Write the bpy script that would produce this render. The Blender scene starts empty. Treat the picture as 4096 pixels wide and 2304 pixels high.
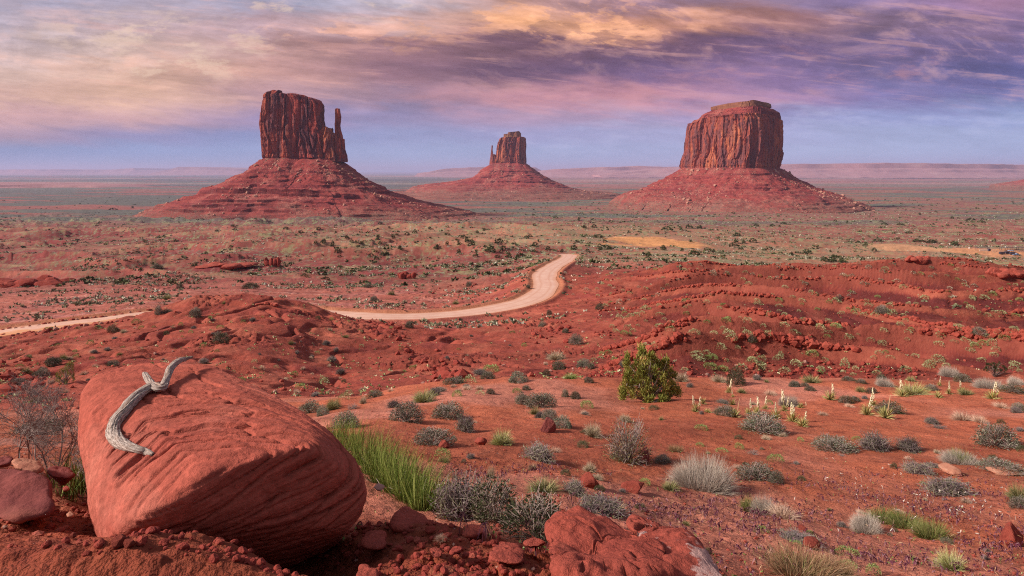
import bpy, bmesh, math, random
import numpy as np
from mathutils import Vector, Matrix
from mathutils.bvhtree import BVHTree
scene = bpy.context.scene
C = scene.collection
R = math.radians
F, CX, HY = 683.0, 512.0, 171.0        # focal length in pixels, centre column, horizon row (1024 x 576 frame)

# ---------------------------------------------------------------- camera
cam_data = bpy.data.cameras.new('camera')
cam_data.sensor_width = 36.0
cam_data.lens = 36.0 * F / 1024.0
cam_data.shift_y = -(288.0 - HY) / 1024.0
cam_data.clip_start = 0.05
cam_data.clip_end = 200000.0
cam = bpy.data.objects.new('camera', cam_data)
C.objects.link(cam)
cam.location = (0, 0, 0)
cam.rotation_euler = (R(90), 0, 0)
scene.camera = cam

# ---------------------------------------------------------------- exposure
scene.view_settings.view_transform = 'Standard'
scene.view_settings.look = 'None'
scene.view_settings.gamma = 1.0
scene.view_settings.use_curve_mapping = False
scene.view_settings.exposure = 0.42
scene.cycles.use_denoising = False
scene.cycles.filter_width = 1.1
scene.cycles.max_bounces = 6
scene.cycles.volume_bounces = 1

# ---------------------------------------------------------------- node helpers
def s2l(c):
    return tuple(((v / 255.0) / 12.92 if v / 255.0 <= 0.04045 else ((v / 255.0 + 0.055) / 1.055) ** 2.4) for v in c)

class NT:
    def __init__(s, tree):
        s.t = tree; s.n = tree.nodes; s.l = tree.links
    def add(s, typ, **kw):
        n = s.n.new(typ)
        for k, v in kw.items(): setattr(n, k, v)
        return n
    def put(s, sock, v):
        if hasattr(v, 'is_output') or isinstance(v, bpy.types.NodeSocket): s.l.new(v, sock)
        elif v is not None:
            if isinstance(v, (tuple, list)) and len(v) == 3 and sock.type == 'RGBA': v = (*v, 1)
            sock.default_value = v
    def math(s, op, a, b=None, c=None, clamp=False):
        n = s.add('ShaderNodeMath', operation=op, use_clamp=clamp)
        s.put(n.inputs[0], a); s.put(n.inputs[1], b)
        if c is not None: s.put(n.inputs[2], c)
        return n.outputs[0]
    def mix(s, f, a, b, blend='MIX'):
        n = s.add('ShaderNodeMix', data_type='RGBA', blend_type=blend)
        s.put(n.inputs[0], f); s.put(n.inputs[6], a); s.put(n.inputs[7], b)
        return n.outputs[2]
    def noise(s, vec, scale, detail=4, rough=0.55, dim='3D', lac=2.0, dist=0.0):
        n = s.add('ShaderNodeTexNoise', noise_dimensions=dim)
        s.put(n.inputs['Vector'], vec); n.inputs['Scale'].default_value = scale
        n.inputs['Detail'].default_value = detail; n.inputs['Roughness'].default_value = rough
        n.inputs['Lacunarity'].default_value = lac; n.inputs['Distortion'].default_value = dist
        return n.outputs[0]
    def ramp(s, f, stops, interp='LINEAR'):
        n = s.add('ShaderNodeValToRGB'); cr = n.color_ramp; cr.interpolation = interp
        while len(cr.elements) > 1: cr.elements.remove(cr.elements[-1])
        for i, (p, c) in enumerate(stops):
            e = cr.elements[0] if i == 0 else cr.elements.new(p)
            e.position = p; e.color = (*c, 1) if len(c) == 3 else c
        s.put(n.inputs[0], f)
        return n.outputs[0]
    def rng(s, v, a, b, c=0.0, d=1.0, smooth=False):
        n = s.add('ShaderNodeMapRange', interpolation_type='SMOOTHSTEP' if smooth else 'LINEAR')
        s.put(n.inputs[0], v)
        for i, q in enumerate((a, b, c, d)): n.inputs[i + 1].default_value = q
        return n.outputs[0]
    def vmul(s, v, k):
        n = s.add('ShaderNodeVectorMath', operation='MULTIPLY'); s.put(n.inputs[0], v); n.inputs[1].default_value = k
        return n.outputs[0]
    def comb(s, x, y, z):
        n = s.add('ShaderNodeCombineXYZ'); s.put(n.inputs[0], x); s.put(n.inputs[1], y); s.put(n.inputs[2], z)
        return n.outputs[0]
    def sep(s, v):
        n = s.add('ShaderNodeSeparateXYZ'); s.put(n.inputs[0], v); return n.outputs

# ---------------------------------------------------------------- sun
SUN_EL, SUN_AZ = 32.0, -100.0           # degrees above horizon, azimuth from the view axis (negative = left)
sd = bpy.data.lights.new('sun', 'SUN'); sd.energy = 4.3; sd.angle = R(8); sd.color = (1.0, 0.83, 0.70)
sun = bpy.data.objects.new('sun', sd); C.objects.link(sun)
_d = Vector((math.sin(R(SUN_AZ)) * math.cos(R(SUN_EL)), math.cos(R(SUN_AZ)) * math.cos(R(SUN_EL)), math.sin(R(SUN_EL))))
sun.rotation_euler = _d.to_track_quat('Z', 'Y').to_euler()

# ---------------------------------------------------------------- sky: Nishita dusk sky behind a procedural cloud deck
world = bpy.data.worlds.new('World'); scene.world = world; world.use_nodes = True
w = NT(world.node_tree); w.n.clear()
SKY = [  # elevation (1 = top of the frame), nine colours left to right
 (0.00, [(160,172,208),(163,174,210),(160,172,210),(165,176,214),(168,180,218),(170,184,224),(168,184,224),(166,182,222),(163,180,222)]),
 (0.11, [(134,152,196),(140,160,206),(150,168,214),(158,172,214),(158,173,214),(168,178,220),(172,184,224),(170,184,224),(166,182,224)]),
 (0.21, [(180,152,172),(150,142,182),(138,148,196),(150,158,202),(160,160,205),(166,168,210),(170,174,216),(166,178,220),(165,180,222)]),
 (0.31, [(208,164,166),(212,168,170),(152,138,178),(152,142,182),(182,152,182),(178,156,192),(152,148,196),(152,162,212),(150,166,212)]),
 (0.44, [(224,180,165),(230,184,160),(190,150,158),(150,124,148),(190,138,154),(196,138,158),(160,128,172),(124,118,172),(114,120,178)]),
 (0.58, [(224,188,175),(228,182,160),(204,155,148),(156,116,130),(112,84,110),(122,96,136),(136,110,156),(114,104,152),(98,98,156)]),
 (0.72, [(208,184,186),(216,186,178),(184,142,138),(160,118,126),(124,90,108),(120,88,112),(120,94,130),(118,100,142),(112,102,152)]),
 (0.86, [(192,178,192),(204,178,184),(200,168,178),(205,168,168),(226,164,128),(206,144,118),(165,118,122),(134,108,134),(134,110,150)]),
 (1.00, [(170,166,190),(176,164,182),(160,162,190),(200,186,200),(206,156,142),(164,130,150),(142,120,150),(140,120,165),(166,126,160)]),
]
tc = w.add('ShaderNodeTexCoord')
dx, dy, dz = w.sep(tc.outputs['Generated'])
den = w.math('MAXIMUM', dy, 0.22)
u0 = w.math('DIVIDE', dx, den); v0 = w.math('DIVIDE', dz, den)
# cloud plane coordinates, stretched along the horizon
cu = w.comb(w.math('MULTIPLY', u0, 1.0), w.math('MULTIPLY', v0, 5.5), w.math('MULTIPLY', u0, 0.35))
lean = w.comb(w.math('MULTIPLY', u0, 1.1), w.math('ADD', w.math('MULTIPLY', v0, 6.5), w.math('MULTIPLY', u0, 0.9)), 0.0)
n1 = w.noise(cu, 2.2, 6, 0.6)
n2 = w.noise(lean, 4.2, 8, 0.62, dist=0.5)
n3 = w.noise(w.vmul(cu, (1, 0.75, 1)), 8.0, 10, 0.66)
U = w.math('ADD', w.math('MULTIPLY_ADD', u0, F / 1024.0, 0.5), w.math('MULTIPLY', w.math('SUBTRACT', n1, 0.5), 0.22))
Vr = w.math('MULTIPLY', v0, F / HY)
wv = w.rng(Vr, 0.0, 0.5, 0.03, 0.34)
V = w.math('ADD', Vr, w.math('MULTIPLY', w.math('SUBTRACT', n2, 0.5), wv))
def mute(c, k=0.03):
    g_ = sum(c) / 3.0; return tuple(v + (g_ - v) * k for v in c)
rows = [w.ramp(U, [(i / 8.0, s2l(mute(c))) for i, c in enumerate(cols)]) for _, cols in SKY]
col = rows[0]
for i in range(1, len(SKY)):
    col = w.mix(w.rng(V, SKY[i - 1][0], SKY[i][0], smooth=True), col, rows[i])
# streaky brightness variation, stronger higher up
amp = w.rng(Vr, 0.0, 0.6, 0.12, 0.75)
tex = w.math('MULTIPLY_ADD', w.math('SUBTRACT', n3, 0.5), amp, 1.0)
tex = w.math('ADD', tex, w.math('MULTIPLY', w.math('MULTIPLY', w.math('SUBTRACT', n2, 0.5), amp), 0.9))
n4 = w.noise(w.comb(w.math('MULTIPLY', u0, 1.0), w.math('MULTIPLY', v0, 3.4), 2.0), 20.0, 9, 0.70, dist=0.15)
tex = w.math('ADD', tex, w.math('MULTIPLY', w.math('MULTIPLY', w.math('SUBTRACT', n4, 0.5), amp), 0.75))
col = w.mix(1.0, col, w.comb(tex, tex, tex), 'MULTIPLY')
streak = w.noise(w.comb(u0, w.math('ADD', w.math('MULTIPLY', v0, 12.0), w.math('MULTIPLY', u0, 1.1)), 4.0), 5.0, 9, 0.64, dist=0.2)
ks = w.math('MULTIPLY_ADD', w.math('MULTIPLY', w.math('SUBTRACT', streak, 0.5), w.rng(Vr, 0.05, 0.5)), 0.85, 1.0)
col = w.mix(1.0, col, w.comb(ks, ks, ks), 'MULTIPLY')
col = w.mix(w.math('MULTIPLY', w.math('MULTIPLY', w.rng(streak, 0.54, 0.64, smooth=True), w.rng(Vr, 0.25, 0.55)), 0.26), col, s2l((236, 176, 160)))
# relief of the cloud deck: the side toward the low sun is brighter and warmer
rc = w.comb(u0, w.math('ADD', w.math('MULTIPLY', v0, 2.4), w.math('MULTIPLY', u0, 0.25)), 1.3)
off = w.add('ShaderNodeVectorMath', operation='ADD'); w.put(off.inputs[0], rc); off.inputs[1].default_value = (-0.010, 0.032, 0.0)
rel = w.math('SUBTRACT', w.noise(rc, 7.5, 10, 0.60, dist=0.4), w.noise(off.outputs[0], 7.5, 10, 0.60, dist=0.4))
patch = w.rng(w.noise(w.comb(u0, w.math('MULTIPLY', v0, 3.0), 5.0), 3.0, 3, 0.5), 0.42, 0.60, 0.12, 1.0)
rel = w.math('MULTIPLY', w.math('MULTIPLY', w.math('MULTIPLY', rel, 5.0), w.rng(Vr, 0.2, 0.7)), patch)
rel = w.math('MINIMUM', w.math('MAXIMUM', rel, -0.5), 0.6)
k_ = w.math('MULTIPLY_ADD', rel, 0.36, 1.0)
col = w.mix(1.0, col, w.comb(k_, k_, k_), 'MULTIPLY')
col = w.mix(w.math('MULTIPLY', w.math('MAXIMUM', rel, 0.0), 0.55), col, s2l((244, 186, 164)))
# billowing lit cloud edges: warm in the middle of the sky, near white at the left edge of the deck
def blob(cu_, cv_, ru, rv):
    a = w.math('DIVIDE', w.math('SUBTRACT', U, cu_), ru); b = w.math('DIVIDE', w.math('SUBTRACT', V, cv_), rv)
    r = w.math('ADD', w.math('MULTIPLY', a, a), w.math('MULTIPLY', b, b))
    return w.math('SUBTRACT', 1.0, r, clamp=True)
bil = w.noise(w.comb(u0, w.math('MULTIPLY', v0, 2.6), 0.3), 11.0, 9, 0.66, dist=0.15)
bm = w.rng(w.math('ADD', bil, w.math('MULTIPLY', rel, 0.35)), 0.49, 0.57, smooth=True)
hot = w.math('MULTIPLY', w.math('MAXIMUM', blob(0.53, 0.87, 0.17, 0.16), w.math('MULTIPLY', blob(0.36, 0.80, 0.16, 0.10), 0.5)), bm)
col = w.mix(w.math('MULTIPLY', hot, 0.66), col, s2l((250, 180, 132)))
kh = w.math('MULTIPLY_ADD', w.math('MULTIPLY', w.math('ADD', w.math('SUBTRACT', n4, 0.5), w.math('MULTIPLY', rel, 0.5)), hot), 1.1, 1.0)
col = w.mix(1.0, col, w.comb(kh, kh, kh), 'MULTIPLY')
hot2 = w.math('MULTIPLY', w.math('MAXIMUM', blob(0.72, 0.92, 0.16, 0.10), blob(0.80, 0.60, 0.20, 0.16)), w.rng(n3, 0.52, 0.68, smooth=True))
col = w.mix(w.math('MULTIPLY', hot2, 0.5), col, s2l((212, 146, 140)))
hot3 = w.math('MULTIPLY', blob(0.57, 0.42, 0.26, 0.13), w.rng(n3, 0.40, 0.62, smooth=True))
col = w.mix(w.math('MULTIPLY', hot3, 0.4), col, s2l((222, 158, 158)))
white = w.math('MULTIPLY', w.math('MAXIMUM', w.math('MAXIMUM', blob(0.16, 0.80, 0.16, 0.16), blob(0.30, 0.95, 0.16, 0.07)), blob(0.17, 0.62, 0.12, 0.14)), w.rng(bil, 0.49, 0.60, smooth=True))
col = w.mix(w.math('MULTIPLY', white, 0.5), col, s2l((246, 214, 190)))
wisp = w.math('MULTIPLY', w.math('MAXIMUM', blob(0.55, 0.20, 0.30, 0.14), blob(0.86, 0.30, 0.22, 0.14)), w.rng(n3, 0.48, 0.70, smooth=True))
col = w.mix(w.math('MULTIPLY', wisp, 0.35), col, s2l((200, 200, 230)))
sky = w.add('ShaderNodeTexSky', sky_type='NISHITA')
sky.sun_disc = False; sky.sun_elevation = R(SUN_EL); sky.sun_rotation = R(SUN_AZ)
nish = w.mix(1.0, sky.outputs[0], (0.10, 0.10, 0.10), 'MULTIPLY')
# overhead and behind the viewer: the open dusk sky mixed with pale cloud
over = w.mix(0.6, nish, (0.34, 0.30, 0.29))
el = w.math('DIVIDE', dz, 1.0)
m_up = w.rng(el, 0.30, 0.55, smooth=True)
m_back = w.rng(dy, 0.22, 0.02, smooth=True)
col = w.mix(w.math('MAXIMUM', m_up, m_back), col, over)
dim_backland = w.math('MULTIPLY', w.rng(dy, 0.10, -0.15, smooth=True), w.rng(dz, 0.34, 0.16, smooth=True))  # unseen land behind the viewer, darkened so camera-facing sides stay dim
col = w.mix(dim_backland, col, (0.10, 0.06, 0.055))
col = w.mix(w.rng(dz, -0.02, -0.05), col, (0.14, 0.08, 0.075))
bg = w.add('ShaderNodeBackground'); w.put(bg.inputs[0], col); bg.inputs[1].default_value = 0.76
wo = w.add('ShaderNodeOutputWorld'); w.l.new(bg.outputs[0], wo.inputs[0])

# ---------------------------------------------------------------- numpy noise
def _h(ix, iy, iz, seed):
    with np.errstate(over='ignore'):
        h = (ix.astype(np.int64) * 374761393 + iy.astype(np.int64) * 668265263 + iz * 2147483647 + seed * 1274126177) & 0xffffffff
        h = (h ^ (h >> 13)) * 1274126177 & 0xffffffff
        h = (h ^ (h >> 16)) * 2246822519 & 0xffffffff
        return (h ^ (h >> 15)) & 0xffffff
def rnd2(ix, iy, seed=0): return _h(ix, iy, 0, seed) / float(0xffffff)
def vn2(x, y, seed=0):
    """gradient noise in about -1..1"""
    x = np.asarray(x, float); y = np.asarray(y, float)
    xi = np.floor(x); yi = np.floor(y); fx = x - xi; fy = y - yi
    xi = xi.astype(np.int64); yi = yi.astype(np.int64)
    def g(a, b):
        t = rnd2(xi + a, yi + b, seed) * 6.2831853
        return np.cos(t) * (fx - a) + np.sin(t) * (fy - b)
    ux = fx * fx * fx * (fx * (fx * 6 - 15) + 10); uy = fy * fy * fy * (fy * (fy * 6 - 15) + 10)
    return 1.5 * ((g(0, 0) * (1 - ux) + g(1, 0) * ux) * (1 - uy) + (g(0, 1) * (1 - ux) + g(1, 1) * ux) * uy)
def vn3(x, y, z, seed=0):
    """value noise in -1..1"""
    xi = np.floor(x); yi = np.floor(y); zi = np.floor(z)
    fx = x - xi; fy = y - yi; fz = z - zi
    xi = xi.astype(np.int64); yi = yi.astype(np.int64); zi = zi.astype(np.int64)
    sx = fx * fx * (3 - 2 * fx); sy = fy * fy * (3 - 2 * fy); sz = fz * fz * (3 - 2 * fz)
    def v(a, b, c): return _h(xi + a, yi + b, zi + c, seed) / float(0x7fffff) - 1.0
    r0 = (v(0,0,0) * (1 - sx) + v(1,0,0) * sx) * (1 - sy) + (v(0,1,0) * (1 - sx) + v(1,1,0) * sx) * sy
    r1 = (v(0,0,1) * (1 - sx) + v(1,0,1) * sx) * (1 - sy) + (v(0,1,1) * (1 - sx) + v(1,1,1) * sx) * sy
    return r0 * (1 - sz) + r1 * sz
def fbm2(x, y, n=4, seed=0, gain=0.5):
    s = 0; a = 1
    for i in range(n): s = s + a * vn2(x * 2 ** i, y * 2 ** i, seed + i); a *= gain
    return s
def fbm3(x, y, z, n=4, seed=0, gain=0.5):
    s = 0; a = 1
    for i in range(n): s = s + a * vn3(x * 2 ** i, y * 2 ** i, z * 2 ** i, seed + i); a *= gain
    return s
def sst(x, a, b):
    t = np.clip((x - a) / (b - a), 0, 1); return t * t * (3 - 2 * t)
def cell2(x, y, seed=0):
    """(distance to nearest, second - first, id) of jittered cells"""
    xi = np.floor(x).astype(np.int64); yi = np.floor(y).astype(np.int64)
    d1 = np.full(x.shape, 9.0); d2 = np.full(x.shape, 9.0); cid = np.zeros(x.shape)
    for a in (-1, 0, 1):
        for b in (-1, 0, 1):
            cx = xi + a + 0.1 + 0.8 * rnd2(xi + a, yi + b, seed); cy = yi + b + 0.1 + 0.8 * rnd2(xi + a, yi + b, seed + 7)
            d = np.hypot(cx - x, cy - y); i = rnd2(xi + a, yi + b, seed + 13)
            n = d < d1
            d2 = np.where(n, d1, np.minimum(d2, d)); cid = np.where(n, i, cid); d1 = np.where(n, d, d1)
    return d1, d2 - d1, cid

# ---------------------------------------------------------------- mesh and naming helpers
def mesh_np(name, V, Fc, mat=None, smooth=True, attrs=None):
    """V (n,3); Fc (m,3) or (m,4), or a list of such arrays"""
    me = bpy.data.meshes.new(name)
    V = np.ascontiguousarray(V, dtype=np.float32)
    Fs = [np.asarray(f, dtype=np.int32) for f in (Fc if isinstance(Fc, list) else [Fc]) if len(f)]
    me.vertices.add(len(V)); me.vertices.foreach_set('co', V.ravel())
    nl = sum(f.size for f in Fs); npoly = sum(len(f) for f in Fs)
    me.loops.add(nl); me.polygons.add(npoly)
    me.loops.foreach_set('vertex_index', np.concatenate([f.ravel() for f in Fs]))
    tot = np.concatenate([np.full(len(f), f.shape[1], np.int32) for f in Fs])
    st = np.concatenate([[0], np.cumsum(tot)[:-1]]).astype(np.int32)
    me.polygons.foreach_set('loop_start', st)
    try: me.polygons.foreach_set('loop_total', tot)
    except Exception: pass
    me.polygons.foreach_set('use_smooth', np.full(npoly, smooth))
    if attrs:
        for k, a in attrs.items():
            if a.ndim == 2:
                at = me.attributes.new(k, 'FLOAT_COLOR', 'POINT')
                if a.shape[1] == 3: a = np.concatenate([a, np.ones((len(a), 1))], 1)
                at.data.foreach_set('color', np.ascontiguousarray(a, dtype=np.float32).ravel())
            else:
                at = me.attributes.new(k, 'FLOAT', 'POINT'); at.data.foreach_set('value', np.ascontiguousarray(a, dtype=np.float32))
    me.update(calc_edges=True)
    if mat: me.materials.append(mat)
    return me
def link(name, me, parent=None, loc=None):
    o = bpy.data.objects.new(name, me); C.objects.link(o)
    if parent is not None: o.parent = parent
    if loc is not None: o.location = loc
    return o
def tag(o, label=None, cat=None, group=None, kind=None):
    if label: o['label'] = label
    if cat: o['category'] = cat
    if group: o['group'] = group
    if kind: o['kind'] = kind
    return o
def grid_faces(nr, nc, wrap=False):
    i = np.arange(nr - 1)[:, None]; j = np.arange(nc if wrap else nc - 1)[None, :]
    a = i * nc + j; b = i * nc + (j + 1) % nc
    return np.stack([a, b, b + nc, a + nc], -1).reshape(-1, 4)
# ================================================================ TERRAIN
_PX = np.array([-350, 0, 130, 200, 256, 298, 350, 450, 560, 700, 850, 1024, 1400], float)
_Y = [2.2, 3, 4, 6, 9, 15, 22, 28, 36, 50, 70, 90, 115, 135, 160, 200, 250, 300, 340, 450, 700, 1200, 2000, 3000, 5000, 10000, 20000, 80000]
_G = [232, 221, 208, 199, 189, 180.5, 176, 172.2]
_T = {
 0:   [570,520,474,458,448,438,425,415,405,388,368,350,338,330,318,303,289,278,271,256,238],
 130: [588,540,500,472,456,440,425,414,402,382,357,333,316,316,309,298,286,276,269,255,237],
 200: [592,545,508,475,456,439,423,411,398,378,352,328,308,316,309,297,285,275,268,254,236],
 256: [597,550,515,477,454,436,420,408,396,376,350,325,304,315,307,296,284,274,267,253,235],
 298: [600,553,520,477,450,430,413,402,399,384,361,336,314,316,310,299,286,275,268,253,234],
 350: [602,556,525,478,446,420,403,397,400,391,365,345,330,324,314,300,287,276,268,252,233],
 450: [605,560,533,497,465,425,394,377,386,378,364,350,335,326,316,302,288,276,267,251,232],
 560: [605,567,544,506,471,429,397,376,387,379,364,348,331,319,306,288,274,262,254,246,230],
 700: [630,590,568,530,487,433,398,376,388,379,356,333,312,297,284,270,266,262,258,250,236],
 850: [690,640,602,550,497,437,400,377,390,382,362,342,318,304,288,268,273,272,269,262,245],
 1024:[700,652,612,556,501,438,400,378,392,385,366,346,322,305,290,273,277,276,273,264.5,246],
}
_T[-350] = _T[0]; _T[1400] = _T[1024]
_lY = np.log(np.array(_Y))
_tab = np.array([[p for p in _T[int(k)]] + _G[1:] for k in _PX])          # columns x depth
_LF = np.linspace(math.log(2.2), math.log(80000), 500)
_PF = np.linspace(-350, 1400, 240)
def _smooth1(a, k, axis):
    ker = np.hanning(k + 2)[1:-1]; ker /= ker.sum()
    pad = [(0, 0)] * a.ndim; pad[axis] = (k // 2, k // 2)
    ap = np.pad(a, pad, mode='edge')
    return np.apply_along_axis(lambda v: np.convolve(v, ker, 'valid'), axis, ap)
_t1 = np.array([np.interp(_LF, _lY, row) for row in _tab])
_t2 = np.array([np.interp(_PF, _PX, _t1[:, j]) for j in range(len(_LF))]).T
_h2 = (_t2 - HY) / F * np.exp(_LF)[None, :]                                # depth of the ground below the eye
_h2 = _smooth1(_smooth1(_h2, 9, 1), 11, 0)
def base_h(x, Y):
    Yc = np.clip(Y, 2.2, 79000.0)
    px = np.clip(CX + F * x / Yc, -349, 1399)
    fi = (px - _PF[0]) / (_PF[1] - _PF[0]); fj = (np.log(Yc) - _LF[0]) / (_LF[1] - _LF[0])
    i = np.clip(fi.astype(int), 0, len(_PF) - 2); j = np.clip(fj.astype(int), 0, len(_LF) - 2)
    a = fi - i; b = fj - j
    h = (_h2[i, j] * (1 - a) + _h2[i + 1, j] * a) * (1 - b) + (_h2[i, j + 1] * (1 - a) + _h2[i + 1, j + 1] * a) * b
    return h

# road centre line: (px, py, depth)
ROAD = [(-120, 352, 116), (-50, 343, 121), (0, 333.5, 125), (50, 327, 129), (100, 321, 134), (150, 314.5, 141), (225, 312, 150), (298, 312, 152),
        (338, 315, 151), (378, 316.6, 150), (417, 316.6, 152), (457, 314, 157), (497, 308.5, 164), (527, 301, 174), (541, 293, 186),
        (546, 285, 200), (544, 278, 214), (547, 271.5, 232), (556, 265, 258), (566, 259.5, 295), (569, 255.5, 335), (560, 254.5, 356), (548, 256, 385)]
_r = np.array([((p - CX) / F * Y, Y, -(q - HY) / F * Y) for p, q, Y in ROAD])
def _cr(P, n):
    out = []
    for i in range(len(P) - 1):
        p0 = P[max(i - 1, 0)]; p1 = P[i]; p2 = P[i + 1]; p3 = P[min(i + 2, len(P) - 1)]
        for t in np.linspace(0, 1, n, endpoint=False):
            out.append(0.5 * (2 * p1 + (p2 - p0) * t + (2 * p0 - 5 * p1 + 4 * p2 - p3) * t * t + (3 * p1 - p0 - 3 * p2 + p3) * t ** 3))
    out.append(P[-1]); return np.array(out)
RC = _cr(_r, 14)
ROAD_W = 3.75   # half width
def road_dist(x, Y):
    d = np.full(x.shape, 1e9); z = np.zeros(x.shape)
    m = (Y > 100) & (Y < 420) & (np.abs(x) < 260)
    xm = x[m]; ym = Y[m]; dm = np.full(xm.shape, 1e9); zm = np.zeros(xm.shape)
    for a, b in zip(RC[:-1:2], RC[2::2]):
        ab = b[:2] - a[:2]; L = (ab * ab).sum() + 1e-9
        t = np.clip(((xm - a[0]) * ab[0] + (ym - a[1]) * ab[1]) / L, 0, 1)
        dd = np.hypot(xm - a[0] - t * ab[0], ym - a[1] - t * ab[1])
        n = dd < dm; dm = np.where(n, dd, dm); zm = np.where(n, a[2] + t * (b[2] - a[2]), zm)
    d[m] = dm; z[m] = zm
    return d, z

def cuesta(x, Y, L, slope, seed, wl):
    '''tilted beds: a scree face toward the viewer, a ledge on top, a smooth dip slope behind; returns (height 0..1, phase, id)'''
    p = (Y + slope * x) / L + 0.55 * vn2(x / wl, Y / wl, seed) + 0.22 * vn2(x / (wl * .35), Y / (wl * .35), seed + 1)
    f = np.floor(p); t = p - f
    face = 0.62 * (t / 0.40) ** 0.85; gul = 0.16 * vn2(x / (wl * .20), Y / (wl * .5), seed + 2) * np.sin(np.clip(t / 0.4, 0, 1) * math.pi) ** 1.5
    d1, d2, cid = cell2(x / 1.3, Y / 1.3, seed + 3)
    e = 0.40 + 0.002 * (cid - .5)
    z = np.where(t < e, face - gul, np.where(t < e + 0.07, 0.62 + (t - e) / 0.07 * 0.38, 1 - (t - e - 0.07) / (1 - e - 0.07)))
    return z, t, f
def relief(x, Y):
    px = CX + F * x / np.maximum(Y, 1.0)
    z = -base_h(x, Y)
    # ---- large rolling shapes
    mid = sst(Y, 32, 60) * (1 - sst(Y, 380, 700))
    wx = x + 6 * vn2(x / 30, Y / 30, 5); wy = Y + 6 * vn2(x / 30 + 9, Y / 30, 6)
    hills = 2.4 * vn2(wx / 50, wy / 66, 11) + 1.5 * vn2(wx / 22, wy / 32, 12) * (1 - 0.6 * sst(px, 560, 680))
    rid = 1 - np.abs(vn2(wx / 26 + 3, wy / 44, 13)) * 2
    right = sst(px, 560, 680) * (1 - sst(Y, 215, 260))
    leftsp = (1 - sst(px, 400, 520)) * (1 - sst(Y, 110, 135))
    z = z + mid * (hills * (0.45 + 0.45 * right) * (0.5 + 0.5 * sst(Y, 60, 110)) + rid * (0.25 * right + 0.6 * leftsp)) * (1 - 0.75 * (1 - sst(px, 110, 190)) * sst(Y, 60, 90))
    far = sst(Y, 260, 600) * (1 - sst(Y, 2500, 6000))
    z = z + far * (4.5 * vn2(x / 260, Y / 120, 21) + 2.2 * vn2(x / 90, Y / 45, 22) + 1.0 * vn2(x / 30, Y / 22, 23))
    z = z + sst(Y, 3000, 9000) * 9 * vn2(x / 2200, Y / 900, 25)
    # ---- cuestas on the badlands (right), on the red hill (left) and in the valley beyond
    cz, ct, cf = cuesta(x, Y, 25.0, 0.50, 301, 60.0)
    aw = 0.45 + 0.8 * rnd2(cf.astype(np.int64), cf.astype(np.int64) * 0, 9)
    mk = sst(Y, 44, 62) * (1 - sst(Y, 195, 235)) * sst(px, 590, 700)
    z = z + mk * 6.6 * aw * (cz - 0.45) * (0.6 + 0.4 * sst(vn2(x / 30, Y / 30, 305), -0.4, 0.3))
    cz, ct, cf = cuesta(x, Y, 62.0, 0.05, 311, 110.0)
    z = z + sst(Y, 235, 330) * (1 - sst(Y, 1100, 1700)) * (1 - 0.75 * sst(px, 430, 620)) * sst(vn2(x / 150, Y / 90, 315), -0.45, 0.15) * (7.5 + Y / 200) * (cz - 0.45)
    # ---- gullies
    g = np.abs(vn2(wx / 9.0 + 0.6 * vn2(x / 5, Y / 5, 31), wy / 16.0, 32))
    z = z - mid * (0.15 * right + 0.5 * leftsp + 0.25) * (1 - sst(g, 0.0, 0.30)) * 0.8
    # ---- strata: hard beds make steps
    def terr(z, step, tilt, s, sharp=0.84, blk=1.3, jit=0.045):
        d1, d2, cid = cell2(x / blk, Y / blk, 41)
        q = (z + tilt[0] * x + tilt[1] * Y) / step + jit * (cid - 0.5) + 0.30 * vn2(x / 34, Y / 34, 43) + 0.08 * vn2(x / 6, Y / 6, 44)
        f = np.floor(q); r = q - f
        gg = np.where(r < sharp, r * (0.50 / sharp), 0.50 + (r - sharp) * (0.50 / (1 - sharp)))
        # cracks between blocks on the riser
        edge = (r > sharp) * (1 - sst(d2, 0.0, 0.16)) * 0.06
        return z + s * ((f + gg - edge) - q) * step
    s1 = mid * sst(Y, 48, 70) * np.clip(0.0 * right + 0.55 * leftsp * sst(vn2(x / 30, Y / 30, 47), -0.1, 0.3) + 0.25, 0, 1)
    s1 = s1 * sst(vn2(x / 40 + 5, Y / 28, 48), -0.15, 0.25) * (1 - 0.85 * right)
    z = terr(z, 2.9, (0.045, 0.012), s1)
    s2 = sst(Y, 230, 330) * (1 - sst(Y, 1500, 2600)) * sst(vn2(x / 180, Y / 90, 49), -0.25, 0.2) * (1 - sst(px, 420, 640)*0.6)
    z = terr(z, 4.2, (0.0, 0.006), s2, 0.80, 3.0)
    # ---- road bench
    d, zr = road_dist(x, Y)
    k = 1 - sst(d, 4.5, 17)
    near = z
    z = z * (1 - k) + (zr - 0.02) * k
    z = z + 0.55 * np.exp(-((d - 5.4) / 0.9) ** 2) * (d < 20)
    # ---- medium and fine relief, everything a vertex spacing can carry
    q = sst(Y, 14, 40) * (1 - sst(Y, 500, 900)) * sst(d, 4, 8)
    z = z + q * (0.22 * vn2(x / 4.1, Y / 4.1, 61) + 0.10 * vn2(x / 1.6, Y / 1.6, 62)) + sst(d, 4, 7) * sst(Y, 20, 50) * (1 - sst(Y, 200, 320)) * 0.05 * vn2(x / .6, Y / .6, 63)
    rk = sst(Y, 34, 60) * (1 - sst(Y, 260, 420)) * sst(Y, 50, 70) * sst(vn2(x / 14, Y / 14, 64), 0.22, 0.5) * (0.75 - 0.65 * right) * sst(d, 6, 10)
    d1, d2, cid = cell2(x / 0.85, Y / 0.85, 65)
    z = z + rk * sst(d2, 0.02, 0.25) * (0.12 + 0.55 * cid ** 3)
    nr = 1 - sst(Y, 20, 36)
    nn = 0.085 * vn2(x / 2.1, Y / 2.1, 71) + 0.035 * vn2(x / 0.7, Y / 0.7, 72)
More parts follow.
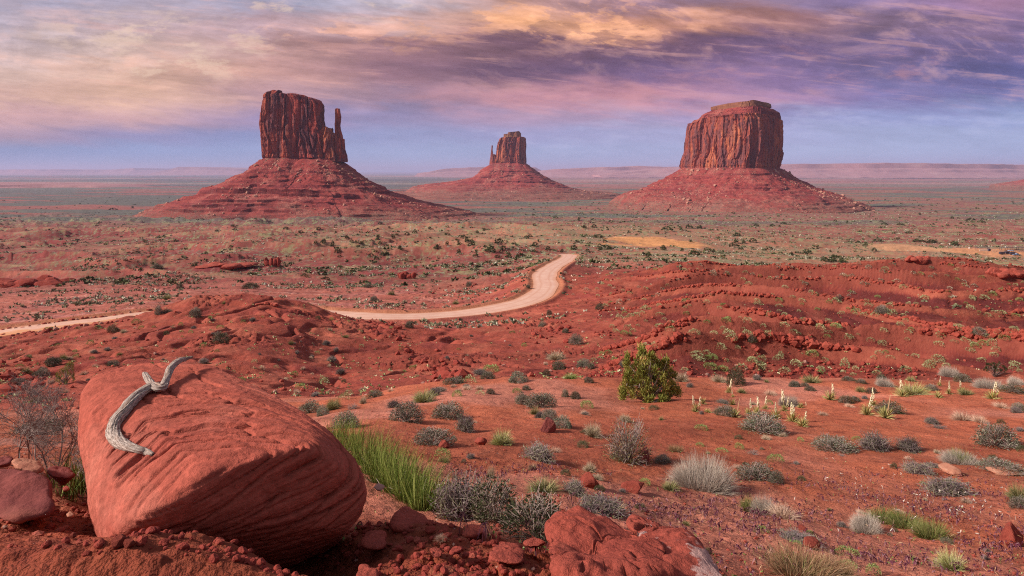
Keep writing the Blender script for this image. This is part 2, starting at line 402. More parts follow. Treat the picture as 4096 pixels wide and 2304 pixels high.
    nn = nn + (0.020 * vn2(x / 0.22, Y / 0.22, 73) + 0.010 * vn2(x / 0.08, Y / 0.08, 74)) * (1 - sst(Y, 7, 16)) + 0.0045 * vn2(x / 0.03, Y / 0.03, 75) * (1 - sst(Y, 3.5, 7))
    # crumbly broken soil right at the bottom of the frame
    cr = (1 - sst(Y, 3.0, 4.6))
    d1, d2, cid = cell2(x / 0.11 + 0.4 * vn2(x / .1, Y / .1, 76), Y / 0.11, 77)
    nn = nn + cr * (sst(d2, 0.0, 0.3) * 0.028 * cid + 0.03 * vn2(x / 0.35, Y / 0.35, 78)) * (0.35 + 0.65 * sst(px, 240, 380))
    z = z + nr * nn
    return z

def seg(a, b, n): return np.exp(np.linspace(math.log(a), math.log(b), n, endpoint=False))
YR = np.concatenate([seg(0.35, 2.15, 26), seg(2.15, 6, 190), seg(6, 30, 230), seg(30, 260, 720), seg(260, 1200, 170), seg(1200, 3600, 70), seg(3600, 80000, 60), [80000.0]])
UR = np.concatenate([np.linspace(-1.5, -0.82, 80, endpoint=False), np.linspace(-0.82, 0.82, 1040), np.linspace(0.82, 1.5, 81)[1:]])
YY, UU = np.meshgrid(YR, UR, indexing='ij')
XX = UU * (YY + 0.8)
ZZ = relief(XX, YY)
# local edits of the near ground: (px, Y, radius, dz)
for px_, Y_, rad, dz_ in [(392, 3.35, 0.40, 0.13), (60, 2.62, 0.5, 0.05), (215, 2.45, 0.36, 0.09), (290, 3.02, 0.30, -0.22), (330, 2.75, 0.35, -0.10), (470, 2.9, 0.45, 0.05)]:
    x_ = (px_ - CX) / F * Y_
    ZZ += dz_ * np.exp(-(((XX - x_) ** 2 + (YY - Y_) ** 2) / rad ** 2))
for px_, Y_, rx_, ry_, dz_ in [(200, 118, 6, 8, 1.2), (228, 116, 12, 9, 0.9), (285, 118, 8, 8, 1.5)]:
    x_ = (px_ - CX) / F * Y_
    ZZ += dz_ * np.exp(-(((XX - x_) / rx_) ** 2 + ((YY - Y_) / ry_) ** 2))
NR, NC = ZZ.shape
def H(x, Y):
    x = np.asarray(x, float); Y = np.asarray(Y, float)
    fi = np.interp(Y, YR, np.arange(NR)); u = x / (Y + 0.8); fj = np.interp(u, UR, np.arange(NC))
    i = np.clip(fi.astype(int), 0, NR - 2); j = np.clip(fj.astype(int), 0, NC - 2)
    a = fi - i; b = fj - j
    return (ZZ[i, j] * (1 - a) + ZZ[i + 1, j] * a) * (1 - b) + (ZZ[i, j + 1] * (1 - a) + ZZ[i + 1, j + 1] * a) * b
_MY = np.exp(np.linspace(math.log(1.6), math.log(20000), 3000))
def hit(px, py, y0=1.6):
    """first ground point met by the line of sight through a pixel of the photograph"""
    x = (px - CX) / F * _MY; zr = -(py - HY) / F * _MY
    below = (zr <= H(x, _MY)) & (_MY > y0)
    i = int(np.argmax(below)) if below.any() else len(_MY) - 1
    Y = _MY[i]; xx = (px - CX) / F * Y
    return Vector((xx, Y, float(H(xx, Y))))
def at(px, py, Y): return Vector(((px - CX) / F * Y, Y, -(py - HY) / F * Y))
def project(x, Y, z): return CX + F * x / Y, HY - F * z / Y
# horizon map: which ground vertices the eye can see (used to choose which shrubs to build singly)
_PY = HY - F * ZZ / YY
_vis = _PY <= np.minimum.accumulate(_PY, 0) + 0.6

# ---- ground colour (albedo) by place
def lerpc(c, k, d): return c * (1 - k[..., None]) + np.array(d) * k[..., None]
def ground_colour(x, Y, z):
    px = CX + F * x / np.maximum(Y, 1.0)
    red = np.array((0.42, 0.105, 0.062)); c = np.ones(x.shape + (3,)) * red
    n1 = fbm2(x / 7.0, Y / 9.0, 4, 101); n2 = fbm2(x / 1.3, Y / 1.6, 4, 111); n3 = fbm2(x / 60.0, Y / 45.0, 4, 121)
    # near soil: orange sand with pinkish dry crust
    nr = 1 - sst(Y, 26, 38)
    c = lerpc(c, nr, (0.46, 0.120, 0.060))
    c = lerpc(c, nr * sst(n1, -0.05, 0.5) * 0.8, (0.56, 0.20, 0.135))
    c = lerpc(c, nr * sst(-n1, 0.1, 0.7) * 0.45, (0.33, 0.075, 0.045))
    c = lerpc(c, (1 - sst(Y, 3.3, 5.5)) * 0.8, (0.31, 0.066, 0.034))
    # middle hills: deep red, with dusty pink skins
    md = sst(Y, 28, 40) * (1 - sst(Y, 230, 300)); 
    c = lerpc(c, md * 0.8, (0.33, 0.062, 0.040))
    c = lerpc(c, md * sst(n1, 0.0, 0.7) * 0.55, (0.47, 0.135, 0.08))
    c = lerpc(c, md * sst(-n1 + 0.3 * n2, 0.15, 0.8) * 0.6, (0.21, 0.035, 0.032))
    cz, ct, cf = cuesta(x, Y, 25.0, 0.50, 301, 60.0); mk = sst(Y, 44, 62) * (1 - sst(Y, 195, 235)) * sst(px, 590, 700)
    c = lerpc(c, mk * (ct < 0.40) * (0.35 + 0.65 * sst(vn2(x / 7, Y / 10, 307), -0.4, 0.2)) * 0.95, (0.15, 0.027, 0.026))  # dark scree faces; the colour also stands in for weak shading
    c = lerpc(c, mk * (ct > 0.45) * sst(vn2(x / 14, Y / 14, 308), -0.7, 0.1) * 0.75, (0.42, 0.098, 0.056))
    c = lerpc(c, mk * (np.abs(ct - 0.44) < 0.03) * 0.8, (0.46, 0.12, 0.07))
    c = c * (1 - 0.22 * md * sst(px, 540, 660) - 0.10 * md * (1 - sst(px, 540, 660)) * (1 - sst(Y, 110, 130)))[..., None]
    # slickrock flats left of the road, dusty pink
    fl = sst(Y, 120, 150) * (1 - sst(Y, 230, 330)) * (1 - sst(px, 330, 560))
    c = lerpc(c, fl * 0.6, (0.43, 0.145, 0.105))
    c = lerpc(c, fl * sst(fbm2(x / 16, Y / 5, 4, 131), 0.1, 0.7) * 0.6, (0.60, 0.28, 0.21))
    c = lerpc(c, fl * sst(-fbm2(x / 30, Y / 9, 4, 132), 0.1, 0.6) * 0.6, (0.36, 0.12, 0.105))
    # valley beyond: scrub-covered sand
    fv = sst(Y, 210, 320)
    sc = fbm2(x / 55, Y / 38, 5, 141)
    c = lerpc(c, fv * 0.8, (0.30, 0.080, 0.065))
    c = lerpc(c, fv * sst(sc, -0.15, 0.55) * 0.7, (0.40, 0.19, 0.12))
    c = lerpc(c, fv * sst(-sc, 0.05, 0.6) * 0.8, (0.25, 0.050, 0.042))
    bd = fbm2(x / 160, Y / 22, 4, 143); lf = 1 - sst(px, 380, 560)
    c = lerpc(c, fv * (1 - sst(Y, 1000, 1500)) * sst(bd, 0.0, 0.35) * (0.35 + 0.5 * lf), (0.23, 0.045, 0.042))
    c = lerpc(c, fv * (1 - sst(Y, 1000, 1500)) * sst(-bd, 0.15, 0.5) * 0.14, (0.42, 0.16, 0.08))
    cz, ct, cf = cuesta(x, Y, 62.0, 0.05, 311, 110.0); mk = sst(Y, 235, 330) * (1 - sst(Y, 1100, 1700)) * (1 - 0.75 * sst(px, 430, 620))
    c = lerpc(c, mk * (ct < 0.42) * 0.6, (0.21, 0.040, 0.040))
    dun = np.exp(-((px - 560) / 210) ** 2) * sst(Y, 380, 480) * (1 - sst(Y, 780, 1000))
    dun = np.maximum(dun, sst(px, 560, 700) * sst(Y, 270, 310) * (1 - sst(Y, 560, 760)))
    c = lerpc(c, dun * 0.7, (0.44, 0.20, 0.115))
    c = lerpc(c, dun * sst(fbm2(x / 24, Y / 18, 4, 151), 0.0, 0.5) * 0.5, (0.30, 0.23, 0.14))
    # bare orange dune and the camp ground
    for (pa, Ya, ra, rb, col_) in [(650, 600, 46, 80, (0.66, 0.29, 0.115)), (622, 520, 26, 34, (0.64, 0.29, 0.12)), (985, 590, 44, 34, (0.62, 0.27, 0.13)), (905, 620, 40, 40, (0.55, 0.27, 0.14)), (760, 300, 30, 14, (0.50, 0.16, 0.09))]:
        xa = (pa - CX) / F * Ya
        r = np.hypot((x - xa) / ra, (Y - Ya) / rb) + 0.25 * vn2(x / 16, Y / 16, 155)
        c = lerpc(c, 1 - sst(r, 0.80, 1.0), col_)
    # far plain: blue-green sage flats with red bands
    fp = sst(Y, 850, 1300)
    b = fbm2(x / 900, Y / 240, 5, 161)
    c = lerpc(c, fp * 0.85, (0.29, 0.085, 0.075))
    left = (1 - sst(px, 380, 620))
    c = lerpc(c, fp * sst(b + 0.45 * left, -0.1, 0.3) * 0.9, (0.085, 0.105, 0.095))
    c = lerpc(c, sst(Y, 4500, 7000) * (1 - left) * 0.6, (0.36, 0.17, 0.14))
    c = lerpc(c, sst(Y, 4000, 6000) * sst(fbm2(x / 5000, Y / 1400, 4, 171), 0.05, 0.4) * 0.7, (0.17, 0.17, 0.13))
    c = lerpc(c, sst(Y, 6000, 9000) * sst(fbm2(x / 7000, Y / 1800, 4, 172), 0.1, 0.4) * 0.6, (0.45, 0.26, 0.21))
    # road shoulder
    d, _ = road_dist(x, Y)
    c = lerpc(c, (1 - sst(d, 4.2, 6.5)) * 0.8, (0.52, 0.20, 0.10))
    c *= np.array((1.0, 1.12, 1.22))
    c *= (1 + 0.20 * n2 + 0.14 * n3)[..., None]
    return np.clip(c, 0.01, 0.9)
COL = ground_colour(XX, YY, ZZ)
def veg_density(x, Y):
    px = CX + F * x / np.maximum(Y, 1.0)
    v = sst(Y, 230, 360) * (1 - sst(Y, 3500, 7000)) * (0.55 + 0.45 * sst(fbm2(x / 120, Y / 60, 4, 181), -0.35, 0.35))
    v = v * (1 - 0.2 * (1 - sst(px, 330, 520)) * (1 - sst(Y, 800, 1200)))
    v = v * (1 - 0.7 * (1 - sst(px, 380, 620)) * sst(Y, 1100, 1500))
    for (pa, Ya, ra, rb) in [(650, 600, 46, 80), (622, 520, 26, 34), (985, 590, 44, 34), (905, 620, 30, 30)]:
        xa = (pa - CX) / F * Ya
        v = v * sst(np.hypot((x - xa) / ra, (Y - Ya) / rb) + 0.25 * vn2(x / 16, Y / 16, 155), 0.85, 1.1)
    return v
VEG = veg_density(XX, YY)

def soil_material():
    m = bpy.data.materials.new('red_desert_soil'); m.use_nodes = True
    n = NT(m.node_tree); b = n.n['Principled BSDF']; b.inputs['Roughness'].default_value = 0.95
    b.inputs['Specular IOR Level'].default_value = 0.15
    at_ = n.add('ShaderNodeAttribute', attribute_name='soil'); col = at_.outputs['Color']
    geo = n.add('ShaderNodeNewGeometry'); P = geo.outputs['Position']
    y = n.sep(P)[1]
    fine = n.noise(P, 45.0, 6, 0.7); mid = n.noise(P, 2.2, 6, 0.65); big = n.noise(P, 0.12, 5, 0.6)
    nearf = n.rng(y, 8, 30, 1.0, 0.0)
    wash = n.noise(n.vmul(P, (1, 0.35, 1)), 0.9, 6, 0.7, dist=0.8)
    col = n.mix(n.math('MULTIPLY', n.rng(wash, 0.55, 0.68), n.math('MULTIPLY', nearf, 0.35)), col, (0.60, 0.27, 0.19))
    col = n.mix(n.math('MULTIPLY', n.rng(wash, 0.46, 0.36), n.math('MULTIPLY', nearf, 0.40)), col, (0.27, 0.055, 0.032))
    col = n.mix(n.math('MULTIPLY', n.rng(fine, 0.52, 0.66), n.math('MULTIPLY', nearf, 0.55)), col, (0.15, 0.028, 0.018))
    col = n.mix(n.math('MULTIPLY', n.rng(mid, 0.54, 0.66), 0.5), col, (0.20, 0.038, 0.028))
    col = n.mix(n.math('MULTIPLY', n.rng(mid, 0.44, 0.30), 0.30), col, (0.58, 0.23, 0.15))
    # pale grit
    v = n.add('ShaderNodeTexVoronoi', feature='F1'); n.put(v.inputs['Vector'], P); v.inputs['Scale'].default_value = 5.0
    grit = n.math('MULTIPLY', n.rng(v.outputs['Distance'], 0.16, 0.10), n.rng(n.sep(v.outputs['Color'])[0], 0.80, 0.86))
    col = n.mix(n.math('MULTIPLY', grit, 0.6), col, (0.52, 0.30, 0.23))
    bare = n.rng(big, 0.35, 0.65, 0.82, 1.14)
    col = n.mix(1.0, col, n.comb(bare, bare, bare), 'MULTIPLY')
    vg = n.add('ShaderNodeAttribute', attribute_name='veg').outputs['Fac']
    Pv = n.vmul(P, (1, 0.5, 1)); s1 = n.noise(Pv, 0.42, 5, 0.75); s2 = n.noise(Pv, 0.11, 4, 0.7)
    k1 = n.math('MULTIPLY', n.rng(n.math('ADD', s1, n.math('MULTIPLY', n.math('SUBTRACT', s2, 0.5), 0.6)), 0.49, 0.55), vg)
    col = n.mix(n.math('MULTIPLY', k1, 0.85), col, n.mix(n.rng(s2, 0.42, 0.60), (0.13, 0.14, 0.12), (0.27, 0.30, 0.15)))
    col = n.mix(n.math('MULTIPLY', n.math('MULTIPLY', n.rng(s1, 0.60, 0.64), vg), 0.8), col, (0.46, 0.44, 0.36))
    # steep risers are coloured darker
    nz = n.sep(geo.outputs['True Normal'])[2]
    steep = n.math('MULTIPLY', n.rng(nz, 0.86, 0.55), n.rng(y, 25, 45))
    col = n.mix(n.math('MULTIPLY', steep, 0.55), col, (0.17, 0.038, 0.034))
    n.put(b.inputs['Base Color'], col)
    bp = n.add('ShaderNodeBump'); bp.inputs['Strength'].default_value = 0.55; bp.inputs['Distance'].default_value = 0.02
    n.put(bp.inputs['Height'], n.math('ADD', fine, n.math('MULTIPLY', n.noise(P, 160.0, 3, 0.6), 0.4)))
    bp2 = n.add('ShaderNodeBump'); bp2.inputs['Strength'].default_value = 0.6; bp2.inputs['Distance'].default_value = 0.30
    n.put(bp2.inputs['Height'], n.noise(P, 2.6, 6, 0.68)); n.l.new(bp.outputs[0], bp2.inputs['Normal'])
    n.l.new(bp2.outputs[0], b.inputs['Normal'])
    return m
M_SOIL = soil_material()
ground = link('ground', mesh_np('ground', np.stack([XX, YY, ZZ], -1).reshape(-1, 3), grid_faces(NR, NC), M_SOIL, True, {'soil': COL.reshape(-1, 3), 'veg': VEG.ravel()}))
tag(ground, kind='structure')
# ================================================================ MATERIALS FOR ROCK
def rock_mat(name, base, dark, light, scale, aniso=(1, 1, 1), bump=0.5, bdist=0.05, streak=0.0, spec=0.12, lightamt=0.6, darkamt=0.6, strata=0.0, strata_scale=1.0, crisp=False):
    m = bpy.data.materials.new(name); m.use_nodes = True
    n = NT(m.node_tree); b = n.n['Principled BSDF']; b.inputs['Roughness'].default_value = 0.92
    b.inputs['Specular IOR Level'].default_value = spec
    tc = n.add('ShaderNodeTexCoord'); P = tc.outputs['Object']
    v = n.vmul(P, aniso)
    a = n.noise(v, scale, 7, 0.65); c = n.noise(v, scale * 0.37, 5, 0.6, dist=0.6); f = n.noise(P, scale * 14, 4, 0.65)
    col = n.mix(n.math('MULTIPLY', n.rng(a, 0.50, 0.56 if crisp else 0.68), darkamt), base, dark)
    col = n.mix(n.math('MULTIPLY', n.rng(c, 0.53, 0.57 if crisp else 0.70), lightamt), col, light)
    if streak:
        s = n.noise(n.vmul(P, (1, 1, 0.10)), scale * 2.2, 6, 0.6)
        col = n.mix(n.math('MULTIPLY', n.rng(s, 0.50, 0.56 if crisp else 0.64), streak), col, dark)
    if strata:
        s = n.noise(n.vmul(P, (0.03, 0.03, 1)), strata_scale, 6, 0.7)
        col = n.mix(n.math('MULTIPLY', n.rng(s, 0.50, 0.62), strata), col, dark)
    gr = n.noise(P, scale * 75, 3, 0.7)
    k = n.math('MULTIPLY', n.rng(f, 0.3, 0.7, 0.80, 1.18), n.rng(gr, 0.3, 0.7, 0.84 if bdist < 1 else 0.93, 1.16 if bdist < 1 else 1.07))
    col = n.mix(1.0, col, n.comb(k, k, k), 'MULTIPLY')
    n.put(b.inputs['Base Color'], col)
    bp = n.add('ShaderNodeBump'); bp.inputs['Strength'].default_value = bump; bp.inputs['Distance'].default_value = bdist
    n.put(bp.inputs['Height'], n.math('ADD', n.math('ADD', a, n.math('MULTIPLY', f, 0.45)), n.math('MULTIPLY', gr, 0.12 if bdist < 1 else 0.0)))
    n.l.new(bp.outputs[0], b.inputs['Normal'])
    return m
M_CLIFF = rock_mat('varnished_sandstone_cliff', (0.41, 0.085, 0.066), (0.105, 0.055, 0.075), (0.52, 0.145, 0.08), 0.06, (1, 1, 0.30), 1.0, 4.0, streak=0.62, crisp=True, lightamt=0.45, darkamt=0.7)
M_CLIFF2 = rock_mat('orange_sandstone_cliff', (0.36, 0.088, 0.060), (0.12, 0.060, 0.075), (0.58, 0.19, 0.095), 0.055, (1, 1, 0.30), 1.0, 4.0, streak=0.55, crisp=True, lightamt=0.75)
M_CAP = rock_mat('capping_sandstone', (0.27, 0.115, 0.07), (0.11, 0.045, 0.042), (0.38, 0.24, 0.13), 0.06, (0.5, 0.5, 2.5), 0.7, 2.0, strata=0.6, strata_scale=0.35)
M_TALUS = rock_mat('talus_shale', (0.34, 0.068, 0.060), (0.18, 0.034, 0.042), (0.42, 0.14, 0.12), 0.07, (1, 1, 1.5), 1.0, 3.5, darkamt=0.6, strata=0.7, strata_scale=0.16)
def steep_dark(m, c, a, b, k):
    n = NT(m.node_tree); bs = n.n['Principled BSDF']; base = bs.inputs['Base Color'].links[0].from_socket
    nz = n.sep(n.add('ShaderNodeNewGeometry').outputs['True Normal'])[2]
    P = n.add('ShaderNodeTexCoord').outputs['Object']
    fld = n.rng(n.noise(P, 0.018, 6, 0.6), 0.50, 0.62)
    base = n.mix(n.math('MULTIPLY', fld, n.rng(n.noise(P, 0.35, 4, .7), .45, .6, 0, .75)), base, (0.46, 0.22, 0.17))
    base = n.mix(n.rng(nz, a, b, 0, k), base, c)  # darker rock on steep faces, also painting the shade under ledges
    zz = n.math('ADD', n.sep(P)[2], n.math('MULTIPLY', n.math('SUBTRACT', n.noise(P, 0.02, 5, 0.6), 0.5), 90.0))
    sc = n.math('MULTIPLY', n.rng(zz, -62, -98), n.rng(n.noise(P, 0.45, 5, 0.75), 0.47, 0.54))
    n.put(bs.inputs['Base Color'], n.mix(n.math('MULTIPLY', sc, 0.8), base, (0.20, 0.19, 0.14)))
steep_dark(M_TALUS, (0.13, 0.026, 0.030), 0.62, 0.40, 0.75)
M_DEBRIS = rock_mat('pale_fallen_blocks', (0.46, 0.24, 0.18), (0.30, 0.11, 0.08), (0.60, 0.42, 0.34), 0.3, bump=0.4, bdist=0.5)
M_MESA = rock_mat('distant_sandstone', (0.42, 0.22, 0.22), (0.31, 0.15, 0.16), (0.50, 0.32, 0.30), 0.004, (1, 1, 3), 0.1, 20, strata=0.25, strata_scale=0.02)

# ================================================================ BUTTES
_ico = {}
def ico(sub):
    if sub not in _ico:
        bm_ = bmesh.new(); bmesh.ops.create_icosphere(bm_, subdivisions=sub, radius=1.0)
        V = np.array([v.co[:] for v in bm_.verts]); Fc = np.array([[v.index for v in f.verts] for f in bm_.faces]); bm_.free()
        _ico[sub] = (V, Fc)
    return _ico[sub]
def resample(poly, n):
    P = np.array(poly + [poly[0]], float); L = np.concatenate([[0], np.cumsum(np.hypot(*np.diff(P, axis=0).T))])
    t = np.linspace(0, L[-1], n, endpoint=False)
    Q = np.stack([np.interp(t, L, P[:, 0]), np.interp(t, L, P[:, 1])], 1)
    for _ in range(3): Q = (np.roll(Q, 1, 0) + 2 * Q + np.roll(Q, -1, 0)) / 4
    return Q
def edge_fn(pts):
    """silhouette points (x, y) in picture pixels, any order -> x as a function of y"""
    p = sorted(pts, key=lambda a: a[1]); return np.array([a[1] for a in p], float), np.array([a[0] for a in p], float)

def cliff_block(name, parent, mat, D, left, right, top, base, plan, depth, n=420, nz=110, flute=1.0, seed=0, bands=(0.0, 0.10), capin=14, base_slope=0.0):
    """A cliff: silhouettes left/right and the top line are given in picture pixels at distance D, turned into metres; plan is its
    footprint (unit half width, unit half depth), wrapped all round and roofed."""
    S = D / F
    ly, lx = edge_fn(left); ry, rx = edge_fn(right)
    tx, ty = np.array([p[0] for p in top], float), np.array([p[1] for p in top], float)
    Q = resample(plan, n)
    Q[:, 0] /= np.abs(Q[:, 0]).max(); Q[:, 1] /= np.abs(Q[:, 1]).max()
    nrm = np.stack([np.roll(Q[:, 1], -1) - np.roll(Q[:, 1], 1), np.roll(Q[:, 0], 1) - np.roll(Q[:, 0], -1)], 1)
    nrm /= np.linalg.norm(nrm, axis=1)[:, None] + 1e-9
    arc_len = np.concatenate([[0], np.cumsum(np.hypot(np.diff(Q[:, 0] * 0.5 * (np.interp(base, ry, rx) - np.interp(base, ly, lx)) * S), np.diff(Q[:, 1] * depth)))])
    T = np.linspace(0, 1, nz)
    # two passes: first find the top height for every column of the footprint
    ytop = ty.min()
    rows = []
    xr = np.interp(0.5 * (ytop + base), ly, lx), np.interp(0.5 * (ytop + base), ry, rx)
    xcol = 0.5 * (xr[0] + xr[1]) + Q[:, 0] * 0.5 * (xr[1] - xr[0])
    coltop = np.interp(xcol, tx, ty)
    for t in T:
        y = base + base_slope * Q[:, 0] + t * (coltop - base)
        L_ = np.interp(y, ly, lx); R_ = np.interp(y, ry, rx)
        c = 0.5 * (L_ + R_); a = 0.5 * (R_ - L_)
        X = ((c - CX) + Q[:, 0] * a) * S; Yv = D + Q[:, 1] * depth * (0.9 + 0.1 * (1 - t)); Z = (HY - y) * S
        # deep vertical joints and buttresses
        f1 = vn3(X / 26, Yv / 26, Z / 300, seed); f2 = vn3(X / 11, Yv / 11, Z / 110, seed + 1); f3 = vn3(X / 4.5, Yv / 4.5, Z / 40, seed + 2)
        jo = np.abs(vn3(X / 17, Yv / 17, Z / 400, seed + 3))
        aw_ = arc_len / 15.0 + 0.5 * vn2(arc_len / 30, Z / 70, seed + 20)
        _, e1, c1 = cell2(aw_, Z / 75 + 0.25 * aw_, seed + 21)
        _, e2, c2 = cell2(aw_ * 2.3, Z / 34, seed + 25)
        d = flute * (5.0 * f1 + 1.6 * f2 + 0.8 * f3 + 7.0 * (c1 - .5) * sst(e1, 0, .10) + 3.2 * (c2 - .5) * sst(e2, 0, .12) - 6.0 * (1 - sst(jo, 0, 0.10)) - 2.0 * (1 - sst(e1, 0, .08)) - 6.0)
        d = d + 0.9 * vn3(X / 9, Yv / 9, Z / 6, seed + 4)
        band = 1.0 if (t < bands[1] or t > 0.9) else 0.25
        d = d + band * flute * 1.2 * np.sign(np.sin(Z / 2.3 + 1.2 * f1)) * 0.5
        d = d * (1 - 0.15 * t)
        k = S / (2000 / F)                       # keep the joints in proportion to distance
        X = X + nrm[:, 0] * d; Yv = Yv + nrm[:, 1] * d
        rows.append(np.stack([X, Yv, Z], 1))
    topr = rows[-1]; cen = topr.mean(0)
    for k in range(1, capin + 1):
        q = 1 - (k / capin) ** 1.2
        P = cen + (topr - cen) * q
        xc = P[:, 0] / S + CX
        yt = np.interp(xc, tx, ty)
        P[:, 2] = (HY - yt) * S + 1.4 * vn2(P[:, 0] / 12, P[:, 1] / 12, seed + 9) * min(1, k / 2)
        rows.append(P)
    V = np.concatenate(rows); nr = len(rows)
    me = mesh_np(name, V, grid_faces(nr, n, True), mat, False)
    return link(name, me, parent), Q, rows[0]

def talus(name, parent, mat, foot, prof_l, prof_r, prof_f, n=900, D=1500, seed=0, blocks=900, front=0.75, block_mat=None, zlow=None):
    """Skirt of rubble round a cliff foot. prof: list of (outward metres, height below the cliff foot in metres); left/right/front blended
    by the direction each part of the skirt faces."""
    Q = resample([(p[0], p[1]) for p in foot[::max(1, len(foot) // 80)]], n)
    zf = np.array([foot[np.argmin((foot[:, 0] - q[0]) ** 2 + (foot[:, 1] - q[1]) ** 2), 2] for q in Q])
    for _ in range(6): zf = (np.roll(zf, 1) + zf + np.roll(zf, -1)) / 3
    nrm = np.stack([np.roll(Q[:, 1], -8) - np.roll(Q[:, 1], 8), np.roll(Q[:, 0], 8) - np.roll(Q[:, 0], -8)], 1)
    nrm /= np.linalg.norm(nrm, axis=1)[:, None] + 1e-9
    for _ in range(60): nrm = (np.roll(nrm, 1, 0) + nrm + np.roll(nrm, -1, 0)) / 3
    nrm /= np.linalg.norm(nrm, axis=1)[:, None] + 1e-9
    wl = np.clip(-nrm[:, 0], 0, 1) ** 1.5; wr = np.clip(nrm[:, 0], 0, 1) ** 1.5; wf = np.clip(np.abs(nrm[:, 1]), 0, 1) ** 1.5
    sw = wl + wr + wf; wl, wr, wf = wl / sw, wr / sw, wf / sw
    nt = 190
    T = np.linspace(0, 1, nt); 
    def P(pr):
        a = np.array(pr, float); L = np.concatenate([[0], np.cumsum(np.hypot(*np.diff(a, axis=0).T))]); L /= L[-1]
        return np.interp(T, L, a[:, 0]), np.interp(T, L, a[:, 1])
    dl, hl = P(prof_l); dr, hr = P(prof_r); df, hf = P(prof_f)
    rows = []
    for i, t in enumerate(T):
        out = wl * dl[i] + wr * dr[i] + wf * df[i]; dn = wl * hl[i] + wr * hr[i] + wf * hf[i]
        X = Q[:, 0] + nrm[:, 0] * (out - 3); Yv = Q[:, 1] + nrm[:, 1] * (out - 3); Z = zf - dn + 2.0 * (t == 0)
        fan = vn3(X / 34, Yv / 34, Z / 500, seed + 1); k = sst(np.full(1, t), 0.02, 0.2)[0]
        d = k * (8.0 * fan + 4.5 * vn3(X / 13, Yv / 13, Z / 60, seed + 2))
        X = X + nrm[:, 0] * d; Yv = Yv + nrm[:, 1] * d
        Z = Z - 40 * sst(np.full(1, t), 0.93, 1.0)[0] * (D / 1500)
        # ledges of harder rock
        st = 9.0; q = Z / st + 0.25 * vn3(X / 60, Yv / 60, Z * 0, seed + 3); f = np.floor(q); r = q - f
        g = np.where(r < 0.80, r * 0.42 / 0.80, 0.42 + (r - 0.80) / 0.20 * 0.58)
        brk = sst(vn3(X / 60, Yv / 60, Z / 14, seed + 4), -0.12, 0.22)
        Z = Z + k * brk * 0.9 * (g - r) * st
        Z = Z + k * (1.6 * vn3(X / 7, Yv / 7, Z / 7, seed + 5) + 1.0 * vn3(X / 3, Yv / 3, Z / 3, seed + 6))
        rows.append(np.stack([X, Yv, Z], 1))
    A = np.array(rows); V = A.reshape(-1, 3)
    o = link(name, mesh_np(name, V, grid_faces(nt, n, True), mat, False), parent)
    # fallen blocks
    rng = np.random.default_rng(seed + 50)
    v0, f0 = ico(1); Vs, Fs = [], []
    cnt = 0
    while cnt < blocks:
        i = rng.integers(6, nt - 4); j = rng.integers(0, n)
        c = A[i, j]
        if c[1] > Q[:, 1].mean() + 10: continue
        if vn3(c[0:1] / 50, c[1:2] / 50, c[2:3] / 25, seed + 60)[0] < rng.uniform(-0.5, 0.5): continue
        s = 0.55 + rng.pareto(2.8) * 0.8; s = min(s, 4.0) * (D / 1500) ** 0.5
        q = v0 * (1 + 0.35 * rng.standard_normal((len(v0), 1)) * 0.7) * np.array([s, s * 0.8, s * rng.uniform(0.5, 0.95)])
        Vs.append(q + c + [0, 0, 0.25 * s]); Fs.append(f0 + cnt * len(v0)); cnt += 1
    d = link('fallen_blocks', mesh_np('fallen_blocks', np.concatenate(Vs), np.concatenate(Fs), block_mat or M_DEBRIS, False), parent)
    d['kind'] = 'stuff'
    return o

def zc(ox, oy, k):                      # zoomed measurement -> picture pixels
    return lambda pts: [(ox + a / k, oy + b / k) for a, b in pts]
BOX = [(-1, -.55), (-.93, -.85), (-.5, -.93), (-.2, -1), (.1, -.93), (.5, -1), (.9, -.85), (1, -.5), (1, .5), (.9, .9), (0, 1), (-.9, .9), (-1, .5)]

# ---- west butte (left): main wall, low shoulder, thumb spire
q = zc(150, 85, 9.367)
b1 = tag(link('rock_butte', None), 'tall red sandstone butte on the left with a thin spire standing at its right end', 'butte')
b1.empty_display_size = 10
o, Q, foot1 = cliff_block('cliff', b1, M_CLIFF, 1500, q([(1092, 700), (1090, 660), (1085, 570), (1080, 500), (1068, 400), (1070, 330), (1080, 205), (1098, 140), (1102, 110), (1150, 80), (1170, 60)]),
    q([(1700, 720), (1685, 620), (1660, 500), (1645, 430), (1632, 360), (1625, 320), (1622, 200), (1614, 165), (1600, 145), (1560, 110), (1540, 60)]),
    q([(1060, 115), (1105, 108), (1150, 84), (1200, 64), (1245, 72), (1272, 98), (1310, 102), (1390, 94), (1440, 104), (1480, 112), (1540, 132), (1600, 146), (1640, 175)]),
    85 + 690 / 9.367, BOX, 52, seed=3)
o2, _, _ = cliff_block('shoulder', b1, M_CLIFF2, 1488, q([(1560, 730), (1570, 500), (1600, 440), (1625, 390)]), q([(1846, 730), (1842, 680), (1815, 600), (1800, 520), (1790, 470), (1780, 420)]),
    q([(1540, 520), (1580, 470), (1615, 446), (1636, 400), (1660, 394), (1682, 412), (1688, 436), (1730, 462), (1760, 480), (1800, 500), (1830, 560)]), 85 + 715 / 9.367, BOX, 33, n=260, seed=8)
